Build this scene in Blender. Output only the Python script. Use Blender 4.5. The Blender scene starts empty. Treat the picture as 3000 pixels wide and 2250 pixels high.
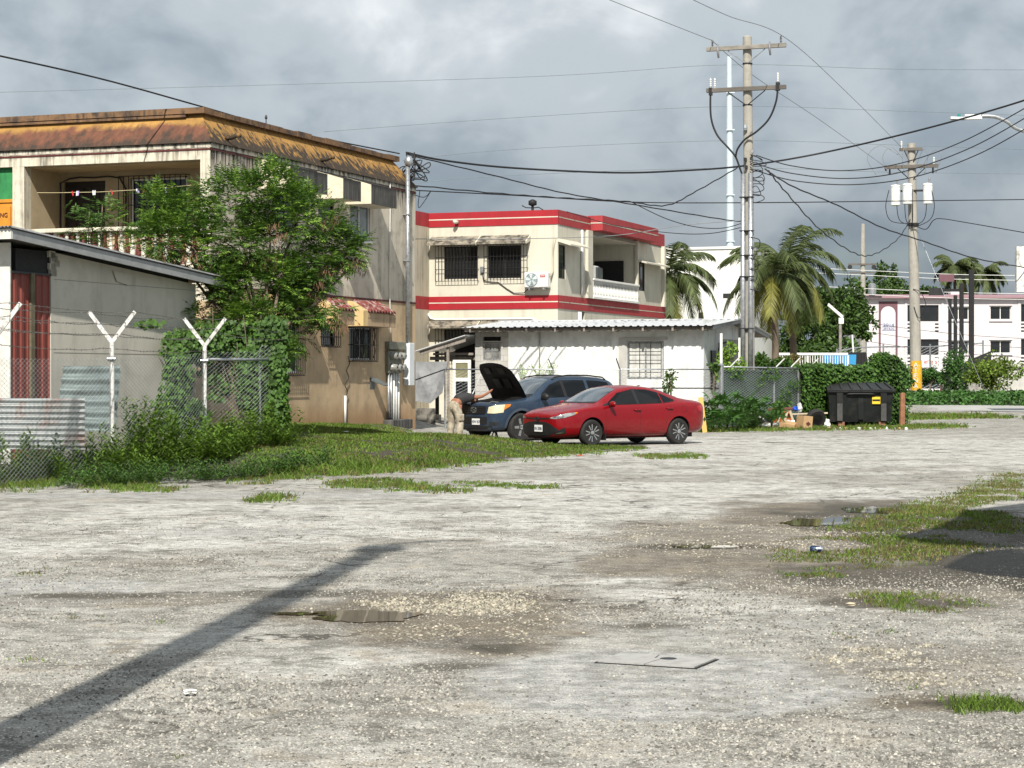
import bpy, bmesh, math, random
from mathutils import Vector, Matrix, noise
from mathutils.bvhtree import BVHTree
R = math.radians
sin, cos, pi = math.sin, math.cos, math.pi
rnd = random.Random(7)
scn = bpy.context.scene
COL = scn.collection

# ------------------------------------------------------------------ camera, world, sun, exposure
F, HY, CH = 5980.0, 1098.0, 1.7          # focal length in photo pixels, horizon row, eye height
cd = bpy.data.cameras.new('camera'); cam = bpy.data.objects.new('camera', cd); COL.objects.link(cam)
cam.location = (0, 0, CH); cam.rotation_euler = (R(90), 0, 0)
cd.sensor_width = 36; cd.lens = 36 * F / 3000; cd.shift_y = (HY - 1125) / 3000
cd.clip_start = .1; cd.clip_end = 6000
scn.camera = cam
SUN_AZ, SUN_EL = R(3.5), R(44)           # travel direction of the light: towards +Y, a little to +X
ldir = Vector((sin(SUN_AZ) * cos(SUN_EL), cos(SUN_AZ) * cos(SUN_EL), -sin(SUN_EL)))
sl = bpy.data.lights.new('sun', 'SUN'); sl.energy = 5.0; sl.angle = R(.55); sl.color = (1, .95, .86)
so = bpy.data.objects.new('sun', sl); COL.objects.link(so); so.location = (0, -20, 40)
so.rotation_euler = ldir.to_track_quat('-Z', 'Y').to_euler()
scn.view_settings.view_transform = 'Standard'; scn.view_settings.look = 'None'
scn.view_settings.exposure = 0.37; scn.view_settings.gamma = 1
scn.render.engine = 'CYCLES'; cy = scn.cycles; cy.max_bounces = 6; cy.diffuse_bounces = 2; cy.glossy_bounces = 3; cy.transmission_bounces = 2; cy.transparent_max_bounces = 4; cy.caustics_reflective = False; cy.caustics_refractive = False
W = bpy.data.worlds.new('World'); scn.world = W; W.use_nodes = True
def world():
    nt = W.node_tree; N = nt.nodes; L = nt.links; N.clear()
    out = N.new('ShaderNodeOutputWorld'); bg = N.new('ShaderNodeBackground'); L.new(bg.outputs[0], out.inputs[0])
    bg.inputs[1].default_value = .1
    sky = N.new('ShaderNodeTexSky'); sky.sky_type = 'NISHITA'; sky.sun_disc = False
    sky.sun_elevation = SUN_EL; sky.sun_rotation = pi + SUN_AZ; sky.air_density = 1; sky.dust_density = 1.5
    tc = N.new('ShaderNodeTexCoord')
    mp = N.new('ShaderNodeMapping'); mp.inputs['Scale'].default_value = (1, 1, 1.55); mp.inputs['Location'].default_value = (8.3, 4.4, .6)
    L.new(tc.outputs['Generated'], mp.inputs[0])
    def noi(sc, det, rough, dist=0):
        n = N.new('ShaderNodeTexNoise'); n.inputs['Scale'].default_value = sc; n.inputs['Detail'].default_value = det
        n.inputs['Roughness'].default_value = rough; n.inputs['Distortion'].default_value = dist
        L.new(mp.outputs[0], n.inputs[0]); return n
    def ramp(src, *st):
        r = N.new('ShaderNodeValToRGB'); e = r.color_ramp.elements
        while len(e) < len(st): e.new(.5)
        for k, (p, c) in zip(e, st): k.position = p; k.color = (*c, 1)
        r.color_ramp.interpolation = 'EASE'; L.new(src, r.inputs[0]); return r
    a = noi(4.6, 5, .5, .25); b = noi(15, 5, .57, .3)
    mx = N.new('ShaderNodeMath'); mx.operation = 'MULTIPLY_ADD'; mx.inputs[1].default_value = .27; L.new(b.outputs[0], mx.inputs[0]); L.new(a.outputs[0], mx.inputs[2])
    cl = ramp(mx.outputs[0], (.38, (1.6, 2.1, 2.6)), (.52, (2.45, 2.95, 3.4)), (.65, (3.9, 4.35, 4.7)), (.80, (6.8, 7.1, 7.3)))
    cv = ramp(a.outputs[0], (.26, (.3,) * 3), (.40, (1, 1, 1)))
    m = N.new('ShaderNodeMix'); m.data_type = 'RGBA'; L.new(cv.outputs[0], m.inputs[0]); L.new(sky.outputs[0], m.inputs[6]); L.new(cl.outputs[0], m.inputs[7])
    sx = N.new('ShaderNodeSeparateXYZ'); L.new(tc.outputs['Generated'], sx.inputs[0])
    hz = N.new('ShaderNodeMapRange'); hz.interpolation_type = 'SMOOTHSTEP'; L.new(sx.outputs[2], hz.inputs[0])   # darker cloud base low in the sky, all the way round
    for i, q in enumerate((0, .15, .66, 1.08)): hz.inputs[i + 1].default_value = q
    mm = N.new('ShaderNodeMix'); mm.data_type = 'RGBA'; mm.blend_type = 'MULTIPLY'; mm.inputs[0].default_value = 1; L.new(m.outputs[2], mm.inputs[6]); L.new(hz.outputs[0], mm.inputs[7])
    L.new(mm.outputs[2], bg.inputs[0])
world()

# ------------------------------------------------------------------ helpers
def at(px, py, D):                        # photo pixel + distance -> a point in the place
    return Vector(((px - 1500) / F * D, D, CH - (py - HY) / F * D))
def gnd(px, py, h=0):
    D = (CH - h) * F / (py - HY); return Vector(((px - 1500) / F * D, D, h))
def lerp(a, b, t): return a + (b - a) * t
def sst(a, b, x):
    t = min(1, max(0, (x - a) / (b - a))); return t * t * (3 - 2 * t)
def tag(o, label=None, cat=None, group=None, kind=None):
    if label: o['label'] = label
    if cat: o['category'] = cat
    if group: o['group'] = group
    if kind: o['kind'] = kind
    return o
def thing(name, label, cat, loc=(0, 0, 0), rz=0, group=None):
    o = bpy.data.objects.new(name, None); COL.objects.link(o); o.empty_display_size = .2
    o.location = loc; o.rotation_euler = (0, 0, rz); return tag(o, label, cat, group)
def copy_tree(o, parent=None):
    c = o.copy(); COL.objects.link(c); c.parent = parent
    for ch in o.children: copy_tree(ch, c)
    return c
def mesh_obj(name, me, mat=None, parent=None, loc=None, rot=None):
    o = bpy.data.objects.new(name, me); COL.objects.link(o)
    if mat and not me.materials: me.materials.append(mat)
    o.parent = parent
    if loc: o.location = loc
    if rot: o.rotation_euler = rot
    return o

class MB:
    def __init__(s): s.v = []; s.f = []; s.m = []; s.k = 0; s.M = None
    def _a(s, vs, fs):
        b = len(s.v)
        if s.M is not None: vs = [s.M @ Vector(p) for p in vs]
        s.v.extend([tuple(p) for p in vs]); s.f.extend([tuple(i + b for i in f) for f in fs]); s.m.extend([s.k] * len(fs)); return s
    def box(s, x0, x1, y0, y1, z0, z1, bev=0):
        if bev:
            return s.bbox(x0, x1, y0, y1, z0, z1, bev)
        return s._a([(x0, y0, z0), (x1, y0, z0), (x1, y1, z0), (x0, y1, z0), (x0, y0, z1), (x1, y0, z1), (x1, y1, z1), (x0, y1, z1)],
                    [(0, 3, 2, 1), (4, 5, 6, 7), (0, 1, 5, 4), (1, 2, 6, 5), (2, 3, 7, 6), (3, 0, 4, 7)])
    def bbox(s, x0, x1, y0, y1, z0, z1, b):
        X = sorted((x0, x1)); Y = sorted((y0, y1)); Zz = sorted((z0, z1)); vs = []; idx = {}
        for i in (0, 1):
            for j in (0, 1):
                for k in (0, 1):
                    c = (X[i], Y[j], Zz[k]); d = (b if i == 0 else -b, b if j == 0 else -b, b if k == 0 else -b)
                    for ax in range(3):
                        idx[(i, j, k, ax)] = len(vs); vs.append(tuple(c[a] if a == ax else c[a] + d[a] for a in range(3)))
        fs = []
        for ax in range(3):
            o = [a for a in range(3) if a != ax]
            for t in (0, 1):
                q = []
                for (p, r) in ((0, 0), (1, 0), (1, 1), (0, 1)):
                    k = [0, 0, 0]; k[ax] = t; k[o[0]] = p; k[o[1]] = r; q.append(idx[(*k, ax)])
                fs.append(tuple(q))
        for ax in range(3):
            o = [a for a in range(3) if a != ax]
            for p in (0, 1):
                for r in (0, 1):
                    k0 = [0, 0, 0]; k1 = [0, 0, 0]; k0[o[0]] = k1[o[0]] = p; k0[o[1]] = k1[o[1]] = r; k1[ax] = 1
                    fs.append((idx[(*k0, o[0])], idx[(*k1, o[0])], idx[(*k1, o[1])], idx[(*k0, o[1])]))
        for i in (0, 1):
            for j in (0, 1):
                for k in (0, 1): fs.append(tuple(idx[(i, j, k, a)] for a in range(3)))
        return s._a(vs, fs)
    def poly(s, pts): return s._a(pts, [tuple(range(len(pts)))])
    def prism(s, pts, d):                 # pts: 3D ring, extruded by vector d
        n = len(pts); d = Vector(d); b = [Vector(p) for p in pts]; t = [p + d for p in b]
        return s._a(b + t, [tuple(range(n - 1, -1, -1)), tuple(range(n, 2 * n))] + [(i, (i + 1) % n, n + (i + 1) % n, n + i) for i in range(n)])
    def tube(s, path, r, n=6, cap=True):
        P = [Vector(p) for p in path]; rs = r if isinstance(r, (list, tuple)) else [r] * len(P)
        vs = []; up = None
        for i, p in enumerate(P):
            t = (P[min(i + 1, len(P) - 1)] - P[max(i - 1, 0)])
            t = t.normalized() if t.length > 1e-9 else Vector((0, 0, 1))
            if up is None:
                up = Vector((0, 0, 1)) if abs(t.z) < .9 else Vector((1, 0, 0))
            u = up - t * up.dot(t)
            if u.length < 1e-6: u = t.orthogonal()
            u.normalize(); w = t.cross(u); up = u
            vs += [p + (u * cos(2 * pi * k / n) + w * sin(2 * pi * k / n)) * rs[i] for k in range(n)]
        fs = [(i * n + k, i * n + (k + 1) % n, (i + 1) * n + (k + 1) % n, (i + 1) * n + k) for i in range(len(P) - 1) for k in range(n)]
        if cap: fs += [tuple(range(n - 1, -1, -1)), tuple((len(P) - 1) * n + k for k in range(n))]
        return s._a(vs, fs)
    def lathe(s, prof, n=16, c=(0, 0, 0), axis='z'):
        c = Vector(c); vs = []
        for r, h in prof:
            for k in range(n):
                a = 2 * pi * k / n; q = (r * cos(a), r * sin(a), h)
                if axis == 'x': q = (q[2], q[0], q[1])
                if axis == 'y': q = (q[1], q[2], q[0])
                vs.append(c + Vector(q))
        fs = [(i * n + k, i * n + (k + 1) % n, (i + 1) * n + (k + 1) % n, (i + 1) * n + k) for i in range(len(prof) - 1) for k in range(n)]
        fs += [tuple(range(n - 1, -1, -1)), tuple((len(prof) - 1) * n + k for k in range(n))]
        return s._a(vs, fs)
    def build(s, name, mat, parent=None, smooth=False, loc=None, rot=None, sharp=None):
        me = bpy.data.meshes.new(name); me.from_pydata(s.v, [], s.f)
        for q in (mat if isinstance(mat, (list, tuple)) else [mat]): me.materials.append(q)
        if any(s.m): me.polygons.foreach_set('material_index', s.m)
        if smooth or sharp:
            me.polygons.foreach_set('use_smooth', [True] * len(me.polygons))
            if sharp: me.set_sharp_from_angle(angle=R(sharp))
        me.update(); return mesh_obj(name, me, None, parent, loc, rot)
def fixn(o):                               # consistent outward normals
    bm = bmesh.new(); bm.from_mesh(o.data); bmesh.ops.recalc_face_normals(bm, faces=bm.faces); bm.to_mesh(o.data); bm.free(); return o

# ------------------------------------------------------------------ materials
MATS = {}
def mat(name, base, rough=.75, var=.12, vs=2.5, spots=None, streak=None, bump=0, bs=60, metal=0, spec=.4, coat=0, island=0, trans=0, fine=0, emit=None, zst=None, geo=False):
    """base colour + large variation; spots=(colour, amount, scale); streak=(colour, amount, xy-scale, z-scale)"""
    m = bpy.data.materials.new(name); m.use_nodes = True; nt = m.node_tree; N = nt.nodes; L = nt.links
    bs_ = N['Principled BSDF']; out = N['Material Output']
    bs_.inputs['Roughness'].default_value = rough; bs_.inputs['Metallic'].default_value = metal; bs_.inputs['Specular IOR Level'].default_value = spec
    if coat: bs_.inputs['Coat Weight'].default_value = coat; bs_.inputs['Coat Roughness'].default_value = .04
    tc = N.new('ShaderNodeTexCoord')
    def noi(sc, det=4, ro=.55, scale=None):
        n = N.new('ShaderNodeTexNoise'); n.inputs['Scale'].default_value = sc; n.inputs['Detail'].default_value = det; n.inputs['Roughness'].default_value = ro
        if scale:
            mp = N.new('ShaderNodeMapping'); mp.inputs['Scale'].default_value = scale; L.new(tc.outputs['Object'], mp.inputs[0]); L.new(mp.outputs[0], n.inputs[0])
        else: L.new(tc.outputs['Object'], n.inputs[0])
        return n.outputs[0]
    def mr(src, a, b, c=0, d=1):
        r = N.new('ShaderNodeMapRange'); L.new(src, r.inputs[0])
        for i, q in enumerate((a, b, c, d)): r.inputs[i + 1].default_value = q
        return r.outputs[0]
    def mul(a, b):
        q = N.new('ShaderNodeMath'); q.operation = 'MULTIPLY'
        for i, t in enumerate((a, b)):
            if isinstance(t, (int, float)): q.inputs[i].default_value = t
            else: L.new(t, q.inputs[i])
        return q.outputs[0]
    def mix(f, a, b, typ='MIX'):
        q = N.new('ShaderNodeMix'); q.data_type = 'RGBA'; q.blend_type = typ
        for i, t in ((0, f), (6, a), (7, b)):
            if isinstance(t, (int, float)): q.inputs[i].default_value = t
            elif isinstance(t, (tuple, list)): q.inputs[i].default_value = (*t, 1)
            else: L.new(t, q.inputs[i])
        return q.outputs[2]
    col = base
    if var:
        col = mix(mr(noi(vs), .3, .7), tuple(c * (1 - var) for c in base), tuple(min(1, c * (1 + var)) for c in base))
    if island:
        g = N.new('ShaderNodeNewGeometry'); col = mix(1.0, col, mr(g.outputs['Random Per Island'], 0, 1, 1 - island, 1 + island), 'MULTIPLY')
    if fine: col = mix(1.0, col, mr(noi(bs * 1.3, 3), .25, .75, 1 - fine, 1 + fine), 'MULTIPLY')
    if spots:
        for (c, a, sc) in (spots if isinstance(spots[0], (tuple, list)) and isinstance(spots[0][0], (tuple, list)) else [spots]):
            col = mix(mul(mr(noi(sc, 5, .62), .5, .64), a), col, c)
    if streak:
        for (c, a, sx, sz) in (streak if isinstance(streak[0][0], (tuple, list)) else [streak]):
            f = mul(mr(noi(1, 4, .6, (sx, sx, sz)), .46, .66), mr(noi(1.1, 3), .35, .6))
            col = mix(mul(f, a), col, c)
    if zst:
        sx_ = N.new('ShaderNodeSeparateXYZ'); L.new(tc.outputs['Object'], sx_.inputs[0])
        for (c, a, zf, zn, jit, sx, sz) in zst:
            q = N.new('ShaderNodeMath'); q.operation = 'MULTIPLY_ADD'; q.inputs[1].default_value = jit * 2
            L.new(noi(1, 5, .62, (sx, sx, sz)), q.inputs[0]); L.new(sx_.outputs[2], q.inputs[2])
            col = mix(mul(mr(q.outputs[0], zf + jit, zn + jit, 1, 0), a), col, c)
    if isinstance(col, tuple): bs_.inputs['Base Color'].default_value = (*col, 1)
    else: L.new(col, bs_.inputs['Base Color'])
    if rough > .25: L.new(mr(noi(vs * 3), .2, .8, max(0, rough - .1), min(1, rough + .1)), bs_.inputs['Roughness'])
    if bump:
        bp = N.new('ShaderNodeBump'); bp.inputs['Strength'].default_value = bump; bp.inputs['Distance'].default_value = .02
        L.new(noi(bs, 4, .6), bp.inputs['Height']); L.new(bp.outputs[0], bs_.inputs['Normal'])
    if emit: bs_.inputs['Emission Color'].default_value = (*emit, 1); bs_.inputs['Emission Strength'].default_value = 1
    if trans:
        tr = N.new('ShaderNodeBsdfTranslucent'); ms = N.new('ShaderNodeMixShader'); ms.inputs[0].default_value = trans
        tcol = mix(1.0, col, (1.25, 1.35, .5), 'MULTIPLY')
        L.new(tcol, tr.inputs[0]); L.new(bs_.outputs[0], ms.inputs[1]); L.new(tr.outputs[0], ms.inputs[2]); L.new(ms.outputs[0], out.inputs[0])
    MATS[name] = m; return m
BLK = (.012, .011, .01)
m_metal = mat('galvanised steel', (.42, .44, .46), .42, .2, 9, spots=((.2, .19, .17), .5, 14), metal=.75)
m_dark = mat('dark metal', (.02, .02, .022), .5, .3)
m_black = mat('black rubber', (.012, .012, .013), .7, .3, 8)
m_wire = mat('black cable sheath', (.012, .012, .014), .6, .2)
m_alu = mat('weathered aluminium cable', (.2, .21, .22), .5, .2)
m_white = mat('white paint', (.74, .74, .71), .6, .08, 3, spots=((.4, .38, .34), .35, 6))
m_glass = mat('dark window glass', (.012, .014, .016), .06, .3, 1, spec=.6)
m_iron = mat('black iron', (.014, .013, .013), .55, .2)
m_wood = mat('grey weathered wood', (.26, .23, .2), .85, .25, 4, streak=((.08, .07, .06), .6, 18, 1.2))
m_conc = mat('grey concrete', (.36, .35, .32), .9, .18, 1.5, spots=((.12, .115, .1), .6, 5), bump=.25, bs=40)
m_stain = (.05, .045, .04)
# ------------------------------------------------------------------ ground
EDGE = [(-30, 31.5), (-9, 31.5), (-3.66, 32.6), (-1.7, 36.5), (.41, 41.6), (3.16, 47.0), (3.6, 60)]
def yedge(x):
    for (a, b), (c, d) in zip(EDGE, EDGE[1:]):
        if x <= c: return b + (d - b) * (x - a) / (c - a)
    return 99
def hgt(x, y):
    ye = yedge(x)
    if x > 3.4: h = 0
    else:
        r = .32 * sst(3.1, -2.2, x) + .16 * sst(-3, -6, x)
        h = r * sst(0, 9.5 if x > -5 else 14, y - ye)
        if x > -6: h *= 1 - sst(47.6, 51.5, y) * sst(-3.6, -2.0, x + max(0, (y - 55)) * .0)
    h += .3 * sst(80, 100, y) * sst(5, 14, x) if x > 0 else 0
    return h + .012 * noise.noise((x * .35, y * .35, 0)) * sst(4, 12, y)
def inside(p, poly):
    c = False; j = len(poly) - 1; x, y = p
    for i in range(len(poly)):
        xi, yi = poly[i]; xj, yj = poly[j]
        if (yi > y) != (yj > y) and x < (xj - xi) * (y - yi) / (yj - yi) + xi: c = not c
        j = i
    return c
def ell(x, y, cx, cy, rx, ry, seed=0, rough=.35):
    d = math.hypot((x - cx) / rx, (y - cy) / ry)
    return 1 - d + rough * noise.fractal((x * 1.1 + seed, y * .8, seed * 3.1), 1, 2, 4)
def gell(px, py, rx, ry, **k):            # ellipse on the ground given by photo pixels
    a = gnd(px, py); b = gnd(px + rx, py); t = gnd(px, py - ry); u = gnd(px, py + ry)
    return dict(cx=a.x, cy=(t.y + u.y) / 2, rx=abs(b.x - a.x), ry=(t.y - u.y) / 2, **k)
DAMP = [(gell(1330, 1800, 480, 80, seed=1), 1), (gell(1950, 1650, 300, 60, seed=2), .8), (gell(2250, 1580, 500, 60, seed=3), .7),
        (gell(2480, 1520, 420, 60, seed=4), 1), (gell(2650, 1720, 520, 60, seed=5), .75), (gell(2700, 1960, 360, 70, seed=6), .45),
        (gell(2450, 1660, 420, 60, seed=11), .8), (gell(2850, 1620, 300, 90, seed=12), 1.0),
        (gell(2780, 2060, 220, 26, seed=7), .9), (gell(1250, 1590, 260, 12, seed=8), .5), (gell(350, 1760, 500, 24, seed=9), .5), (gell(1400, 1890, 250, 40, seed=10), .8),
        (gell(900, 1800, 160, 30, seed=13), .7), (gell(420, 1650, 240, 12, seed=14), .4), (gell(1200, 2090, 240, 12, seed=15), .4)]
CONC = [(gell(1950, 2010, 620, 110, seed=21, rough=.15), 1), (gell(120, 1735, 330, 50, seed=22, rough=.25), 1), (gell(2350, 1870, 500, 80, seed=24, rough=.3), .6),
        (gell(620, 1450, 700, 12, seed=23), .7), (gell(700, 1560, 300, 14, seed=25), .7)]
SOIL = [(gell(2750, 1550, 420, 90, seed=31), .9), (gell(2880, 1640, 330, 120, seed=32), 1), (gell(2600, 1690, 420, 40, seed=33), .8),
        (gell(1450, 1900, 130, 22, seed=34), .9), (gell(2850, 2062, 200, 14, seed=35), 1), (gell(2600, 1765, 260, 24, seed=36), .8), (gell(300, 1745, 380, 12, seed=37), .8), (gell(850, 1738, 220, 14, seed=38), .7),
        (gell(1900, 1835, 140, 10, seed=39), .7), (gell(2100, 1602, 260, 10, seed=40), .9), (gell(1330, 1950, 160, 12, seed=41), .6)]
WHITE = [(gell(1000, 1540, 1300, 80, seed=51), .9), (gell(2000, 1470, 900, 70, seed=52), .9), (gell(1900, 1720, 260, 40, seed=53), .8), (gell(2450, 1330, 1500, 60, seed=54), 1), (gell(250, 1590, 600, 60, seed=55), .8), (gell(900, 1960, 500, 40, seed=56), .5), (gell(2250, 1790, 330, 24, seed=57), .8)]
def make_ground():
    xs = [-900, -400, -200, -100, -60, -40, -30, -24, -19, -15, -12]; x = -10
    while x < 12: xs.append(x); x += .13 if -7.5 < x < 8 else .3
    xs += [12, 13, 14, 15, 16.5, 18, 20, 23, 27, 33, 45, 70, 120, 250, 500, 900]
    ys = [-60, -20, -5, 0, 4]; y = 7
    while y < 85: ys.append(y); y += max(.06, y * .0075)
    ys += [85, 88, 92, 96, 100, 106, 115, 130, 150, 190, 250, 400, 800, 1800, 4000]
    nx, ny = len(xs), len(ys); vs = [(x, y, hgt(x, y) if -40 < x < 60 and y > 20 else 0) for y in ys for x in xs]
    fs = [(j * nx + i, j * nx + i + 1, (j + 1) * nx + i + 1, (j + 1) * nx + i) for j in range(ny - 1) for i in range(nx - 1)]
    me = bpy.data.meshes.new('ground'); me.from_pydata(vs, [], fs)
    ca = me.color_attributes.new('mask', 'FLOAT_COLOR', 'POINT'); buf = []
    for (x, y, z) in vs:
        d = c = s = 0
        if 6 < y < 45 and abs(x) < 12:
            for e, a in DAMP: d = max(d, a * sst(-.15, .25, ell(x, y, **e)))
            for e, a in CONC: c = max(c, a * sst(0, .12, ell(x, y, **e)))
            for e, a in SOIL: s = max(s, a * sst(0, .35, ell(x, y, **e)))
        ye = yedge(x)
        if 20 < y < 80 and x < 3.4: s = max(s, sst(-.1, 1.2, y - ye + .8 * noise.noise((x, y, 3))) * (1 - sst(48.5, 50.5, y) * sst(-4, -2.6, x)))
        w = 0
        if 6 < y < 75 and abs(x) < 20:
            for e, a in WHITE: w = max(w, a * sst(-.1, .5, ell(x, y, **e)))
        buf += [d, c, s, w]
    ca.data.foreach_set('color', buf)
    me.polygons.foreach_set('use_smooth', [True] * len(me.polygons))
    m = bpy.data.materials.new('crushed coral paving'); m.use_nodes = True; nt = m.node_tree; N = nt.nodes; L = nt.links; P = N['Principled BSDF']
    tc = N.new('ShaderNodeTexCoord'); at_ = N.new('ShaderNodeAttribute'); at_.attribute_name = 'mask'; sp = N.new('ShaderNodeSeparateColor'); L.new(at_.outputs['Color'], sp.inputs[0])
    def noi(sc, det=5, ro=.6, scale=None):
        n = N.new('ShaderNodeTexNoise'); n.inputs['Scale'].default_value = sc; n.inputs['Detail'].default_value = det; n.inputs['Roughness'].default_value = ro
        if scale:
            mp = N.new('ShaderNodeMapping'); mp.inputs['Scale'].default_value = scale; L.new(tc.outputs['Object'], mp.inputs[0]); L.new(mp.outputs[0], n.inputs[0])
        else: L.new(tc.outputs['Object'], n.inputs[0])
        return n.outputs[0]
    def mr(s, a, b, c=0, d=1):
        r = N.new('ShaderNodeMapRange'); L.new(s, r.inputs[0])
        for i, q in enumerate((a, b, c, d)): r.inputs[i + 1].default_value = q
        return r.outputs[0]
    def mth(op, a, b):
        q = N.new('ShaderNodeMath'); q.operation = op
        for i, t in enumerate((a, b)):
            if isinstance(t, (int, float)): q.inputs[i].default_value = t
            else: L.new(t, q.inputs[i])
        return q.outputs[0]
    def mix(f, a, b, typ='MIX'):
        q = N.new('ShaderNodeMix'); q.data_type = 'RGBA'; q.blend_type = typ
        for i, t in ((0, f), (6, a), (7, b)):
            if isinstance(t, (int, float)): q.inputs[i].default_value = t
            elif isinstance(t, tuple): q.inputs[i].default_value = (*t, 1)
            else: L.new(t, q.inputs[i])
        return q.outputs[2]
    vo = N.new('ShaderNodeTexVoronoi'); vo.inputs['Scale'].default_value = 40; L.new(tc.outputs['Object'], vo.inputs[0])
    vo2 = N.new('ShaderNodeTexVoronoi'); vo2.inputs['Scale'].default_value = 95; L.new(tc.outputs['Object'], vo2.inputs[0])
    sc1 = N.new('ShaderNodeSeparateColor'); L.new(vo.outputs['Color'], sc1.inputs[0]); sc2 = N.new('ShaderNodeSeparateColor'); L.new(vo2.outputs['Color'], sc2.inputs[0])
    big = noi(.3, 3, .6); mid = noi(1.5, 5, .68); worn = noi(.75, 7, .7); fine = noi(22, 3, .75); mf = noi(5.5, 4, .72)
    matrix = mix(mr(mid, .36, .64), (.17, .162, .145), (.29, .28, .255))
    stone = mix(sc1.outputs[0], (.30, .275, .23), (.68, .65, .57))
    stones = mth('MULTIPLY', mr(vo.outputs['Distance'], .46, .30), mr(sc1.outputs[1], .32, .42))
    grit = mth('MULTIPLY', mr(vo2.outputs['Distance'], .5, .3), mr(sc2.outputs[1], .35, .45))
    col = mix(grit, matrix, mix(sc2.outputs[0], (.24, .22, .185), (.58, .555, .49))); col = mix(stones, col, stone)
    wht = mth('ADD', mth('MULTIPLY', mth('MULTIPLY', mr(worn, .45, .6), mr(big, .3, .5, .3, 1)), .62), mth('MULTIPLY', at_.outputs['Alpha'], mr(worn, .36, .52)))
    dust = mth('MINIMUM', wht, 1.0)
    col = mix(mth('MULTIPLY', dust, mr(mf, .34, .52, .35, .85)), col, mix(mr(fine, .3, .7), (.39, .382, .355), (.62, .61, .575)))
    dk = mth('MULTIPLY', mr(noi(1.9, 7, .76), .54, .575), mr(fine, .35, .5))
    col = mix(mth('MULTIPLY', dk, .6), col, (.07, .063, .052))
    col = mix(mth('MULTIPLY', mr(mid, .55, .68), .5), col, (.27, .215, .145))
    # cracks: distorted cell edges, present only in places
    wob = N.new('ShaderNodeTexNoise'); wob.inputs['Scale'].default_value = 1.6; wob.inputs['Detail'].default_value = 6; L.new(tc.outputs['Object'], wob.inputs[0])
    wv = N.new('ShaderNodeVectorMath'); wv.operation = 'MULTIPLY_ADD'; wv.inputs[1].default_value = (1.3, 1.3, 0); L.new(wob.outputs['Color'], wv.inputs[0]); L.new(tc.outputs['Object'], wv.inputs[2])
    ce_ = N.new('ShaderNodeTexVoronoi'); ce_.feature = 'DISTANCE_TO_EDGE'; ce_.inputs['Scale'].default_value = .42; L.new(wv.outputs[0], ce_.inputs[0])
    crack = mth('MULTIPLY', mr(ce_.outputs['Distance'], .012, .003), mr(noi(.5, 4), .46, .56)); col = mix(mth('MULTIPLY', crack, .85), col, (.045, .04, .032))
    # grey patched concrete
    cc = mix(mr(mf, .3, .7), (.25, .247, .235), (.39, .385, .365)); cc = mix(mr(noi(70, 3), .5, .75), cc, (.48, .475, .45))
    col = mix(mth('MULTIPLY', sp.outputs[1], mr(mid, .3, .48)), col, cc)
    # damp brown grit and soil
    dmp = mth('MULTIPLY', sp.outputs[0], mr(mid, .18, .44))
    col = mix(mth('MULTIPLY', dmp, mr(mth('MAXIMUM', stones, grit), 0, 1, .97, .5)), col, mix(mr(mid, .3, .7), (.075, .058, .038), (.18, .142, .095)))
    soil = mth('MULTIPLY', sp.outputs[2], mr(mf, .2, .42))
    col = mix(mth('MULTIPLY', soil, mr(vo2.outputs['Distance'], .1, .3, .5, 1)), col, mix(mr(fine, .3, .7), (.028, .024, .017), (.09, .075, .052)))
    grain = mix(1.0, col, mr(noi(75, 2, .8), .25, .75, .45, 1.5), 'MULTIPLY'); grain = mix(1.0, grain, mr(mf, .4, .6, .82, 1.14), 'MULTIPLY')
    L.new(grain, P.inputs['Base Color']); L.new(mr(sp.outputs[0], 0, 1, .92, .62), P.inputs['Roughness']); P.inputs['Specular IOR Level'].default_value = .25
    bp = N.new('ShaderNodeBump'); bp.inputs['Strength'].default_value = .75; bp.inputs['Distance'].default_value = .022
    hh = mth('ADD', mth('MULTIPLY', stones, .55), mth('ADD', mth('MULTIPLY', mid, 1.4), mth('MULTIPLY', mf, .9)))
    L.new(hh, bp.inputs['Height']); L.new(bp.outputs[0], P.inputs['Normal'])
    me.materials.append(m)
    tag(mesh_obj('ground', me), kind='structure')
make_ground()

# pole, and roof shapes added as shade casters, that stand outside the picture and throw the two shadows seen in it
t = thing('street_lamp', 'tall concrete lamp pole whose shadow lies across the gravel lot', 'street lamp', (-2.72, 6.0, 0))
MB().tube([(0, 0, 0), (.3, 0, 7), (.58, 0, 13.6)], [.215, .18, .135], 14).build('pole', m_conc, t, sharp=40)
MB().tube([(.55, 0, 13.4), (.65, .1, 13.9), (1.0, .15, 14.2), (1.5, .2, 14.25)], .06, 8).build('arm', m_metal, t, True)
MB().box(.34, .82, -.2, .2, 13.3, 13.75, .05).build('junction_box', m_metal, t)
t = thing('verge_shade_caster', 'unseen roof shapes added as a shelter beside the lot that shades the grass', 'shade caster', (0, 0, 0))
m_caster = mat('shade caster sheet', (.4, .4, .38), .6)
sh = lambda pts: [tuple(gnd(px, py) + Vector((-.38, -6.2, 6))) for px, py in pts]   # roof shape traced back from the shade on the verge
MB().prism(sh([(2619, 1580), (2765, 1545), (2840, 1497), (3000, 1478), (3500, 1470), (3500, 1600), (2880, 1606), (2740, 1600)]), (0, 0, .15)).build('roof', m_caster, t)
MB().prism(sh([(2771, 1665), (2850, 1625), (2960, 1612), (3500, 1606), (3500, 1740), (3000, 1694), (2890, 1684)]), (0, 0, .15)).build('roof', m_caster, t)
MB().box(6.6, 12, 10.5, 17.4, 5.7, 6.0).build('caster_frame', m_metal, t)
for (x, y) in ((7.6, 10.8), (11.6, 10.8), (7.6, 17.0), (11.6, 17.0)): MB().tube([(x, y, 0), (x, y, 6)], .09, 8).build('post', m_metal, t, sharp=40)

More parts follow.
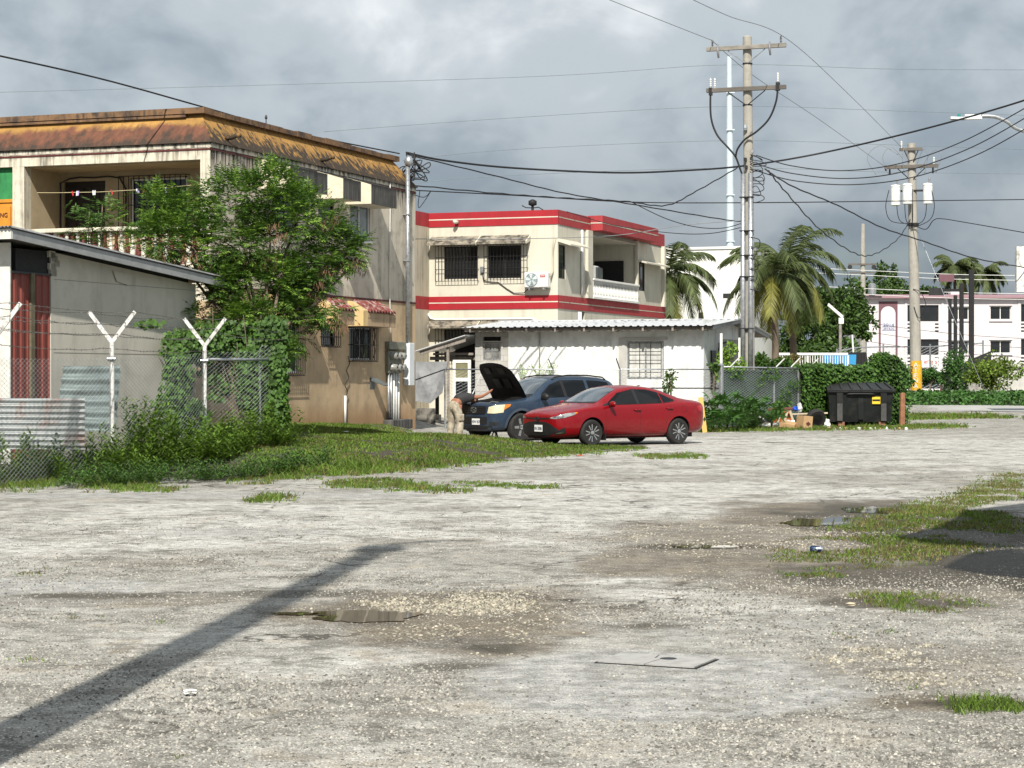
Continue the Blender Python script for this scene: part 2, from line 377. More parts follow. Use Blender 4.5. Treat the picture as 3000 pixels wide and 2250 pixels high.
# far road beyond the lot
m_road = mat('pale worn asphalt', (.36, .355, .34), .9, .12, .6, spots=((.2, .19, .18), .4, 2), bump=.2, bs=30)
def strip(name, pts, dz, m, kind='structure'):
    mb = MB(); n = len(pts)
    for a, b in zip(pts, pts[1:]):
        for k in range(6):
            q = []
            for (p, t) in ((a, k / 6), (a, (k + 1) / 6), (b, (k + 1) / 6), (b, k / 6)):
                v = Vector(p[0]).lerp(Vector(p[1]), t); q.append((v.x, v.y, hgt(v.x, v.y) + dz))
            mb.poly(q)
    return tag(mb.build(name, m), kind=kind)
strip('road', [((9.5, 92), (9.0, 101)), ((20, 88.5), (22, 98)), ((34, 82), (37, 93)), ((80, 62), (86, 74))], .02, m_road)

# puddles
def puddle(cx, cy, rx, ry, seed, name='puddle', lobes=1.0):
    n = 120; pts = []
    for k in range(n):
        a = 2 * pi * k / n; q = 1 + lobes * (.42 * noise.fractal((cos(a) * 1.3 + seed, sin(a) * 1.3, seed), 1, 2, 5))
        pts.append((cx + rx * q * cos(a), cy + ry * q * sin(a), .007))
    tag(MB().poly(pts).build(name, m_water), kind='structure')
m_water = mat('still muddy water', (.085, .066, .042), .015, .2, 1, spec=.55)
a = gnd(1075, 1806); puddle(a.x, a.y, .40, .34, 3, lobes=1.3)
a = gnd(860, 1800); puddle(a.x, a.y, .16, .09, 8)
a = gnd(2440, 1532); puddle(a.x, a.y, .42, .75, 11, lobes=1.5)
a = gnd(2560, 1496); puddle(a.x, a.y, .42, .62, 17, lobes=1.5)
a = gnd(2070, 1603); puddle(a.x, a.y, .36, .16, 14)
# ------------------------------------------------------------------ building helpers
def wall(mb, mp, u0, u1, w0, w1, holes=(), depth=.2):
    us = sorted({u0, u1, *[h[0] for h in holes], *[h[1] for h in holes]}); ws = sorted({w0, w1, *[h[2] for h in holes], *[h[3] for h in holes]})
    for a, b in zip(us, us[1:]):
        for c, d in zip(ws, ws[1:]):
            um, wm = (a + b) / 2, (c + d) / 2
            if any(h[0] < um < h[1] and h[2] < wm < h[3] for h in holes): continue
            mb.poly([mp(a, c, 0), mp(b, c, 0), mp(b, d, 0), mp(a, d, 0)])
    for (a, b, c, d) in holes:
        for (p, q) in (((a, c), (b, c)), ((b, c), (b, d)), ((b, d), (a, d)), ((a, d), (a, c))):
            mb.poly([mp(*p, 0), mp(*q, 0), mp(*q, depth), mp(*p, depth)])
    return mb
def obox(mb, mp, u0, u1, w0, w1, d0, d1):   # box given in wall coordinates
    p = [mp(u, w, d) for (u, w, d) in ((u0, w0, d0), (u1, w0, d0), (u1, w1, d0), (u0, w1, d0), (u0, w0, d1), (u1, w0, d1), (u1, w1, d1), (u0, w1, d1))]
    return mb._a(p, [(0, 3, 2, 1), (4, 5, 6, 7), (0, 1, 5, 4), (1, 2, 6, 5), (2, 3, 7, 6), (3, 0, 4, 7)])
def window(par, mp, u0, u1, w0, w1, dep=.08, cols=2, rows=1, fr=.045, fm=None, gm=None, name='window'):
    mb = MB()
    for (a, b, c, d) in ((u0, u0 + fr, w0, w1), (u1 - fr, u1, w0, w1), (u0 + fr, u1 - fr, w0, w0 + fr), (u0 + fr, u1 - fr, w1 - fr, w1)): obox(mb, mp, a, b, c, d, dep - .03, dep + .03)
    for k in range(1, cols): u = lerp(u0, u1, k / cols); obox(mb, mp, u - fr / 2, u + fr / 2, w0 + fr, w1 - fr, dep - .025, dep + .025)
    for k in range(1, rows): w = lerp(w0, w1, k / rows); obox(mb, mp, u0 + fr, u1 - fr, w - fr / 3, w + fr / 3, dep - .02, dep + .02)
    f = mb.build(name, fm or m_dark, par)
    for k in range(cols):
        for r in range(rows):
            a, b = lerp(u0, u1, k / cols), lerp(u0, u1, (k + 1) / cols); c, d = lerp(w0, w1, r / rows), lerp(w0, w1, (r + 1) / rows); e = fr * .3
            obox(MB(), mp, a + e, b - e, c + e, d - e, dep - .004 + .001 * k, dep + .004 + .001 * k).build('pane', gm or m_glass, f)
    return f
def grille(par, mp, u0, u1, w0, w1, out=.12, n=9, rows=2, r=.008, m=None, bow=0):
    mb = MB()
    def p(u, w, d): return mp(u, w, d)
    for k in range(n + 1):
        u = lerp(u0, u1, k / n)
        path = [p(u, w1, -out), p(u, w0, -out)]
        if bow: path = [p(u, w1, 0), p(u, w1, -out), p(u, w0 + .05, -out), p(u, w0, -out * .6), p(u, w0, 0)]
        mb.tube(path, r, 5)
    for k in range(rows + 1):
        w = lerp(w0, w1, k / rows) - (.012 if k else 0); mb.tube([p(u0, w, 0), p(u0, w, -out - r), p(u1, w, -out - r), p(u1, w, 0)], r, 5)
    return mb.build('window_grille', m or m_iron, par)

# ------------------------------------------------------------------ ochre-roofed apartment building
m_cream = mat('aged cream paint', (.66, .61, .49), .85, .08, 1.2, streak=((.06, .05, .04), .75, 9, .5), spots=((.42, .39, .34), .5, 5), bump=.15, zst=[((.04, .033, .028), .9, 7.1, 6.8, -.5, 8, .8)])
m_upw = mat('weathered grey wall paint', (.58, .52, .425), .88, .12, .9, streak=[((.14, .115, .085), .5, 4, .16), ((.62, .6, .54), .5, 7, 4)], spots=((.31, .265, .2), .55, 2.2), bump=.2,
             zst=[((.025, .022, .02), 1, 6.95, 6.5, -1.3, 9, .35)])
m_tan = mat('stained tan wall paint', (.52, .385, .24), .88, .14, 1.0, streak=((.24, .17, .1), .45, 3, .3), spots=((.36, .28, .18), .6, 2.2), bump=.2, zst=[((.3, .15, .06), .6, .5, 1.0, .25, 3, 3)])
m_ochre = mat('ochre roof paint', (.36, .2, .055), .85, .2, 1.2, spots=((.2, .1, .04), .6, 3), bump=.15, zst=[((.15, .058, .036), .95, 7.46, 7.58, .22, 2.2, 1.6), ((.04, .03, .022), .95, 7.05, 7.5, .75, 5, .9)])
m_ochre2 = mat('streaked ochre roof paint', (.34, .185, .05), .85, .25, 1.2, spots=((.28, .14, .045), .5, 3), bump=.15, zst=[((.03, .023, .017), .97, 7.28, 7.6, 1.1, 8, .6)])
m_cap = mat('roof edge blackened', (.2, .115, .06), .9, .2, 2, spots=((.05, .04, .035), .9, 3), streak=((.03, .03, .03), .8, 10, 2))
m_maroon = mat('maroon trim', (.09, .02, .018), .7, .3)
m_mould = mat('black mouldy concrete', (.075, .073, .068), .9, .3, 2, streak=[((.015, .015, .015), .95, 9, .7), ((.2, .195, .18), .5, 14, 1)], zst=[((.015, .015, .015), .9, 6.72, 6.58, .05, 3, 3)])
m_hoodc = mat('cream hood paint', (.68, .62, .48), .85, .1, 2, spots=((.4, .35, .27), .4, 5))
m_hoodt = mat('tan hood paint', (.62, .45, .22), .85, .1, 2, spots=((.3, .2, .1), .4, 5))
m_hoodt2 = mat('brown hood face', (.44, .32, .2), .85, .15, 2, streak=((.08, .06, .05), .6, 8, 1))
m_tile = mat('red clay tile', (.15, .032, .026), .8, .3, 6, spots=((.42, .38, .35), .7, 8), island=.4)
m_red = mat('red bars door', (.2, .05, .04), .7)
m_bal_d = mat('maroon baluster paint', (.13, .028, .022), .45, .2, 9, spots=((.3, .2, .18), .4, 20))
m_bal_w = mat('cream baluster paint', (.68, .65, .56), .7, .1, 9)
m_back = mat('tan balcony wall paint', (.46, .37, .24), .85, .12)  # plain tan tone for the balcony walls
YB = thing('apartment_building', 'two-storey cream and tan apartment building with stained ochre mansard roof', 'building', (-6.933, 46.9, 0), R(-20))
sd = lambda u, w, d: Vector((-d, u, w))            # side wall: u runs back along the building, d goes inwards
fr_ = lambda u, w, d: Vector((u, d, w))            # street front
L_, BK = -12.0, 12.2
mb = MB(); wall(mb, sd, 0, BK, 3.75, 7.0, [(3.2, 4.6, 5.2, 6.3), (5.75, 6.7, 5.6, 6.3), (7.72, 9.0, 5.32, 6.3)]); mb.build('side_wall_upper', m_upw, YB)
mb = MB(); wall(mb, sd, 0, BK, -.3, 3.75, [(3.1, 4.55, 1.75, 2.95), (5.92, 6.72, 2.44, 2.97), (7.68, 9.1, 2.1, 2.97)]); mb.build('side_wall_lower', m_tan, YB)
mb = MB(); mb.box(L_, 0, 0, .2, 6.66, 7.04); mb.box(-.26, -.002, .002, .3, 4.25, 6.66); mb.box(-5.31, -4.99, .003, .3, 4.25, 6.66)
mb.box(L_, -.001, .001, .2, 3.4, 4.25); mb.build('street_front_wall', m_cream, YB)
mb = MB(); wall(mb, fr_, L_, 0, -.3, 3.4); mb.poly([(L_, BK, -.3), (0, BK, -.3), (0, BK, 7), (L_, BK, 7)]); mb.poly([(L_, 0, -.3), (L_, BK, -.3), (L_, BK, 7), (L_, 0, 7)]); mb.build('rear_wall', m_tan, YB)
# balcony recess
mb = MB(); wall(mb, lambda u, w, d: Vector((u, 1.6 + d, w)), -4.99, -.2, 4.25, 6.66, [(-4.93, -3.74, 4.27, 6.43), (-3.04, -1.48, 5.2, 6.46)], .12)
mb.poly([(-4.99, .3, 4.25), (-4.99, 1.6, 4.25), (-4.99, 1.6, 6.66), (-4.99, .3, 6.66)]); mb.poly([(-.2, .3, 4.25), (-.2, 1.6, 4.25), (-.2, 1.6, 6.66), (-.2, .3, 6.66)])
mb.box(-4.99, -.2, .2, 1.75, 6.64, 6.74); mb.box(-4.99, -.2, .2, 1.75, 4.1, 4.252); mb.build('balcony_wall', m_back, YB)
bw = lambda u, w, d: Vector((u, 1.6 + d, w))
d_ = obox(MB(), bw, -4.9, -3.77, 4.27, 6.41, .07, .11).build('balcony_door', mat('dark timber door', (.02, .014, .011), .6, .4, 3), YB)
mb = MB()
for k in range(5): u = -4.8 + k * .22; obox(mb, bw, u, u + .2, 4.5, 6.3, .055, .068)
mb.build('door_panel', mat('door board', (.024, .017, .014), .55, .3), d_)
window(YB, bw, -3.02, -1.5, 5.22, 6.44, .07, 2, fm=m_white); grille(YB, bw, -3.25, -1.42, 5.1, 6.5, .2, 13, 2, .011)
MB().tube([(-4.97, 1.55, 4.3), (-4.97, 1.55, 6.4), (-4.7, 1.54, 6.5), (-4.4, 1.5, 6.52), (-4.0, 1.52, 6.5), (-3.6, 1.5, 6.52), (-3.3, 1.54, 6.47), (-3.14, 1.55, 6.2), (-3.14, 1.55, 5.2)], .022, 6).build('cable_conduit', m_dark, YB, True)
mb = MB(); mb.box(-4.99, -.26, -.03, .22, 5.06, 5.16, .012); rail = mb.build('balcony_rail', m_cream, YB)
prof = [(.062, 0), (.062, .07), (.035, .1), (.035, .13), (.066, .25), (.07, .32), (.05, .45), (.034, .58), (.036, .66), (.056, .70), (.036, .72), (.05, .76), (.062, .78), (.062, .81)]
me_b = []
for m in (m_bal_d, m_bal_w):
    o = MB().lathe(prof, 10).build('baluster', m, YB, sharp=50); o.location = (-4.9, .1, 4.25); me_b.append(o)
for k in range(2, 31):
    o = me_b[k % 2].copy(); COL.objects.link(o); o.location = (-4.9 + k * .148, .1, 4.25)
me_b[1].location.x += .148
# neighbouring bay with green sheet and orange board
m_green = mat('green tarpaulin', (.03, .22, .07), .7, .2, 5, streak=((.01, .06, .02), .5, 12, .8)); m_orange = mat('orange painted board', (.62, .25, .025), .6, .12, 4, spots=((.4, .2, .05), .4, 9))
MB().box(-8.5, -5.312, .12, .16, 5.9, 6.66).build('green_tarpaulin_panel', m_green, YB)
ob = MB().box(-8.5, -5.312, .06, .12, 4.252, 5.9).box(-8.5, -5.312, .03, .06, 5.82, 5.88).box(-5.46, -5.38, .02, .06, 4.9, 5.72).build('orange_board', m_orange, YB)
def text(s, size, m, par, loc, rot, name='lettering', ext=.004, align='CENTER', sx=1):
    c = bpy.data.curves.new(name, 'FONT'); c.body = s; c.size = size; c.extrude = ext; c.align_x = align; c.align_y = 'CENTER'
    t_ = bpy.data.objects.new(name, c); COL.objects.link(t_); dg = bpy.context.evaluated_depsgraph_get()
    me = bpy.data.meshes.new_from_object(t_.evaluated_get(dg)); bpy.data.objects.remove(t_)
    o = mesh_obj(name, me, m, par, loc, rot); o.scale = (sx, 1, 1); return o
text('NG', .15, m_maroon, ob, (-5.58, .045, 5.52), (R(90), 0, 0))
# trims
MB().box(L_, .016, -.016, 0, 6.875, 6.915).box(0, .016, -.016, BK + .016, 6.873, 6.917).build('cornice_trim', m_maroon, YB)
MB().box(0, .02, 0, BK, 3.72, 3.77).build('floor_trim', m_maroon, YB)
MB().box(L_, .004, -.006, 0, 6.935, 7.05).box(-.2, .014, 0, BK + .01, 6.935, 7.052).build('fascia_band', mat('fascia mould', (.6, .56, .46), .85, .1, 2, streak=((.02, .018, .016), .95, 9, 1.2), zst=[((.022, .02, .018), .95, 7.06, 6.95, -.22, 6, 1)]), YB)
# mansard: slope, overhanging cap
a, b, zt = .06, .5, 7.78
MB().poly([(L_, -a, 7.05), (a, -a, 7.05), (-b, b, zt), (L_, b, zt)]).build('mansard_street_slope', m_ochre, YB)
MB().poly([(a, -a, 7.05), (a, BK + a, 7.05), (-b, BK - b, zt), (-b, b, zt)]).poly([(a, BK + a, 7.05), (L_, BK + a, 7.05), (L_, BK - b, zt), (-b, BK - b, zt)]).build('mansard_side_slope', m_ochre2, YB)
MB().poly([(L_, -a, 7.045), (a, -a, 7.045), (a, BK + a, 7.045), (L_, BK + a, 7.045)]).build('soffit', m_cream, YB)
mb = MB(); c = .34
segs = 14
for k in range(segs):                       # uneven coping pieces
    y0, y1 = c + (BK - 2 * c) * k / segs, c + (BK - 2 * c) * (k + 1) / segs; mb.box(-c - .5, -c + .012 * rnd.uniform(-1, 1), y0, y1 - .01, 7.77, 7.9 + .018 * rnd.uniform(-1, 1))
mb.box(L_, -c, c - .02, c + .5, 7.775, 7.91); mb.box(L_, -c - .5, c, BK - c, 7.7, 7.76); mb.build('roof_coping', m_cap, YB)
for y in (.9, 6.05):
    MB().tube([(-.2, y, 7.22), (.1, y, 7.25), (.17, y + .05, 7.3), (.22, y + .16, 7.31)], .055, 10).build('roof_drain_spout', m_ochre2, YB, True)
MB().tube([(-.7, 4.2, 7.7), (-.7, 4.2, 8.12)], .012, 5).lathe([(.03, 8.1), (.035, 8.14), (.02, 8.2)], 8, (-.7, 4.2, 0)).build('roof_lightning_rod', m_dark, YB)
# concrete hoods over the upper windows
for i, (y0, y1, p) in enumerate(((2.56, 4.62, .78), (5.67, 6.74, .74), (7.45, 9.11, .73))):
    h = MB().prism([(0, y0, 6.92), (p, y0, 6.7), (p, y0, 6.2), (0, y0, 6.2)], (0, y1 - y0, 0)).build('window_hood', m_hoodc, YB)
    MB().box(p, p + .012, y0 - .005, y1 + .005, 6.19, 6.71).build('hood_face', m_mould, h)
    MB().poly([(0, y0 - .01, 6.925), (p + .012, y0 - .01, 6.715), (p + .012, y1 + .01, 6.715), (0, y1 + .01, 6.925)]).build('hood_top', m_mould, h)
window(YB, sd, 7.72, 9.0, 5.32, 6.3, .06, 2, fm=m_white, gm=mat('pale window glass', (.14, .17, .18), .12, .5, 3, spec=.5)); MB().box(0, .06, 7.6, 9.1, 5.24, 5.31).build('window_sill', m_white, YB)
window(YB, sd, 3.2, 4.6, 5.2, 6.3, .06, 2); window(YB, sd, 5.75, 6.7, 5.6, 6.3, .06, 1)
# tiled hoods over the lower windows
for i, (y0, y1) in enumerate(((2.9, 4.85), (5.72, 7.0), (7.55, 9.72))):
    p = .46
    h = MB().prism([(0, y0, 3.66), (.1, y0, 3.62), (p, y0, 3.40), (p, y0, 2.99), (0, y0, 2.99)], (0, .3, 0)).build('window_hood', m_hoodt, YB)
    MB().box(.003, p - .01, y0 + .3, y1, 2.995, 3.22).box(p - .05, p - .011, y1 - .06, y1, 2.99, 3.36).build('hood_face', m_hoodt2, h)
    n = int((y1 - y0 - .3) / .19)
    for k in range(n):
        yc = y0 + .4 + k * .19
        for (x0, z0, x1, z1) in ((.0, 3.66, .28, 3.5), (.22, 3.53, p + .07, 3.36)):
            q = MB(); pts = [(-.085, 0), (-.06, .045), (0, .07), (.06, .045), (.085, 0), (.07, -.012), (0, .05), (-.07, -.012)]
            q._a([(x0, yc + u, z0 + w) for u, w in pts] + [(x1, yc + u * 1.08, z1 + w) for u, w in pts], [(i_, (i_ + 1) % 8, 8 + (i_ + 1) % 8, 8 + i_) for i_ in range(8)] + [(0, 7, 6, 5, 4, 3, 2, 1), (8, 9, 10, 11, 12, 13, 14, 15)])
            q.build('roof_tile', m_tile, h)
    MB().prism([(0, y0 + .3, 3.64), (p, y0 + .3, 3.34), (p, y0 + .3, 3.22), (0, y0 + .3, 3.22)], (0, y1 - y0 - .3, 0)).build('tile_bed', m_hoodt2, h)
window(YB, sd, 3.1, 4.55, 1.75, 2.95, .06, 2, fm=m_white); grille(YB, sd, 3.0, 4.65, 1.68, 2.95, .16, 14, 2, .011, bow=1)
window(YB, sd, 5.92, 6.72, 2.44, 2.97, .06, 1); grille(YB, sd, 5.86, 6.78, 2.42, 2.97, .16, 7, 2, .011, bow=1)
window(YB, sd, 7.68, 9.1, 2.1, 2.97, .06, 2, fm=m_metal); grille(YB, sd, 7.6, 9.18, 2.06, 2.97, .16, 14, 2, .011, bow=1)
mb = MB()
for yc in (8.2, 8.9):
    mb = MB()
    for s_ in (-1, 1): mb.tube([(.165, yc + s_ * .09 * sin(k * pi / 4), 2.95 - k * .1) for k in range(9)], .01, 5)
    mb.build('grille_scroll', m_iron, YB)
# service riser, meter bank and conduits
MB().tube([(.12, 11.35, 2.6), (.12, 11.35, 7.62)], .062, 12).build('service_riser_pipe', m_metal, YB, True)
w_ = MB().lathe([(.05, 7.58), (.1, 7.6), (.13, 7.7), (.1, 7.82), (.03, 7.86)], 12, (.15, 11.35, 0)).build('weatherhead', m_metal, YB, True)
for z in (6.2, 4.9): MB().box(0, .2, 11.27, 11.43, z, z + .035).build('pipe_clamp', m_metal, YB)
MB().box(.0, .2, 11.3, 11.66, 1.4, 2.6, .012).build('meter_cabinet', mat('pale grey cabinet paint', (.62, .66, .68), .5, .06, 2), YB)
MB().box(0, .14, 10.02, 11.2, 2.4, 2.62, .01).box(0, .1, 10.04, 11.0, 1.75, 2.36, .01).build('meter_trough', mat('olive grey steel', (.2, .2, .16), .6, .2, 4, spots=((.1, .09, .06), .5, 9)), YB)
m_mtr = mat('grey meter glass', (.24, .24, .22), .3, .2, 8)
for r in range(2):
    for k in range(3):
        o = MB().lathe([(.115, 0), (.115, .05), (.1, .07), (.1, .16), (.07, .18), (.01, .185)], 14, axis='x').build('electric_meter', m_mtr, YB, sharp=40); o.location = (.1, 10.24 + k * .3, 2.22 - r * .32)
        f = MB().box(.187, .192, -.04, .04, -.02, .035).build('dial', m_black, o)
for k in range(5): MB().tube([(.06, 10.14 + k * .17, .38), (.06, 10.14 + k * .17, 1.74)], .04, 8).build('conduit', m_white if k > 1 else m_metal, YB, True)
MB().box(0, .3, 9.9, 11.3, .2, .46, .02).build('conduit_plinth', m_mould, YB)
MB().prism([(.0, 9.0, 1.62), (.05, 9.0, 1.62), (.42, 9.0, 1.42), (.4, 9.0, 1.4), (.03, 9.0, 1.55), (0, 9.0, 1.3)], (0, .32, 0)).build('mail_shelf', mat('blue grey tin', (.1, .115, .12), .5, .2), YB)
MB().tube([(.03, 10.3, 7.05), (.05, 10.28, 6.6), (.03, 10.26, 4.2), (.04, 10.32, 3.1), (.05, 10.36, 2.62)], .014, 5).build('hanging_wire', m_white, YB, True)
MB().tube([(.05, 7.3, .4), (.05, 7.3, 1.15)], .035, 7).build('standpipe', m_white, YB, True)
mb = MB(); mb.tube([(.06, 7.3 + .12 * sin(k * .9) * (1 - k / 40) + .012 * k, 1.15 + k * .055) for k in range(20)], .012, 5); mb.build('loose_cable', m_dark, YB, True)
# washing line with pegs
wl = thing('washing_line', 'washing line with coloured pegs strung across the cream balcony', 'washing line', (-6.933, 46.9, 0), R(-20))
pts = [Vector((-4.72, .14, 6.04)), Vector((-4.2, .12, 6.02)), Vector((-3.0, .1, 6.0)), Vector((-1.5, .1, 6.03)), Vector((-.27, .1, 6.1))]
MB().tube(pts, .006, 5).build('cord', mat('pale cord', (.6, .52, .3), .8), wl)
pc = [mat('peg ' + n, c, .5) for n, c in (('red', (.5, .04, .04)), ('white', (.75, .75, .78)), ('pink', (.7, .12, .3)), ('lilac', (.5, .4, .7)))]
for x, c in ((-3.72, 0), (-3.6, 1), (-3.56, 3), (-3.16, 1), (-3.11, 1), (-2.66, 0), (-1.98, 1), (-1.95, 3), (-1.8, 0), (-1.3, 2), (-1.22, 3), (-1.14, 3)):
    o = MB().box(-.012, .012, -.008, .008, -.07, .03).box(-.004, .02, -.006, .006, -.06, .045).build('peg', pc[c], wl); o.location = (x, .1, 6.0); o.rotation_euler.y = rnd.uniform(-.5, .5)
# ------------------------------------------------------------------ red-banded house
m_rcream = mat('cream render', (.58, .55, .455), .85, .06, .8, streak=((.3, .27, .22), .35, 4, .3), spots=((.5, .46, .38), .3, 2), bump=.1)
m_rtan = mat('shaded tan render', (.50, .45, .35), .85, .1, 1, streak=((.1, .09, .07), .7, 5, .25), bump=.1)  # side wing's shade mixed into the render colour; streaks are stains
m_redp = mat('red band paint', (.34, .014, .022), .6, .08, 1.5, streak=((.2, .02, .02), .3, 6, .5))
m_redo = mat('faded red band paint', (.36, .035, .04), .65, .1, 1.5, streak=((.12, .03, .03), .5, 6, .5))
m_hoodm = mat('mouldy hood slab', (.27, .24, .19), .9, .3, 3, spots=[((.025, .024, .02), .95, 2.6), ((.03, .03, .025), .8, 7)], bump=.2)
RB = thing('red_banded_house', 'cream two-storey house with two bright red bands behind the white shed', 'house', (1.6806, 75, 0), R(-20))
side = lambda u, w, d: Vector((-d, u, w)); front = lambda u, w, d: Vector((u, d, w))
mb = MB(); W1 = [(-4.5, -3.15, 5.28, 6.5), (-2.75, -1.42, 5.28, 6.5), (-4.5, -3.15, 2.2, 3.4), (-2.75, -1.42, 2.2, 3.4)]
wall(mb, front, -5.1, 0, -.3, 7.3, W1, .12); mb.build('front_wall', m_rcream, RB)
mb = MB(); wall(mb, side, 0, 14.2, -.3, 7.3, [(.1, .9, 5.25, 6.5), (3.88, 10.0, 4.64, 7.1), (10.25, 11.4, 5.2, 6.4), (2.4, 3.2, 2.2, 4.1)], .12)
mb.build('side_wall', m_rcream, RB)
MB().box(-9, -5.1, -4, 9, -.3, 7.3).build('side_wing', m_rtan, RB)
mb = MB(); mb.poly([(-1.9, 3.88, 4.64), (-1.9, 10, 4.64), (-1.9, 10, 7.1), (-1.9, 3.88, 7.1)])
for y in (3.88, 10.0): mb.poly([(0, y, 4.64), (-1.9, y, 4.64), (-1.9, y, 7.1), (0, y, 7.1)])
mb.box(-1.9, 0, 3.88, 10, 7.08, 7.2); mb.box(-1.9, -.01, 3.88, 10, 4.5, 4.642); mb.build('balcony_wall', m_rcream, RB)
MB().box(-1.75, -.5, 9.94, 9.99, 4.65, 6.42).build('balcony_door', m_black, RB)
MB().box(-5.1, 0, .2, 14.2, 7.2, 7.35).build('roof_slab', m_conc, RB)
for z0, z1, nm in ((7.24, 7.77, 'upper_band'), (4.14, 4.63, 'lower_band')):
    zm = (z0 + z1) / 2
    b_ = MB().box(-5.1, .02, -.03, .12, z0, z1).build(nm, m_redp, RB)
    MB().box(-5.1, .021, -.034, -.028, zm - .015, zm + .025).build('band_stripe', m_rcream, b_)
    MB().box(-5.3, -5.098, -4.03, -.03, z0, z1).build('wing_band', m_redo, RB); mb = MB()
    if z0 > 7: mb.box(-.1, .024, .12, 3.9, z0, z1); mb.box(-.1, .5, 3.9, 11.7, z0 + .02, z1 + .06); mb.box(-.1, .024, 11.7, 14.36, z0, z1)
    else: mb.box(-.1, .024, .12, 14.5, z0, z1)
    s_ = mb.build(nm, m_redo, RB)
    mb = MB().box(.02, .03, .12, 3.86, zm - .02, zm + .02)
    if z0 < 7: mb = MB().box(.02, .03, .12, 14.5, zm - .02, zm + .02)
    else: MB().box(.49, .508, 3.9, 11.7, zm + .02, zm + .06).build('band_stripe', m_rtan, s_); MB().box(.02, .5, 3.888, 3.9, zm + .02, zm + .06).build('band_stripe', m_rcream, s_)
    mb.build('band_stripe', m_rtan, s_)
for (u0, u1, w0, w1) in W1: window(RB, front, u0, u1, w0, w1, .08, 2, fm=m_dark)
for (x0, x1, w0, w1) in ((-4.8, -3.11, 5.2, 6.55), (-2.85, -1.15, 5.22, 6.54), (-4.8, -3.1, 2.1, 3.45)): grille(RB, front, x0, x1, w0, w1, .14, 13, 3, .011)
for (x0, x1, z) in ((-5.0, -3.08, 6.54), (-3.0, -1.1, 6.54), (-5.0, -3.05, 3.44), (-2.95, -1.0, 3.44)):
    h = MB().prism([(x0, 0, z + .34), (x0, -.5, z + .07), (x0, -.5, z - .01), (x0, -.44, z - .01), (x0, 0, z + .25)], (x1 - x0, 0, 0)).build('window_hood', m_hoodm, RB)
    MB().prism([(x1 - .002, 0, z + .33), (x1 - .002, -.49, z + .06), (x1 - .002, -.45, z - .02), (x1 - .002, 0, z + .12)], (.05, 0, 0)).build('hood_end', m_rcream, h)
window(RB, side, .1, .9, 5.25, 6.5, .06, 1); window(RB, side, 10.25, 11.4, 5.2, 6.4, .06, 2)
MB().prism([(0, .0, 6.72), (.5, .0, 6.5), (.5, 0, 6.44), (0, 0, 6.6)], (0, 2.4, 0)).build('window_hood', m_rcream, RB)
MB().prism([(0, 10.1, 6.5), (.45, 10.1, 6.36), (.45, 10.1, 6.3), (0, 10.1, 6.42)], (0, 3.6, 0)).build('window_hood', m_rcream, RB)
MB().tube([(.06, 2.7, 4.7), (.06, 2.7, 7.2)], .05, 8).build('downpipe', m_white, RB, True)
MB().box(-.05, .12, 3.3, 3.88, 4.64, 7.24).build('column', m_rcream, RB); MB().box(-.05, .1, 10.0, 10.2, 4.64, 7.24).build('column', m_rcream, RB); MB().box(-.05, .15, 13.9, 14.15, 4.64, 7.24).build('column', m_rcream, RB)
MB().box(.02, .16, 3.9, 10.1, 5.34, 5.42, .01).box(.03, .14, 3.9, 10.1, 4.64, 4.72).build('balcony_rail', m_white, RB)
bal = MB().lathe([(.045, 0), (.045, .05), (.025, .09), (.05, .2), (.05, .28), (.022, .45), (.03, .52), (.045, .56), (.045, .62)], 8).build('baluster', m_white, RB, sharp=50); bal.location = (.085, 3.98, 4.72)
for k in range(1, 31): o = bal.copy(); COL.objects.link(o); o.location = (.085, 3.98 + k * .2, 4.72)
# condenser on the front wall
AC = thing('air_conditioner', 'white outdoor air conditioner with round fan on the cream wall', 'air conditioner', (1.6806, 75, 0), R(-20))
MB().box(-1.17, -.25, -.42, -.06, 4.9, 5.47, .03).build('casing', m_white, AC, sharp=30)
MB().lathe([(.25, 0), (.25, .012), (.2, .016)], 28, (-.87, -.44, 5.19), 'y').build('fan_grille', mat('fan shade grey', (.2, .24, .25), .5), AC)
mb = MB()
for k in range(5):
    a = k * 2 * pi / 5; c, s_ = cos(a), sin(a); mb.poly([(-.87 + .04 * c, -.447, 5.19 + .04 * s_), (-.87 + .23 * cos(a + .1), -.446, 5.19 + .23 * sin(a + .1)), (-.87 + .23 * cos(a + .7), -.449, 5.19 + .23 * sin(a + .7)), (-.87 + .05 * cos(a + 1), -.448, 5.19 + .05 * sin(a + 1))])
for q in (.1, .17, .235): mb.tube([(-.87 + q * cos(k * pi / 14), -.452, 5.19 + q * sin(k * pi / 14)) for k in range(29)], .006, 4, False)
mb.build('fan_blades', mat('fan blade', (.5, .55, .56), .4), AC)
lb = MB().box(-.55, -.34, -.424, -.419, 5.27, 5.37).build('maker_plate', m_redp, AC); MB().box(-.53, -.36, -.427, -.424, 5.31, 5.335).build('plate_mark', m_white, lb)
MB().box(-1.0, -.95, -.4, 0, 4.82, 4.9).box(-.45, -.4, -.4, 0, 4.82, 4.9).build('bracket', m_metal, AC)
MB().tube([(-.22, -.2, 5.3), (-.16, -.1, 5.5), (-.17, -.05, 6.3), (-.08, -.04, 6.75)], .035, 7).build('pipe_lagging', m_rtan, AC, True)
MB().box(-3.02, -2.9, -.1, 0, 5.5, 5.72).build('electric_isolator', m_metal, RB); MB().tube([(-2.95, -.04, 5.5), (-2.9, -.04, 5.2), (-2.6, -.04, 5.15), (-2.3, -.04, 5.12), (-2.0, -.04, 4.9), (-1.7, -.04, 4.72), (-1.3, -.06, 4.72), (-1.1, -.1, 4.88)], .018, 5).build('cable', m_dark, RB, True)
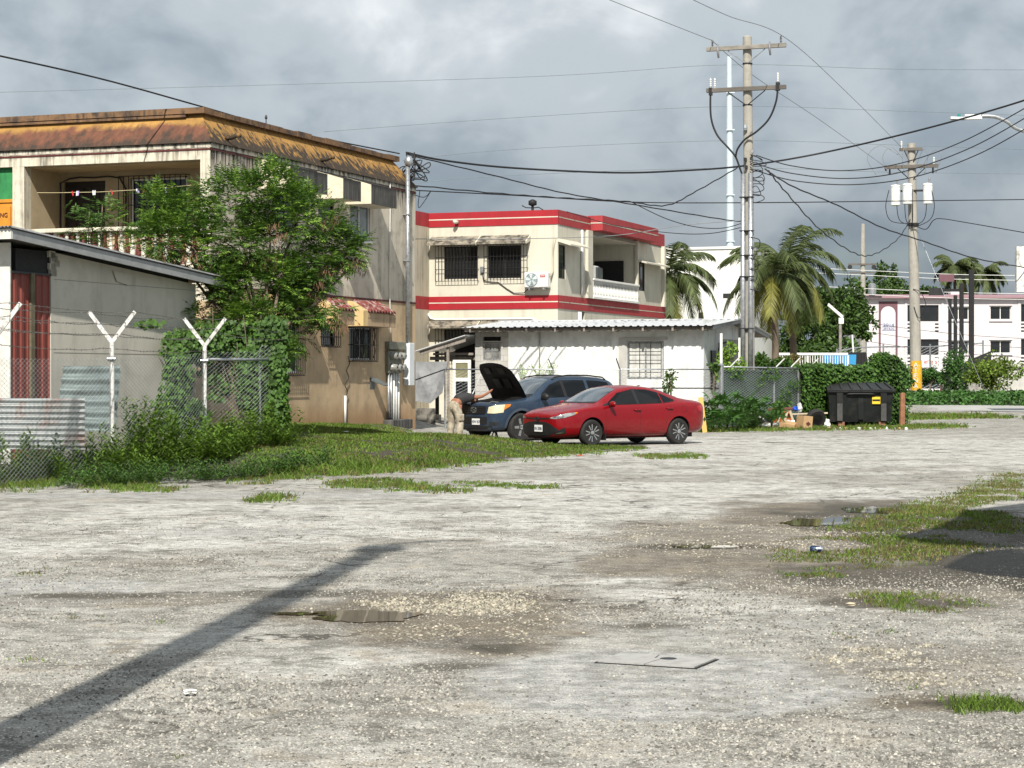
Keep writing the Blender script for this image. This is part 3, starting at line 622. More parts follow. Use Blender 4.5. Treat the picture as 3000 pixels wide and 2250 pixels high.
MB().tube([(-5.1, -.1, 4.0), (-5.0, -.1, 3.82), (-4.8, -.12, 3.77), (-.95, -.12, 3.77), (-.8, -.12, 3.7)], .045, 7).build('pipe', m_white, RB, True)
MB().tube([(-3.95, .02, 7.4), (-3.95, -.22, 7.4), (-4.0, -.3, 7.41)], .07, 9).build('drain_spout', m_rcream, RB, True)
sl_ = thing('roof_floodlight', 'small dark floodlight standing on the red roof edge', 'floodlight', (1.6806, 75, 7.77), R(-20))
MB().tube([(-1.05, .2, 0), (-1.05, .2, .2)], .05, 7).build('stem', m_dark, sl_); MB().lathe([(.06, .18), (.16, .22), (.16, .36), (.05, .42)], 10, (-1.05, .2, 0)).build('head', m_black, sl_, True)
MB().tube([(-1.45, .15, .2), (-1.3, .15, .12), (-1.05, .2, .1), (-.8, .15, .12), (-.6, .15, .0)], .02, 5).build('cable', m_wire, sl_, True)
bx = thing('stored_appliance', 'white boxed appliance standing on the red house balcony', 'appliance', (1.6806, 75, 0), R(-20))
MB().box(-.7, -.1, 4.3, 5.4, 4.65, 5.95, .02).build('carton', m_white, bx); MB().box(-.095, -.02, 4.9, 5.6, 5.0, 5.9, .02).build('grille_face', mat('dark louvre', (.05, .06, .06), .4), bx)

# ------------------------------------------------------------------ near concrete shed behind the fence
m_nsw = mat('greyish plaster', (.56, .53, .46), .9, .08, .8, spots=((.33, .31, .27), .35, 1.6), streak=((.25, .23, .2), .3, 3, .4), bump=.12)
m_nsf = mat('white plaster', (.66, .65, .6), .9, .1, 2, spots=((.42, .4, .35), .5, 3), bump=.2)
m_fas = mat('grey fascia board', (.32, .33, .335), .75, .12, 3, streak=((.2, .2, .2), .5, 3, 9), spots=((.17, .17, .17), .4, 6))
m_oxr = mat('oxide red corrugated steel', (.21, .05, .038), .6, .2, 3, spots=((.14, .05, .04), .5, 6), metal=.1)
NS = thing('plaster_shed', 'low plastered shed with grey fascia behind the barbed wire fence', 'shed', (-8.8555, 36, 0), R(-20))
zr = lambda y: 4.06 - .0685 * (y + .41)
mb = MB(); mb.poly([(0, 1.3, -.2), (0, 6.72, -.2), (0, 6.72, zr(6.72)), (0, 1.3, zr(1.3))]); mb.poly([(0, 6.72, -.2), (-5, 6.72, -.2), (-5, 6.72, zr(6.7)), (0, 6.72, zr(6.7))])
mb.box(-.2, .004, 1.3, 1.36, -.2, 3.5)
for (y0, z0) in ((1.3, 3.5), (1.27, 3.62), (1.4, 3.68), (1.33, 3.76), (1.25, 3.84)): mb.box(-.06, .0, y0, y0 + .2, z0, z0 + .12)
mb.build('side_wall', m_nsw, NS)
mb = MB(); mb.box(-5, -.25, .02, .22, -.2, zr(0)); mb.box(-.25, 0, -.002, .03, -.2, 3.7); mb.box(-.3, -.001, 0, .035, 3.3, zr(0)); mb.build('street_front_wall', m_nsf, NS)
for z in (3.44, 2.1, .9): MB().box(0, .003, 1.4, 6.7, z, z + .012).build('plaster_joint', mat('joint %d' % (z * 10), (.27, .26, .23), .9), NS)
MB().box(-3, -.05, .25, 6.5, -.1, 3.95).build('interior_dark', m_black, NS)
mb = MB(); n = 9
def corr(mb, y0, y1, z0, z1, x=-.03, pitch=.21, amp=.022):
    ys = []; y = y0
    while y < y1 - .01: ys += [(y, 0), (min(y1, y + pitch * .45), 0), (min(y1, y + pitch * .55), amp), (min(y1, y + pitch * .9), amp)]; y += pitch
    ys.append((y1, 0))
    for (a, p), (b, q) in zip(ys, ys[1:]): mb.poly([(x + p, a, z0), (x + q, b, z0), (x + q, b, z1), (x + p, a, z1)])
    return mb
corr(MB(), .05, .62, 0, 3.54).build('door_leaf', m_oxr, NS); corr(MB(), .74, 1.27, 0, 3.50).build('door_leaf', m_oxr, NS)
MB().box(-.02, .035, .62, .74, 0, 3.52).build('door_post', mat('mossy timber', (.13, .11, .07), .85, .3, 6), NS)
MB().box(-.02, .02, .03, 1.3, 3.5, 3.54).build('door_lintel', m_dark, NS)
MB().prism([(.02, 3.42, 3.70), (.02, 4.0, 3.66), (.02, 4.0, 3.44), (.02, 3.55, 3.5)], (.01, 0, 0)).build('soffit_bracket', m_nsw, NS)
# roof: sloped fascia boards and corrugated sheet
def sl(y, dz): return zr(y) + dz
ov = .36; y0, y1 = -.45, 7.3
MB()._a([(ov, y0, sl(y0, 0)), (ov, y1, sl(y1, 0)), (ov, y1, sl(y1, .16)), (ov, y0, sl(y0, .16)), (ov - .04, y0, sl(y0, 0)), (ov - .04, y1, sl(y1, 0)), (ov - .04, y1, sl(y1, .19)), (ov - .04, y0, sl(y0, .19))],
        [(0, 1, 2, 3), (7, 6, 5, 4), (0, 3, 7, 4), (1, 5, 6, 2), (3, 2, 6, 7), (0, 4, 5, 1)]).build('fascia_board', m_fas, NS)
MB().box(-5, ov - .041, y0 - .002, y0 + .04, sl(y0, .0), sl(y0, .18)).build('fascia_board', m_nsf, NS)
MB()._a([(ov - .05, y0 + .05, sl(y0, .1)), (ov - .05, y1, sl(y1, .1)), (-5, y1, sl(y1, .1)), (-5, y0 + .05, sl(y0, .1))], [(0, 1, 2, 3)]).build('soffit', m_nsw, NS)
mb = MB(); xs = [ov + .03 - .038 * k for k in range(142)]
P0 = [(x, y0 - .08, sl(y0, .21 + .018 * (k % 2 * 2 - 1))) for k, x in enumerate(xs)]; P1 = [(x, y1 + .05, sl(y1, .21 + .018 * (k % 2 * 2 - 1))) for k, x in enumerate(xs)]
mb._a(P0 + P1, [(i, i + 1, len(xs) + i + 1, len(xs) + i) for i in range(len(xs) - 1)]); mb.build('corrugated_roof', mat('dull roof sheet', (.3, .3, .3), .55, .2, 2, spots=((.08, .075, .07), .7, 4), metal=.3), NS, sharp=50)
# corrugated sheets leaning inside the fence
def sheet(name, label, p, w, h, pitch, m, rx, rz, amp=.022):
    t_ = thing(name, label, 'metal sheet', p, rz, 'loose roofing sheets'); mb = MB(); n = int(h / pitch * 8); rows = []
    for k in range(n + 1): z = h * k / n; rows.append((amp * sin(2 * pi * z / pitch), z))
    for (d0, z0), (d1, z1) in zip(rows, rows[1:]):
        for i in range(6):
            a, b = lerp(-w / 2, w / 2, i / 6), lerp(-w / 2, w / 2, (i + 1) / 6); f = lambda u: .03 * sin(u * 3 + z0 * 2)
            mb._a([(a, d0 + f(a), z0), (b, d0 + f(b), z0), (b, d1 + f(b), z1), (a, d1 + f(a), z1)], [(0, 1, 2, 3)])
    o = mb.build('panel', m, t_, True); bm = bmesh.new(); bm.from_mesh(o.data); bmesh.ops.remove_doubles(bm, verts=bm.verts, dist=.001); bm.to_mesh(o.data); bm.free(); o.rotation_euler.x = rx; return t_
m_zinc = mat('zinc sheet', (.36, .38, .38), .45, .2, 3, spots=((.2, .075, .04), .9, 1.5), metal=.35)
m_zinc2 = mat('blue grey zinc sheet', (.17, .21, .21), .45, .25, 2, spots=((.08, .095, .09), .7, 3), metal=.3)
a = at(95, 1310, 33.4); sheet('roofing_sheet', 'silver corrugated sheet with rust marks at the left photo edge', (a.x, a.y, .48), 1.75, .84, .092, m_zinc, R(-4), R(-6), .028)
a = at(250, 1255, 36.3); sheet('roofing_sheet', 'blue-grey ribbed sheet leaning in front of the plaster shed', (a.x, a.y, .7), 1.12, 1.2, .2, m_zinc2, R(-14), R(-12))
a = at(735, 1270, 43); sheet('roofing_sheet', 'small pale sheet lying low beside the vine-covered fence post', (a.x, a.y, .35), .55, .5, .18, m_zinc, R(-30), R(-12))

# ------------------------------------------------------------------ white shed with gable roof
m_wsh = mat('whitewash', (.76, .77, .75), .85, .06, 1.5, spots=((.52, .52, .5), .6, 2.2), streak=((.4, .4, .38), .45, 5, .6), bump=.15)
m_block = mat('bare concrete block', (.46, .45, .42), .92, .15, 3, spots=((.3, .29, .27), .4, 6), bump=.3)
m_rsheet = mat('white roof sheet', (.6, .61, .62), .45, .06, 2, metal=.2)
WS = thing('white_shed', 'white single-storey shed with corrugated gable roof behind the cars', 'shed', (6.1916, 66, 0), R(-20))
mb = MB(); wall(mb, front, -6.72, 0, -.2, 3.22, [(-2.58, -1.33, 1.55, 2.81)], .15); wall(mb, side, 0, 4.75, -.2, 3.5, [(.9, 1.5, 1.2, 2.5)], .15); mb.build('painted_wall', m_wsh, WS)
MB().box(.002, .01, 2.6, 4.7, 2.0, 2.9).build('wall_patch', m_conc, WS)  # grey patch high on the rear part of the side wall
# block end: each block a piece
bl = []
for r in range(16):
    z = -.1 + r * .205; x = -7.91 + (0 if r % 2 else -.0); first = True
    while x < -6.73:
        w = .2 if (first and r % 2) else .405; w = min(w, -6.722 - x); first = False
        if w > .05 and not ((x + w > -7.66 and x < -7.02) and z + .2 > 2.2 and z < 2.8) and not ((x + w > -7.74 and x < -7.02) and 2.8 < z + .1 < 3.0):
            bl.append((x, w, z))
        elif w > .05:
            if x < -7.62: bl.append((x, -7.62 - x - .008, z))
            if x + w > -7.0: bl.append((-6.99, x + w + 6.99, z))
        x += w
for (x, w, z) in bl:
    if w > .03: MB().box(x + .004, x + w - .004, rnd.uniform(-.006, .004), .2, z + .004, z + .201).build('block', m_block, WS)
MB().box(-7.9, -6.72, .015, .19, -.1, 2.2).box(-7.9, -7.62, .016, .19, 2.2, 3.2).box(-6.995, -6.721, .016, .19, 2.2, 3.2).build('mortar', m_conc, WS)
MB().box(-7.75, -7.0, .1, .16, 2.82, 2.99).build('vent_slot', m_black, WS); MB().box(-7.78, -6.97, -.03, .05, 2.8, 2.835).build('lintel', m_block, WS)
window(WS, front, -7.62, -7.0, 2.2, 2.79, .05, 2, 2, .05, m_metal, mat('dusty glass', (.2, .2, .19), .3, .6, 3))
window(WS, front, -2.58, -1.33, 1.55, 2.81, .07, 2, 1, .05, m_metal, mat('curtained glass', (.58, .58, .55), .35, .2, 4, streak=((.3, .3, .29), .7, 14, .3)))
grille(WS, front, -2.5, -1.41, 1.62, 2.75, .03, 3, 4, .012, m_dark)
MB().box(-2.86, -2.59, -.03, .02, .9, 2.9).box(-2.7, -1.2, -.035, .02, 2.83, 2.93).build('cement_patch', m_block, WS)
MB().tube([(-5.6, -.04, .5), (-5.6, -.04, 3.1)], .022, 6).build('conduit', m_metal, WS)
mb = MB(); mb._a([(-7.91, .21, 2.3), (-7.91, 4.75, 2.3), (-7.91, 4.75, 3.2), (-7.91, .21, 3.2)], [(0, 1, 2, 3)]); mb.poly([(-7.91, 4.75, -.2), (0, 4.75, -.2), (0, 4.75, 3.2), (-7.91, 4.75, 3.2)]); mb.build('rear_wall', m_block, WS)

def slope(mb, ya, za, yb, zb, x0=-8.2, x1=.5, pitch=.25):
    xs = []; x = x0
    while x < x1: xs += [(x, 0), (x + pitch * .55, 0), (x + pitch * .65, .03), (x + pitch * .9, .03)]; x += pitch
    xs.append((x1, 0)); n = len(xs)
    mb._a([(x, ya, za + p) for x, p in xs] + [(x, yb, zb + p) for x, p in xs], [(i, i + 1, n + i + 1, n + i) for i in range(n - 1)])
mb = MB(); slope(mb, -.65, 3.27, 3.2, 3.56); mb.build('corrugated_roof', m_rsheet, WS)
mb = MB(); slope(mb, 3.2, 3.562, 7.6, 3.1); mb.build('corrugated_roof', m_rsheet, WS)
MB().box(-8.2, .5, 3.0, 3.4, 3.57, 3.6).build('ridge_cap', m_rsheet, WS)
MB().box(-8.1, .45, -.5, -.42, 3.14, 3.25).build('eave_beam', m_wood, WS)
for k in range(9): MB().box(-7.9 + k, -7.84 + k, -.6, 0, 3.12, 3.26).build('rafter_end', m_wood, WS)
MB()._a([(.47, -.6, 3.16), (.47, 3.2, 3.45), (.47, 7.5, 2.99), (.47, 7.5, 3.09), (.47, 3.2, 3.55), (.47, -.6, 3.26), (.43, -.6, 3.16), (.43, 3.2, 3.45), (.43, 7.5, 2.99), (.43, 7.5, 3.09), (.43, 3.2, 3.55), (.43, -.6, 3.26)],
        [(0, 1, 4, 5), (1, 2, 3, 4), (11, 10, 7, 6), (10, 9, 8, 7), (0, 6, 7, 1), (1, 7, 8, 2)]).build('barge_board', m_fas, WS)
MB()._a([(.42, -.55, 3.2), (.42, 3.2, 3.49), (-7.8, 3.2, 3.49), (-7.8, -.55, 3.2), (.42, 7.5, 3.03), (-7.8, 7.5, 3.03)], [(0, 1, 2, 3), (1, 4, 5, 2)]).build('roof_underside', m_wood, WS)
MB().tube([(.06, 1.6, 2.2), (.06, 1.9, 2.75), (.06, 3.2, 2.8), (.06, 4.5, 2.5)], .03, 6).build('cable', m_wire, WS, True)
MB().box(.0, .05, .92, 1.48, 1.2, 2.5).build('side_door', m_dark, WS)
# lean-to beside it
LT = thing('lean_to', 'timber lean-to with sloping tin roof left of the white shed', 'lean-to', (6.1916, 66, 0), R(-20))
MB()._a([(-7.93, -.9, 3.0), (-9.75, -.9, 2.47), (-9.75, 2.5, 2.5), (-7.93, 2.5, 3.05), (-7.93, -.9, 3.03), (-9.75, -.9, 2.5), (-9.75, 2.5, 2.53), (-7.93, 2.5, 3.08)], [(0, 3, 2, 1), (4, 5, 6, 7), (0, 1, 5, 4), (1, 2, 6, 5), (2, 3, 7, 6), (3, 0, 4, 7)]).build('tin_roof', m_rsheet, LT)
MB().prism([(-7.95, -.8, 2.96), (-9.6, -.8, 2.49), (-9.6, -.8, 2.36), (-7.95, -.8, 2.8)], (0, .06, 0)).build('beam', m_wood, LT)
MB().box(-8.66, -8.58, -.72, -.64, .2, 2.72).build('post', m_wood, LT); MB().box(-9.52, -9.42, .4, .5, .2, 2.5).build('post', m_dark, LT)
MB().box(-9.7, -7.95, .35, .42, 2.2, 2.32).build('rail', m_wood, LT); MB().box(-9.5, -7.95, 2.2, 2.24, .2, 3.0).build('back_boards', m_dark, LT); MB().box(-9.4, -7.95, -.1, -.04, 2.36, 2.44).build('rail', m_wood, LT)
dr = thing('door_frame', 'white two-pane door propped under the lean-to', 'door', (6.1916, 66, 0), R(-20))
mb = MB()
for (a, b, c, d) in ((-8.52, -8.42, .5, 2.2), (-7.98, -7.88, .5, 2.2), (-8.42, -7.98, 2.1, 2.2), (-8.42, -7.98, 1.48, 1.6), (-8.42, -7.98, .85, .97), (-8.42, -7.98, .4, .5)): mb.box(a, b, -.5, -.45, c, d)
mb.build('frame', m_white, dr); MB().box(-8.42, -7.98, -.48, -.47, 1.6, 2.1).build('pane', mat('olive glass', (.2, .19, .11), .25, .2), dr); MB().box(-8.42, -7.98, -.48, -.47, .97, 1.48).build('pane', m_glass, dr)
st = thing('steel_sheet', 'dull grey flat steel sheet leaning beside the white door', 'metal sheet', (6.1916, 66, 0), R(-20))
MB().prism([(-9.75, -1.2, .85), (-9.05, -1.2, .75), (-8.72, -.95, 1.1), (-8.6, -.75, 2.14), (-9.75, -.9, 2.14)], (0, .015, 0)).build('panel', mat('dull steel', (.2, .205, .21), .5, .25, 2, spots=((.11, .11, .115), .6, 2.5), metal=.3), st)
bw_ = thing('block_wall', 'low mould-stained block wall behind the bending person', 'wall', (6.1916, 66, 0), R(-20))
m_mblock = mat('mould stained block', (.2, .185, .16), .95, .3, 2, spots=((.03, .028, .025), .85, 3), bump=.3)
for r in range(3):
    for k in range(6): MB().box(-10.6 + k * .4 + .2 * (r % 2), -10.21 + k * .4 + .2 * (r % 2), -3.0 + rnd.uniform(0, .01), -2.8, .02 + r * .2, .215 + r * .2).build('block', m_mblock, bw_)

# ------------------------------------------------------------------ far buildings
m_moto = mat('pale pink render', (.6, .565, .58), .85, .05, .5, spots=((.55, .5, .5), .3, 1)); m_plum = mat('plum paint', (.15, .07, .085), .7, .1); m_proof = mat('plum roof edge', (.3, .18, .2), .7, .1)
a = at(2540, 880, 165); MO = thing('motel_block', 'pale pink three-storey block with plum arch panel far behind the poles', 'building', (a.x, 165, 0), 0)
H_ = [(3.27, 5.79, 6.02, 7.34), (6.6, 8.24, 6.15, 7.19), (9.97, 11.65, 6.15, 7.26), (3.27, 5.79, 3.31, 4.58), (6.6, 8.24, 3.4, 4.45), (9.97, 11.65, 3.43, 4.49), (12.45, 14.9, 6.0, 7.4), (12.45, 14.9, 3.3, 4.6), (3.27, 5.79, .6, 1.9)]
mb = MB(); wall(mb, front, 0, 26, -.5, 7.9, H_, .25); mb.poly([(0, 0, -.5), (0, 12, -.5), (0, 12, 7.9), (0, 0, 7.9)]); mb.build('wall', m_moto, MO)
MB()._a([(-.35, -.5, 7.88), (26, -.5, 7.88), (26, 1.6, 8.25), (-.1, 1.6, 8.25), (-.35, -.5, 8.0), (26, -.5, 8.0)], [(0, 1, 5, 4), (4, 5, 2, 3)]).box(-.1, 26, 1.6, 12, 7.9, 8.24).build('roof', m_proof, MO)
MB().box(7.2, 8.2, 2, 3, 8.24, 8.6).build('roof_hatch', m_moto, MO)
for i, (u0, u1, w0, w1) in enumerate(H_):
    window(MO, front, u0, u1, w0, w1, .2, 2, fm=m_white if u0 > 6 and u0 < 12 else m_black, fr=.06)
    if 6 < u0 < 12: MB().box(u0 - .1, u1 + .1, -.12, 0, w0 - .14, w0 - .05).box(u0 - .1, u1 + .1, -.1, 0, w1 + .03, w1 + .08).build('window_trim', m_moto, MO)
for u0 in (3.27, 12.45):
    for w in (5.93, 3.2):
        for k in range(3):
            for (p, q) in ((u0, u0 + .3), (u0 + 2.22, u0 + 2.52)): MB().box(p, q, -.004, .02, w - .2 - k * .28, w - .07 - k * .28).build('rail_slot', m_black, MO)
for x in (3.05, 6.0, 12.2): MB().box(x, x + .2, -.06, 0, 0, 7.8).build('pilaster', m_moto, MO)
mb = MB(); xc, rr = 1.71, .6
mb.box(.95, 1.11, -.03, 0, 0, 7.62); mb.box(2.31, 2.47, -.03, 0, 0, 7.62)
n = 14
for k in range(n):
    a0, a1 = pi * k / n, pi * (k + 1) / n; mb.prism([(xc + rr * cos(a0), -.03, 6.67 + rr * sin(a0)), (xc + rr * cos(a1), -.03, 6.67 + rr * sin(a1)), (xc + rr * cos(a1), -.03, 7.62), (xc + rr * cos(a0), -.03, 7.62)], (0, .03, 0))
mb.build('arch_panel', m_plum, MO)
m_bl = mat('blue lettering', (.05, .12, .3), .6); m_rd = mat('red lettering', (.45, .03, .03), .6)
text('2014', .32, m_bl, MO, (1.75, -.02, 5.72), (R(90), 0, 0), sx=1.4); text("LEE'S BLDG", .2, m_bl, MO, (1.75, -.02, 5.42), (R(90), 0, 0), sx=.95)
MB().box(1.2, 2.3, -.02, -.012, 5.28, 5.31).box(1.2, 2.3, -.02, -.012, 5.56, 5.59).build('sign_line', m_bl, MO)
sg = thing('shop_sign', 'white shop sign with red script lettering on the pink block', 'sign', (MO.location.x, 165, 0), 0)
MB().box(3.5, 5.7, -.2, -.1, 2.3, 3.05).build('board', m_white, sg); text("elle's", .55, m_rd, sg, (5.1, -.22, 2.76), (R(90), R(-0), 0)); text('ON', .3, m_black, sg, (5.35, -.22, 2.42), (R(90), 0, 0))
# plain white building
m_wb = mat('bright white render', (.74, .74, .7), .8, .04, .3)
a = at(1960, 730, 130); b = at(2190, 730, 130)
WB = thing('white_hall', 'tall plain white hall behind the palms', 'building', (b.x, 130, 0), R(-20))
MB().box(-12, 0, 0, 9, -.5, 9.75).build('wall', m_wb, WB); MB().box(-12.1, .1, -.1, 9.1, 9.75, 9.9).build('parapet', m_wb, WB); MB().box(-3.2, -2.9, -.08, 0, 5.2, 5.7).lathe([(.12, 0), (.16, .12), (.1, .3)], 8, (-3.05, -.16, 5.0)).build('wall_lamp', m_dark, WB)
MB().box(-1.6, -.9, -.02, 0, 6.6, 6.9).build('wall_plate', m_dark, WB)
# ------------------------------------------------------------------ chain-link fences
m_link = mat('galvanised wire', (.5, .52, .53), .4, .1, metal=.5)
m_post = mat('flaking white steel post', (.62, .62, .6), .6, .15, 6, spots=((.2, .17, .14), .7, 12))
m_barb = mat('barbed wire', (.14, .13, .12), .6, .3, metal=.4)
def mesh_panel(a, b, z0, z1, par, m, cell=.076, w=.0024, wav=.02):
    """woven wire: zigzag wires as thin four-sided bars"""
    a, b = Vector(a), Vector(b); d = b - a; Ln = d.length; u = d.normalized(); n = Vector((-u.y, u.x, 0)); mb = MB()
    V = mb.v; Fs = mb.f; cols = int(Ln / cell); rows = int((z1 - z0) / cell)
    for c in range(cols):
        s0 = c * cell
        for r in range(rows * 2):
            k0, k1 = r, r + 1
            for (ka, kb, off) in ((k0, k1, 0),):
                sa = s0 + (cell * 1.04 if (ka + c) % 2 else -cell * .04); sb = s0 + (cell * 1.04 if (kb + c) % 2 else -cell * .04)
                za, zb = z0 + ka * cell / 2 * 1.0, z0 + kb * cell / 2
                wv = wav * (noise.noise((s0 * .7, za * .8, 1)))
                pa = a + u * sa + n * (wv + (.003 if ka % 2 else -.003)); pb = a + u * sb + n * (wv + (.003 if kb % 2 else -.003))
                pa.z, pb.z = za + hgt(pa.x, pa.y) * .8, zb + hgt(pb.x, pb.y) * .8
                t = (pb - pa).normalized(); q = t.cross(n).normalized() * w; e = n * w; i = len(V)
                V.extend([tuple(pa + q), tuple(pa - q * .5 + e), tuple(pa - q * .5 - e), tuple(pb + q), tuple(pb - q * .5 + e), tuple(pb - q * .5 - e)])
                Fs.extend([(i, i + 1, i + 4, i + 3), (i + 1, i + 2, i + 5, i + 4), (i + 2, i, i + 3, i + 5)]); mb.m.extend([0] * 3)
    o = mb.build('wire_mesh', m, par); o['kind'] = 'stuff'; return o
def barb(par, pts, r=.0048):
    mb = MB(); P = [Vector(p) for p in pts]; mb.tube(P, r, 4)
    for a, b in zip(P, P[1:]):
        n = int((b - a).length / .13)
        for k in range(n):
            p = a.lerp(b, (k + .5) / n); q = Vector((rnd.uniform(-1, 1), rnd.uniform(-1, 1), rnd.uniform(-1, 1))).normalized() * .022; mb.tube([p - q, p + q], r * .8, 3)
    return mb.build('barbed_wire', m_barb, par)
def sagp(a, b, s, n=10, j=.012):
    a, b = Vector(a), Vector(b); return [a.lerp(b, k / n) - Vector((0, 0, 4 * s * (k / n) * (1 - k / n) + rnd.uniform(-j, j))) for k in range(n + 1)]
LF = thing('barbed_wire_fence', 'chain-link fence with Y-shaped barbed wire arms in front of the plaster shed', 'fence')
post = [(-8.68, 26.4), (-7.73, 30.5), (-6.78, 34.6), (-5.84, 38.8)]
u = Vector((.95, 4.1, 0)).normalized(); n_ = Vector((u.y, -u.x, 0))
TOP = 1.95
for i, (x, y) in enumerate(post):
    MB().tube([(x, y, -.1), (x, y, TOP + .32)], .042, 10).build('post', m_post, LF, sharp=40)
    # arms spread across the view, perpendicular to the fence run
    for s_ in (-1, 1):
        e = Vector((x, y, TOP + .3)); t_ = e + Vector((.95, -.1, 0)) * s_ * .42 + Vector((0, 0, .52))
        q = (t_ - e).normalized(); r_ = q.cross(Vector((0, 1, 0))).normalized() * .032; f = Vector((0, .02, 0))
        MB()._a([e + r_ + f, e - r_ + f, t_ - r_ + f, t_ + r_ + f, e + r_ - f, e - r_ - f, t_ - r_ - f, t_ + r_ - f], [(0, 1, 2, 3), (7, 6, 5, 4), (0, 3, 7, 4), (1, 5, 6, 2), (3, 2, 6, 7), (0, 4, 5, 1)]).build('arm', m_post, LF)
    MB().tube([(x - .07, y - .05, TOP + .02), (x + .07, y - .05, TOP + .02)], .03, 8).build('clamp', m_metal, LF)
for i, ((x0, y0), (x1, y1)) in enumerate(zip(post, post[1:])):
    mesh_panel((x0, y0, 0), (x1, y1, 0), .05, TOP, LF, m_link)
    for s_ in (-1, 1):
        for t_ in (.98, .62, .28):
            o = Vector((.95, -.1, 0)) * s_ * .42 * t_ + Vector((0, 0, TOP + .3 + .52 * t_)); barb(LF, sagp(Vector((x0, y0, 0)) + o, Vector((x1, y1, 0)) + o, .03 + .03 * rnd.random()))
    barb(LF, sagp((x0, y0, TOP + .2), (x1, y1, TOP + .2), .04))
ce = (-4.62, 41.2)
mesh_panel((*post[-1], 0), (*ce, 0), .05, TOP + .03, LF, m_link)
MB().tube([(*post[-1], TOP + .04), (*ce, TOP + .06)], .03, 8).build('top_rail', m_metal, LF, True); MB().tube([(*ce, 0), (*ce, TOP + .25)], .05, 10).build('post', m_metal, LF, sharp=40)
for t_ in (.98, .5): o = Vector((.95, -.1, 0)) * .42 * t_ + Vector((0, 0, TOP + .3 + .52 * t_)); barb(LF, sagp(Vector((*post[-1], 0)) + o, Vector((*ce, TOP + .3 + .3 * t_)), .05))
# fence in front of the white shed
WF = thing('low_wire_fence', 'chain-link fence with top rail running behind the two cars', 'fence')
pw = [(-2.12, 64.6), (1.3, 64.4), (3.4, 64.2), (6.56, 64)]
for (x, y) in pw[:-1]: MB().tube([(x, y, 0), (x, y, 1.9)], .03, 8).build('post', m_metal, WF, sharp=40)
MB().tube([(3.4, 64.2, 1.85), (3.27, 64.1, 2.22)], .018, 6).build('arm', m_dark, WF); MB().tube([(1.3, 64.4, 1.85), (1.15, 64.3, 2.2)], .018, 6).build('arm', m_dark, WF)
MB().tube([(x, y, 1.87) for x, y in pw], .024, 7).build('top_rail', m_metal, WF, True); MB().tube([(x, y, 1.28) for x, y in pw[1:]], .02, 6).build('mid_rail', m_dark, WF, True)
MB().tube([(-2.1, 64.6, 1.88), (-3.0, 64.2, 1.55), (-3.4, 64, 1.5)], .02, 6).build('brace', m_dark, WF)
mesh_panel((*pw[0], 0), (*pw[-1], 0), .1, 1.86, WF, m_link, .1, .0035)
# fence round the corner, green mesh screen, vines
RF = thing('corner_wire_fence', 'chain-link fence with green screen beside the utility pole', 'fence')
c0, c1 = Vector((6.56, 64, 0)), Vector((13.1, 69.4, 0)); ud = (c1 - c0).normalized()
MB().tube([(6.56, 64, 0), (6.56, 64, 2.0)], .075, 12).lathe([(.09, 1.98), (.09, 2.02), (.03, 2.08)], 10, (6.56, 64, 0)).build('corner_post', m_metal, RF, sharp=40)
MB().tube([(6.56, 64, 2.0), (6.56, 64, 3.0)], .045, 8).build('corner_post_extension', m_white, RF)
for t_ in (2.4, 3.55, 5.2): p = c0 + ud * t_; MB().tube([(p.x, p.y, 0), (p.x, p.y, 1.93)], .035, 8).build('post', m_metal, RF, sharp=40)
MB().tube([tuple(c0 + Vector((0, 0, 1.95))), tuple(c0 + ud * 4.0 + Vector((0, 0, 1.9)))], .026, 7).build('top_rail', m_metal, RF, True)
for t_ in (.4, 2.5, 3.2, 4.1): p = c0 + ud * t_ + Vector((0, 0, 1.95)); MB().tube([p, p + Vector((.28, .0, .28))], .022, 6).build('arm', m_post, RF)
mesh_panel(c0, c0 + ud * 4.2, .05, 1.92, RF, m_link, .08, .003)
p, q = c0 + Vector((-.06, .12, 0)), c0 + ud * 4.0 + Vector((-.06, .12, 0))
MB()._a([tuple(p + Vector((0, 0, .1))), tuple(q + Vector((0, 0, .1))), tuple(q + Vector((0, 0, 1.85))), tuple(p + Vector((0, 0, 1.85)))], [(0, 1, 2, 3)]).build('green_screen', mat('dark green shade net', (.03, .06, .042), .8, .35, 3), RF)
wp = thing('wooden_post', 'reddish wooden post at the right end of the ivy hedge', 'post', (13.0, 68.0, 0)); MB().tube([(0, 0, 0), (.02, 0, 1.1)], [.1, .085], 8).build('shaft', mat('reddish timber', (.3, .14, .075), .85, .25, 5, streak=((.1, .05, .03), .6, 14, 1)), wp, sharp=40)
# far fences
FF = thing('far_wire_fence', 'tall wire fence in front of the pink block', 'fence')
pts = [at(2452, 1030, 112), at(2510, 1018, 112), at(2588, 1016, 112), at(2725, 1016, 112), at(2880, 1005, 112)]
for i, p in enumerate(pts): MB().tube([(p.x, p.y, 0), (p.x - (.25 if i == 1 else 0), p.y, p.z + (.7 if i == 1 else .15))], .05, 7).build('post', m_white if i == 1 else m_metal, FF, sharp=40)
MB().tube(pts, .035, 6).build('top_rail', m_metal, FF); mesh_panel((pts[0].x, 112, 0), (pts[-1].x, 112, 0), .6, 3.15, FF, m_link, .16, .004, 0)
GF = thing('white_railing', 'white upright-bar railing above the ivy hedge', 'railing')
a, b = at(2270, 1035, 100), at(2484, 1030, 100)
MB().box(a.x, b.x, 99.95, 100.05, 2.66, 2.78).build('top_rail', m_white, GF); MB().box(a.x, b.x, 99.96, 100.04, 2.0 - .9, 2.0 - .8).build('bottom_rail', m_white, GF)
for k in range(30):
    x = lerp(a.x, b.x, k / 29); w = .05 if k in (0, 13, 29) else .018; MB().box(x - w, x + w, 99.98, 100.02, 1.15, 2.66).build('bar', m_white, GF)
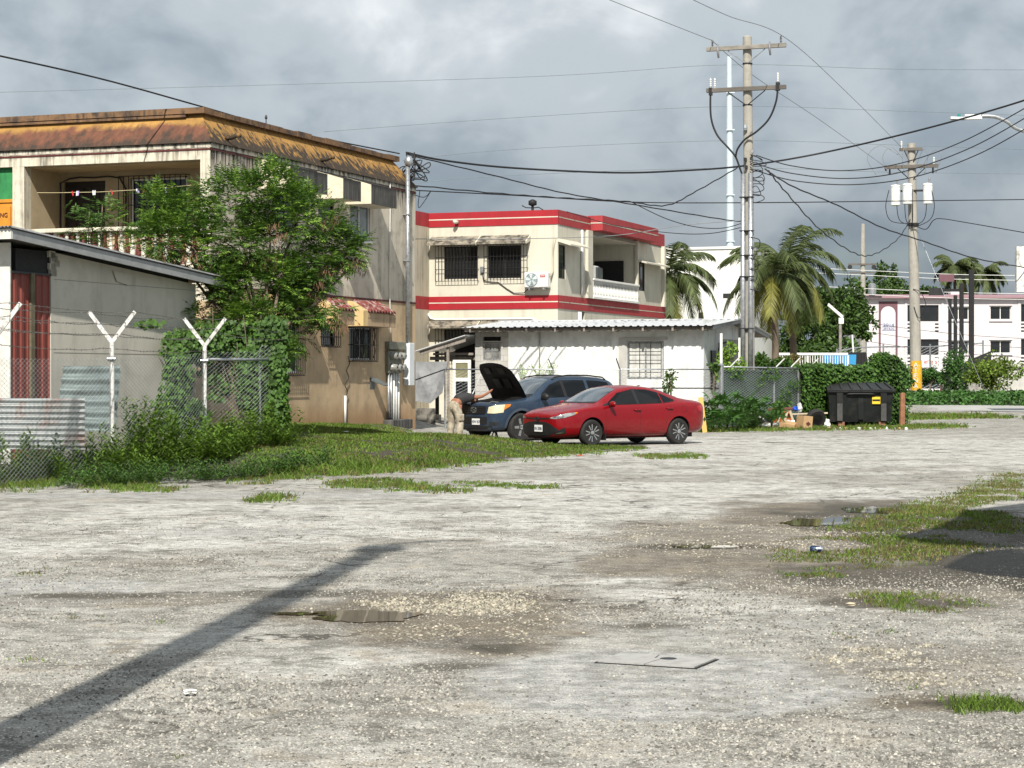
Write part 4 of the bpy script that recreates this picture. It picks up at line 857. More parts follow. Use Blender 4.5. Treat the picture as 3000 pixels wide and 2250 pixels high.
# ------------------------------------------------------------------ utility poles
m_pole = mat('weathered concrete pole', (.36, .34, .3), .85, .12, 2, streak=((.2, .18, .15), .55, 9, .4), spots=((.25, .23, .2), .4, 5), bump=.1)
m_xarm = mat('grey timber crossarm', (.25, .23, .2), .85, .25, 3, streak=((.09, .08, .07), .7, 3, 14)); m_xarm2 = mat('dark timber crossarm', (.13, .115, .1), .85, .25, 3)
m_porc = mat('white insulator', (.7, .7, .68), .3, .05); m_pgrey = mat('grey insulator', (.2, .2, .21), .35, .1)
def insul(par, p, h=.28, m=None, r=.05):
    pr = [(r * .5, 0)]
    for k in range(4): z = h * (.15 + k * .2); pr += [(r * .55, z), (r, z + h * .06), (r * .55, z + h * .12)]
    pr += [(r * .3, h)]
    return MB().lathe(pr, 10, p).build('insulator', m or m_pgrey, par, sharp=50)
P = thing('utility_pole', 'tall concrete utility pole with two crossarms and silver conduits', 'utility pole', (7.76, 67, 0), R(-20))
MB().tube([(.03, 0, -.2), (.02, 0, 6), (-.04, 0, 12.78)], [.185, .17, .145], 18).lathe([(.148, 12.78), (.12, 12.82), (.02, 12.84)], 18, (-.04, 0, 0)).build('shaft', m_pole, P, sharp=40)
for (z, za, m) in ((12.42, .0, m_xarm), (11.06, .045, m_xarm2)):
    b = MB().box(-1.36, 1.3, -.26, -.16, z - .07, z + .07, .008).build('crossarm', m, P)
    for s_ in (-1, 1): MB().tube([(s_ * .62 - .02, -.2, z - .08), (s_ * .06 - .02, -.17, z - .5)], .018, 6).build('brace', m_metal if m is m_xarm else m_dark, P)
    MB().lathe([(.165, z - .53), (.165, z - .49)], 16, (-.03, 0, 0)).build('brace_band', m_dark, P)
for x in (-1.16, 1.13): insul(P, (x, -.21, 12.5), .24, m_pgrey, .045)
for x in (-.95, .78):
    MB().tube([(x, -.3, 12.55), (x, -.33, 12.35), (x + .03, -.34, 12.1)], [.03, .045, .03], 8).build('fuse_cutout', m_pgrey, P, True)
    MB().box(x - .02, x + .02, -.36, -.26, 12.38, 12.46).build('cutout_bracket', m_metal, P)
for x, z in ((-1.22, 11.13), (-1.08, 11.12), (1.03, 11.2)): insul(P, (x, -.21, z), .34, m_porc, .045)
MB().box(.97, 1.09, -.28, -.14, 10.95, 11.22).build('cable_clamp', m_dark, P); MB().box(-1.27, -1.17, -.28, -.14, 10.9, 11.15).build('cable_clamp', m_dark, P)
def cr(pts, n=8):                           # smooth curve through the given points
    Q = [Vector(p) for p in pts]; out = []
    for i in range(len(Q) - 1):
        p0, p1, p2, p3 = Q[max(i - 1, 0)], Q[i], Q[i + 1], Q[min(i + 2, len(Q) - 1)]
        for k in range(n):
            t = k / n; out.append(.5 * ((2 * p1) + (p2 - p0) * t + (2 * p0 - 5 * p1 + 4 * p2 - p3) * t * t + (3 * p1 - p0 - 3 * p2 + p3) * t ** 3))
    return out + [Q[-1]]
MB().tube(cr([(-1.22, -.22, 11.1), (-1.2, -.25, 10.2), (-1.0, -.25, 9.6), (-.62, -.24, 9.15), (-.38, -.22, 8.85), (-.25, -.2, 8.5), (-.14, -.19, 8.2)]), .032, 7).build('riser_cable', m_wire, P, True)
MB().tube(cr([(1.03, -.22, 11.1), (.98, -.25, 10.6), (.75, -.25, 10.05), (.35, -.27, 9.65), (-.05, -.27, 9.4), (-.3, -.25, 9.1), (-.37, -.23, 8.85)]), .032, 7).build('riser_cable', m_wire, P, True)
MB().tube([(-.14, -.2, 0), (-.13, -.2, 8.28)], .085, 12).build('conduit', m_metal, P, True); MB().tube([(.12, -.2, 0), (.12, -.2, 8.3)], .085, 12).build('conduit', m_metal, P, True)
for z in (1.5, 3.2, 4.9, 5.6, 6.4, 7.5): MB().box(-.24, .22, -.295, -.1, z, z + .03).build('conduit_strap', m_dark, P)
MB().lathe([(.06, 9.7), (.07, 9.78), (.05, 9.88)], 10, (-.05, -.22, 0)).build('tag_lamp', m_metal, P)
for k in range(9):                          # slack coils beside the pole
    z = 8.9 - k * .16; MB().tube(cr([(.1, -.2, z), (.3 + .25 * rnd.random(), -.25, z + .15 * rnd.uniform(-1, 1)), (.45 + .2 * rnd.random(), -.2, z - .2), (.25, -.22, z - .3 * rnd.random()), (.1, -.2, z - .15)], 6), .014, 5).build('slack_cable', m_wire, P, True)
for k in range(5): z = 6.2 - k * .35; MB().tube(cr([(.12, -.28, z), (.3 + .2 * rnd.random(), -.28, z - .1), (.35 * rnd.random() + .2, -.25, z - .35), (.12, -.28, z - .3)], 6), .016, 5).build('slack_cable', m_wire, P, True)
for (x, z) in ((.2, 8.95), (-.05, 8.7), (-.02, 8.45), (.3, 5.75), (.42, 5.6)): MB().box(x - .04, x + .04, -.3, -.16, z, z + .1).build('cable_clamp', m_metal if x > .1 else m_dark, P)
# second pole with transformers
a = at(2672, 600, 105); P2 = thing('utility_pole', 'concrete pole with three white transformers and a yellow painted base', 'utility pole', (a.x, 105, 0), R(-20))
MB().tube([(.22, 0, 0), (.16, 0, 4), (.05, 0, 9), (-.03, 0, 13.6)], [.3, .28, .24, .2], 18).build('shaft', m_pole, P2, sharp=40)
m_yel = mat('yellow band paint', (.66, .36, .015), .7, .1, 3, spots=((.75, .7, .5), .3, 6))
MB().tube([(.215, 0, .9), (.195, 0, 2.42)], [.306, .297], 20, False).build('painted_band', m_yel, P2, True)
for k, ch in enumerate('ATENA'): text(ch, .34, m_white, P2, (.24, -.315, 2.2 - k * .27), (R(90), 0, 0), sx=1)
text('DHERE', .3, m_black, P2, (-.03, -.24, 1.7), (R(90), R(90), R(-25)), sx=1)
MB().box(-.61, .55, -.3, -.18, 13.2, 13.36, .01).build('crossarm', m_xarm2, P2); MB().box(-1.37, 1.37, -.32, -.18, 12.3, 12.48, .01).build('crossarm', m_xarm2, P2)
for z in (13.2, 12.3):
    for s_ in (-1, 1): MB().tube([(s_ * (.35 if z > 13 else .7), -.24, z), (s_ * .1, -.22, z - .55)], .025, 6).build('brace', m_dark, P2)
for x, z in ((-.5, 13.36), (1.15, 12.48), (-1.3, 12.2), (-1.1, 12.0), (1.1, 12.0)): insul(P2, (x, -.25, z), .36 if z > 12.3 else .3, m_porc if z > 12.3 else m_dark, .07)
for (x, z, y) in ((-.77, 10.38, -.45), (-.14, 10.42, -.62), (.86, 10.42, -.4)):
    t_ = MB().lathe([(.2, 0), (.245, .03), (.245, .96), (.26, .97), (.26, 1.02), (.2, 1.06), (.05, 1.09)], 18, (x, y, z)).build('transformer', m_white, P2, sharp=40); MB().lathe([(.03, 1.06), (.06, 1.12), (.035, 1.2), (.06, 1.26), (.03, 1.4)], 8, (x + .08, y, z)).build('bushing', m_pgrey, t_, True)
    MB().box(x - .05, x + .05, y + .2, -.1, z + .3, z + .36).box(x - .05, x + .05, y + .2, -.1, z + .75, z + .81).build('hanger', m_dark, t_)
MB().box(-.95, .95, -.2, -.12, 11.1, 11.2).build('transformer_rack', m_dark, P2)
for k in range(6): x = (-1.1, -.6, -.25, .1, .7, 1.05)[k]; MB().tube(cr([(x, -.5, 11.2), (x * 1.15, -.5, 10.3), (x * .9, -.4, 9.6), (.0, -.35, 9.45 - .05 * k)], 6), .02, 5).build('drop_lead', m_wire, P2, True)
for k in range(5): x = (-2.2, -1.4, -.4, .9, 1.6)[k]; MB().tube(cr([(x * .3, -.3, 13.0 - .2 * k), (x * .7, -.5, 13.5 - .1 * k), (x, -.6, 12.9), (x * .8, -.5, 12.0)], 6), .014, 5).build('jumper_wire', m_alu, P2, True)
MB().lathe([(.3, 9.35), (.3, 9.5)], 14, (.05, 0, 0)).build('cable_bracket', m_dark, P2); MB().tube(cr([(.1, -.3, 6.1), (.5, -.3, 5.9), (.75, -.3, 5.2), (.4, -.3, 4.6), (.15, -.32, 5.2)], 6), .02, 5).build('slack_cable', m_wire, P2, True)
# third pole, behind
a = at(2528, 700, 150); P3 = thing('utility_pole', 'slim grey pole with two small transformers left of the pink block', 'utility pole', (a.x, 150, 0))
MB().tube([(.0, 0, 0), (.0, 0, 12.8)], [.3, .14], 14).build('shaft', m_pole, P3, sharp=40)
MB().box(-1.1, .9, -.25, -.15, 9.75, 9.87).build('crossarm', m_xarm2, P3); MB().box(-1.0, .9, -.28, -.2, 9.15, 9.24).build('crossarm', m_xarm2, P3)
for x in (-1.0, .75): MB().lathe([(.16, -.1), (.16, .1)], 10, (x, -.3, 9.6), 'y').build('insulator', m_dark, P3)
for x in (-.6, .62): MB().lathe([(.2, 7.5), (.3, 7.55), (.3, 8.3), (.1, 8.45)], 12, (x, -.3, 0)).build('transformer', m_metal, P3, sharp=40)
MB().box(-1.6, 1.3, -.5, -.2, 7.35, 7.47).build('platform', m_dark, P3)
# tall steel mast
a = at(2139, 400, 220); MS = thing('steel_mast', 'tall pale steel transmission mast behind the utility pole', 'mast', (a.x, 220, 0))
m_mast = mat('pale galvanised mast', (.5, .58, .62), .5, .06); MB().tube([(0, 0, 0), (0, 0, 20), (-.1, 0, 36)], [.55, .42, .28], 12).build('shaft', m_mast, MS, sharp=30)
for z in (32, 28, 21, 16): MB().box(-.45, .45, -.5, -.3, z, z + .12).build('wire_bracket', m_mast, MS)
# street lamps
a = at(3060, 388, 70); SLm = thing('street_lamp', 'white street lamp head reaching in from the right edge', 'street lamp', (0, 0, 0))
MB().tube(cr([at(3400, 1400, 70), at(3380, 420, 70), at(3180, 420, 70), at(3000, 384, 70), at(2950, 356, 70), at(2915, 342, 70), at(2875, 340, 70)], 8), [.07] * 49, 8).build('arm', m_metal, SLm, True)
h = at(2830, 345, 70); o = MB().prism([(.52, -.14, -.05), (.52, .14, -.05), (-.1, .16, -.07), (-.55, .12, -.05), (-.55, -.12, -.05), (-.1, -.16, -.07)], (0, 0, .08)).box(-.05, .5, -.12, .12, .03, .11, .02).build('lamp_head', mat('white lamp housing', (.7, .72, .74), .4), SLm); o.location = h
o2 = MB().lathe([(.06, .1), (.06, .18), (.03, .2)], 10, (-.24, 0, -.07)).build('photocell', mat('teal photocell', (.02, .22, .2), .4), o)
MB().box(-.5, .0, -.1, .1, -.075, -.055).build('lens', m_pgrey, o)
a = at(2462, 1018, 120); S3 = thing('street_lamp', 'small brown lamp post with white head above the blue bin', 'street lamp', (a.x, 120, 0)); MB().tube([(0, 0, 0), (0, 0, 5.0)], .09, 8).build('pole', m_wood, S3); MB().prism([(.12, -.1, 5.0), (.12, .1, 5.0), (-.75, .15, 5.75), (-.75, -.15, 5.75)], (.05, 0, .16)).box(-.1, .18, -.12, .12, 4.7, 5.05).build('lamp_head', m_white, S3)

# ------------------------------------------------------------------ overhead lines (each one a cable of its own)
def wire(label, pts, r=.012, m=None, name='overhead_line', n=10, wig=0):
    Q = cr([at(*p) for p in pts], n)
    if wig: Q = [p + Vector((0, 0, wig * sin(i * 1.9))) for i, p in enumerate(Q)]
    tag(MB().tube(Q, r, 5).build(name, m or m_wire, None, True), label, 'cable', 'overhead lines')
wire('black cable descending from the top left over the ochre roof', [(-150, 135, 40), (0, 164, 42), (300, 232, 45), (590, 312, 49), (850, 385, 53), (1170, 450, 59)], .02)
wire('thick black cable crossing the lot and passing the crossarm pole', [(1190, 447, 59), (1300, 470, 60), (1500, 492, 62), (1800, 506, 64), (2000, 500, 65.5), (2180, 486, 67), (2400, 450, 68), (2700, 380, 66), (2970, 304, 64), (3150, 240, 62)], .032)
wire('black cable drooping from the riser pipe towards the white shed', [(1190, 452, 59), (1450, 515, 61), (1650, 565, 64), (1860, 600, 66), (2100, 640, 66.8), (2180, 650, 67)], .02, wig=.006)
wire('twisted cable rising from the drop joint to the crossarm pole', [(1180, 540, 59), (1450, 566, 61), (1650, 580, 63), (1830, 590, 64), (1950, 602, 65), (2040, 560, 66), (2160, 492, 67)], .02, wig=.012)
wire('level black cable running across the middle of the sky', [(1180, 556, 59), (1500, 572, 63), (1850, 592, 66), (2190, 594, 67), (2560, 590, 72), (3050, 584, 76)], .018)
wire('slack cable looping from the wire joint to the pole conduits', [(1850, 592, 65), (1950, 640, 65.5), (2040, 665, 66), (2120, 668, 66.5), (2185, 650, 67)], .014)
wire('dark cable over the red house roof', [(1214, 700, 60), (1500, 700, 63), (1800, 690, 66), (2000, 660, 66.5), (2190, 645, 67)], .012, m_alu)
wire('thin cable from the red roof to the pole conduits', [(1660, 620, 76), (1800, 660, 74), (1960, 682, 70), (2080, 684, 68), (2190, 662, 67)], .014)
wire('upper of three cables sweeping right from the crossarm pole', [(2215, 455, 67), (2320, 486, 67), (2470, 500, 67), (2640, 478, 66), (2830, 410, 65), (3050, 290, 63)], .018)
wire('middle of three cables sweeping right from the crossarm pole', [(2215, 480, 67), (2320, 508, 67), (2480, 523, 67), (2650, 502, 66), (2850, 430, 65), (3050, 318, 63)], .018)
wire('lowest of three cables sweeping right from the crossarm pole', [(2215, 500, 67), (2330, 530, 67), (2500, 541, 67), (2680, 518, 66), (2870, 450, 65), (3050, 350, 63)], .018)
wire('twisted service drop sagging between the two poles', [(2250, 500, 67), (2300, 560, 70), (2400, 670, 80), (2500, 740, 88), (2560, 745, 93), (2630, 700, 100), (2668, 640, 105)], .024, wig=.03)
wire('long cable falling from the crossarm pole to the white sign', [(2240, 495, 67), (2320, 545, 67), (2450, 600, 70), (2580, 665, 73), (2700, 705, 76), (2850, 755, 80), (3010, 785, 84)], .024, wig=.008)
wire('cable rising over a hump from the transformer pole', [(2665, 650, 105), (2710, 672, 103), (2735, 645, 102), (2760, 641, 101), (2830, 652, 98), (3050, 690, 92)], .022)
wire('high bare wire from the left crossarm end', [(1700, -35, 57), (1900, 45, 61), (2085, 118, 67)], .011, m_alu)
wire('high bare wire from the right crossarm end', [(1950, -40, 58), (2130, 45, 62), (2300, 110, 67), (2480, 270, 85), (2640, 430, 105)], .012, m_alu)
wire('bare wire descending behind the pole to the transformers', [(2085, 118, 67), (2205, 220, 72), (2400, 350, 85), (2595, 490, 105)], .012, m_alu)
for k, (ya, yb, yc, lb) in enumerate(((268, 190, 205, 'highest thin transmission wire across the pale sky'), (400, 312, 340, 'second thin transmission wire across the sky'), (470, 412, 440, 'third thin transmission wire below the mast top'), (540, 492, 510, 'lowest thin transmission wire behind the red house'))):
    x0 = (-60, 950, 1180, 1180)[k]; ya = (272, 386, 470, 540)[k]
    wire(lb, [(x0, ya, 225), (1500, lerp(ya, yb, .55), 222), (2125, yb, 220), (2600, yb + 12, 222), (3060, yc, 226)], .03, mat('distant wire %d' % k, (.16, .2, .22), .6))
for k, y in enumerate((792, 806, 845, 862)): wire(('upper', 'second', 'third', 'lowest')[k] + ' white cable strung in front of the far green trees', [(2350, y - 8, 146), (2528, y, 147), (2800, y + 12, 150), (3060, y + 16, 152)], .022, m_white)
wire('thin pale guy wire slanting down beside the yellow based pole', [(2690, 680, 104), (2760, 850, 103), (2870, 1110, 102), (2885, 1143, 102)], .012, m_metal)
for k, y in enumerate((945, 972, 1000)): wire(('upper', 'middle', 'lower')[k] + ' service cable hanging across the pink block', [(2540, y, 149), (2680, y + 20, 148), (2850, y + 38, 146), (3060, y + 50, 145)], .018)
# tangle at the service riser of the ochre-roofed building
tg = thing('service_cable_tangle', 'knot of black service cables at the riser pipe top', 'cable', (0, 0, 0))
for k in range(9):
    q = [at(1196 + rnd.uniform(-8, 30), 448 + rnd.uniform(-5, 15), 58.4) for _ in range(1)] + [at(1200 + rnd.uniform(-25, 60), 470 + rnd.uniform(0, 60), 58.3 + rnd.uniform(-.2, .2)) for _ in range(3)] + [at(1190 + rnd.uniform(-40, 10), 500 + rnd.uniform(0, 50), 58.2)]
    MB().tube(cr(q, 6), .016, 5).build('cable_loop', m_wire, tg, True)
for (x, y) in ((1218, 500), (1205, 517), (1195, 525)): p = at(x, y, 58.2); MB().lathe([(.02, -.03), (.04, 0), (.02, .04)], 7, p).build('cable_end', m_black, tg)
MB().tube(cr([at(1190, 560, 58.3), at(1240, 578, 58.5), at(1262, 560, 58.8), at(1232, 605, 58.6), at(1225, 600, 58.6), at(1230, 560, 58.6)], 8), .012, 5).build('cable_loop', m_wire, tg, True)
# ------------------------------------------------------------------ vegetation
def leafm(name, c, isl=.35, tr=.22, rough=.55, **k): return mat(name, c, rough, .25, .9, island=isl, trans=tr, spec=.3, **k)
m_leu = leafm('feathery leaf', (.062, .125, .022), .45); m_leu2 = leafm('pale feathery leaf', (.17, .28, .045)); m_pod = mat('brown seed pod', (.17, .095, .055), .8, .3, island=.4)
m_vine = leafm('vine leaf', (.055, .115, .02), .5); m_weed = leafm('lance leaf', (.09, .155, .022), .5, .25); m_ivy = leafm('ivy leaf', (.05, .11, .018), .5, .15); m_grass = leafm('grass blade', (.125, .2, .032), .5, .28); m_dry = leafm('dry grass blade', (.17, .15, .06), .5, .2)
m_palm = leafm('palm leaflet', (.085, .11, .04), .5, .22); m_palmy = leafm('yellowed palm leaflet', (.19, .19, .045), .4, .22); m_far = leafm('distant leaf', (.05, .095, .02), .5, .12); m_gc = leafm('ground cover leaf', (.05, .12, .025), .5, .12); m_bush = leafm('lime bush leaf', (.12, .18, .025), .45, .2); m_pap = leafm('papaya leaf', (.055, .13, .03), .25, .2)
m_bark = mat('grey brown bark', (.14, .11, .08), .9, .25, 4, bump=.4, bs=20); m_core = mat('deep foliage shade', (.018, .03, .01), .95, .3, 2)  # the very dark green stands in for shade between leaves
U = rnd.uniform
def rv(): 
    while True:
        v = Vector((U(-1, 1), U(-1, 1), U(-1, 1)))
        if .01 < v.length <= 1: return v
def quad(mb, p, a, b):                      # leaf: point p, length vector a, half width vector b; rhombus with raised middle
    i = len(mb.v); q = p + a * .45
    mb.v.extend((tuple(p), tuple(q + b), tuple(p + a), tuple(q - b))); mb.f.append((i, i + 1, i + 2, i + 3)); mb.m.append(mb.k)
def pinnate(mb, p, d, L, n=6, pl=.11, w=.014, droop=.35):
    d = d.normalized(); s = d.cross(Vector((0, 0, 1)))
    s = s.normalized() if s.length > .05 else Vector((1, 0, 0)); up = s.cross(d); q = p.copy(); st = L / n; dd = d.copy()
    for k in range(n):
        dd = (dd + Vector((0, 0, -droop / n))).normalized(); q = q + dd * st; l = pl * (1.05 - .5 * abs(k / n - .35))
        for sg in (-1, 1):
            a = (s * sg * .85 + dd * .55 + Vector((0, 0, -.25 + U(-.15, .15)))).normalized() * l; b = (dd * .9 + up * U(-.6, .6)).normalized() * w; quad(mb, q, a, b)
    quad(mb, q, dd * pl, s * w)
def ellp(c, r, shell=.5):                   # random point in an ellipsoid, biased to the shell
    while True:
        v = rv()
        if v.length > shell * rnd.random(): return Vector((c[0] + v.x * r[0], c[1] + v.y * r[1], c[2] + v.z * r[2])), v
def limb(mb, a, b, r0, r1, n=5, bend=.12):
    a, b = Vector(a), Vector(b); pts = [a.lerp(b, k / n) + (rv() * bend * (b - a).length * .35 if 0 < k < n else Vector((0, 0, 0))) for k in range(n + 1)]; mb.tube(pts, [lerp(r0, r1, k / n) for k in range(n + 1)], 7); return pts
# --- feathery tree by the fence
TR = thing('feathery_tree', 'feathery green tree with hanging brown pods between the two buildings', 'tree', (0, 0, 0))
CL = [(520, 640, 110, 80, 43.6), (690, 590, 120, 70, 44), (800, 540, 70, 45, 44.4), (860, 650, 150, 95, 44), (985, 735, 85, 60, 44.2), (1055, 745, 40, 22, 44.4), (700, 715, 150, 100, 43.6), (560, 725, 110, 85, 43.2), (440, 610, 85, 50, 43.6), (890, 800, 110, 85, 44), (770, 850, 150, 95, 43.6), (640, 850, 90, 70, 43), (830, 950, 95, 80, 43.6), (700, 950, 110, 75, 42.6), (960, 910, 55, 40, 44.1), (470, 700, 80, 60, 42.8), (740, 1040, 110, 70, 42.4), (900, 880, 70, 60, 43.8), (590, 930, 70, 50, 42.4)]
base = at(800, 1330, 41.9); base.z = .3
mb = MB(); trunk_top = at(770, 1020, 42.6); limb(mb, base, trunk_top, .11, .075, 6, .08); hubs = []
for (px, py, rx, ry, D) in CL:
    c = at(px, py, D); m1 = trunk_top.lerp(c, .55) + Vector((0, 0, -.15)); limb(mb, trunk_top, m1, .05, .03, 4); limb(mb, m1, c, .03, .012, 4)
    for k in range(4): limb(mb, m1.lerp(c, .4 + .15 * k), ellp(c, (rx / F * D, .5, ry / F * D), .3)[0], .014, .005, 3)
mb.build('trunk', m_bark, TR, True)
mb = MB(); mb2 = MB(); pods = MB()
for (px, py, rx, ry, D) in CL:
    c = at(px, py, D); r = (rx / F * D, .75 * max(rx, ry) / F * D, ry / F * D); n = int((760 if px > 610 else 460) * (r[0] * r[2]) ** .8 / .75) + 30
    for k in range(n):
        p, v = ellp(c, r, .8)
        if noise.noise(p * 1.7) < -.16: continue
        d = Vector((v.x * .7 + U(-.5, .5), v.y * .7 + U(-.6, .3), .25 + v.z * .5 + U(-.3, .3))); pinnate(mb2 if rnd.random() < .3 else mb, p, d, U(.24, .4), 7, U(.1, .15), .016, .55)
for (px, py, D) in ((800, 660, 43.3), (820, 690, 43.3), (975, 640, 43.6), (960, 655, 43.6), (1020, 770, 43.8), (1050, 765, 44), (985, 790, 43.6), (790, 760, 43.1), (785, 775, 43), (600, 780, 42.6), (560, 750, 42.5), (520, 790, 42.5), (930, 830, 43.4), (995, 960, 43.7), (970, 940, 43.7), (910, 870, 43.4), (1005, 935, 43.8), (730, 770, 43), (1060, 790, 44.2), (940, 790, 43.5), (660, 690, 43), (470, 760, 42.4)):
    c = at(px, py, D)
    for k in range(26):
        p = c + Vector((U(-.16, .16), U(-.12, .12), U(-.06, .1))); a = Vector((U(-.4, .4), U(-.3, .3), -1)).normalized() * U(.12, .18); quad(pods, p, a, Vector((U(-1, 1), U(-1, 1), 0)).normalized() * .0105)
mb.build('crown', m_leu, TR); mb2.build('crown_pale_leaves', m_leu2, TR); tag(pods.build('seed_pods', m_pod, TR), kind='stuff')
# young sprigs in front of the balcony
for (px, py, D, h, lb) in ((262, 705, 41.8, 1.0, 'young feathery sapling in front of the left balcony rail'), (300, 690, 42.2, .8, 'second feathery sapling beside it under the balcony door')):
    t_ = thing('sapling', lb, 'tree', (0, 0, 0)); tip = at(px, py - 90, D); s_ = at(px + 20, py + 120, D); mb = MB(); limb(mb, (s_.x, s_.y, .3), tip, .03, .01, 5, .05); mb.build('trunk', m_bark, t_, True); mb = MB()
    for k in range(80): q = s_.lerp(tip, U(.2, 1)) + Vector((U(-.35, .35), U(-.3, .3), U(-.2, .25))); pinnate(mb, q, Vector((U(-1, 1), U(-1, .4), U(-.2, .6))), U(.22, .34), 6, .12, .015)
    mb.build('crown', m_leu, t_)
# --- vines over the fence end
VN = thing('fence_vine', 'broad-leaved vine smothering the end post of the barbed wire fence', 'vine', (0, 0, 0))
mb = MB(); core = MB()
for (px, py, rx, ry, D, n) in ((690, 1040, 130, 110, 41.9, 1100), (765, 1130, 75, 150, 41.4, 1200), (812, 1230, 34, 130, 40.85, 1500), (815, 1110, 30, 110, 40.95, 900), (800, 980, 50, 60, 41.4, 600), (600, 1000, 70, 60, 41.3, 450), (530, 1010, 60, 55, 40.8, 420), (520, 1090, 45, 90, 39.0, 420), (500, 1200, 60, 80, 38.6, 420), (770, 1290, 60, 60, 41, 500), (560, 1230, 60, 70, 38.8, 380), (640, 1130, 40, 50, 41.5, 120), (440, 945, 40, 12, 38.4, 60)):
    c = at(px, py, D); r = (rx / F * D, .35, ry / F * D)
    for k in range(n):
        p, v = ellp(c, r, .8); a = Vector((U(-.6, .6), U(-.7, .1), U(-1, .1))).normalized() * U(.07, .13); b = a.cross(Vector((U(-.4, .4), -1, U(-.2, .6)))).normalized() * a.length * .42; quad(mb, p, a, b)
mb.build('leaves', m_vine, VN); mb = MB()
for k in range(16): a = at(780 + U(-70, 40), 1300, 41.2); limb(mb, (a.x, a.y, .3), at(720 + U(-120, 90), 960 + U(-60, 160), 41.6), .014, .006, 5, .2)
mb.build('stems', m_bark, VN, True)
# --- lance-leaved undergrowth along the fence
mb = MB(); path = [(-8.9, 30.6), (-7.6, 31.9), (-6.4, 34.0), (-5.4, 36.2), (-4.9, 38.2), (-4.2, 40.6)]
def shoot(mb, x, y, h, n, ll=.15, lean=.25):
    b = Vector((x, y, hgt(x, y))); t_ = Vector((U(-lean, lean), U(-lean, lean) - .08, 1)); th = U(0, 6.28)
    for k in range(n):
        s_ = (.12 + .88 * k / n) * h; th += 2.4; d = Vector((cos(th), sin(th), U(.1, .8))).normalized(); a = d * ll * (1.15 - .5 * k / n) * U(.8, 1.2); w = a.cross(Vector((0, 0, 1)))
        w = w.normalized() * ll * .13 if w.length > 0 else Vector((.02, 0, 0)); quad(mb, b + t_ * s_, a, w); 
for k in range(520):
    i = rnd.randrange(len(path) - 1); t_ = rnd.random(); x = lerp(path[i][0], path[i + 1][0], t_); y = lerp(path[i][1], path[i + 1][1], t_); o = U(-.1, 1.3) ; shoot(mb, x - o * .55 + U(-.2, .2), y + o * .7, U(.3, .75) * (.7 + .4 * (o > .2)), 26, U(.13, .19))
for k in range(60): p = at(U(380, 520), 1300, U(35.5, 37)); shoot(mb, p.x, p.y, U(.8, 1.25), 30, .17)
tag(mb.build('undergrowth', m_weed), 'dense lance-leaved undergrowth along the barbed wire fence', 'undergrowth', kind='stuff')
mb = MB()
for k in range(420): x = U(-6.8, -3.2); y = U(31.9, 33.6) + (x + 5) * .9; shoot(mb, x, y + max(0, (x + 4.6)) * 1.2, U(.12, .4), 14, .11, .5)
tag(mb.build('undergrowth', m_vine), 'low creeping weeds at the foot of the fence', 'undergrowth', kind='stuff')
# --- grass
def blades(mb, x, y, h, n, spread, w=.006, lean=.6):
    for k in range(n):
        bx, by = x + U(-spread, spread), y + U(-spread, spread); b = Vector((bx, by, hgt(bx, by))); a = Vector((U(-lean, lean), U(-lean, lean), 1)).normalized() * h * U(.5, 1.2); ang = U(0, pi); s_ = Vector((cos(ang), sin(ang), 0)) * w; i = len(mb.v)
        q = b + a * .55; e = b + a + Vector((a.x, a.y, -.15 * h)) * .5
        mb.v.extend((tuple(b - s_), tuple(b + s_), tuple(q + s_ * .7), tuple(e), tuple(q - s_ * .7))); mb.f.append((i, i + 1, i + 2, i + 3, i + 4)); mb.m.append(mb.k)
def gpoly(pts): return [tuple(gnd(px, py).xy) for px, py in pts]
def grass(label, poly, dens, h, sp=.05, per=4, w=.006, thr=-.15, ns=1.0, m=None, dry=.25):
    a = MB(); d = MB(); xs = [p[0] for p in poly]; ys = [p[1] for p in poly]; area = (max(xs) - min(xs)) * (max(ys) - min(ys)); n = int(area * dens / per)
    for k in range(n):
        x, y = U(min(xs), max(xs)), U(min(ys), max(ys)); nz = noise.fractal((x * ns, y * ns, 7.3), 1, 2, 3)
        j = .011 * y
        if not inside((x + rnd.gauss(0, j * .5), y + rnd.gauss(0, j)), poly) or nz < thr: continue
        blades(d if rnd.random() < dry + .35 * noise.noise((x * .6, y * .6, 2)) else a, x, y, h * U(.6, 1.15) * (.7 + .6 * max(0, nz + .2)), per, sp, w)
    if a.v: tag(a.build('grass', m or m_grass), label, 'grass', kind='stuff')
    if d.v: tag(d.build('dry_grass', m_dry), 'straw-coloured blades among ' + label, 'grass', kind='stuff')
grass('green grass on the mound before the tan building', [(-3.7, 32.7), (-1.75, 36.6), (.4, 41.7), (3.1, 47.1), (2.2, 48.6), (-.5, 48.2), (-2.2, 48.6), (-2.8, 52), (-2.9, 57.5), (-7.0, 47.5), (-5.2, 40), (-4.6, 36)], 620, .07, .07, 5, .010, -.35, dry=.2)
grass('tall grass along the mound edge', [(-3.75, 32.5), (-2.9, 34.0), (-1.7, 36.5), (-.7, 38.9), (-1.2, 39.9), (-2.6, 37.0), (-3.9, 34.4)], 520, .19, .08, 6, .008, -.4)
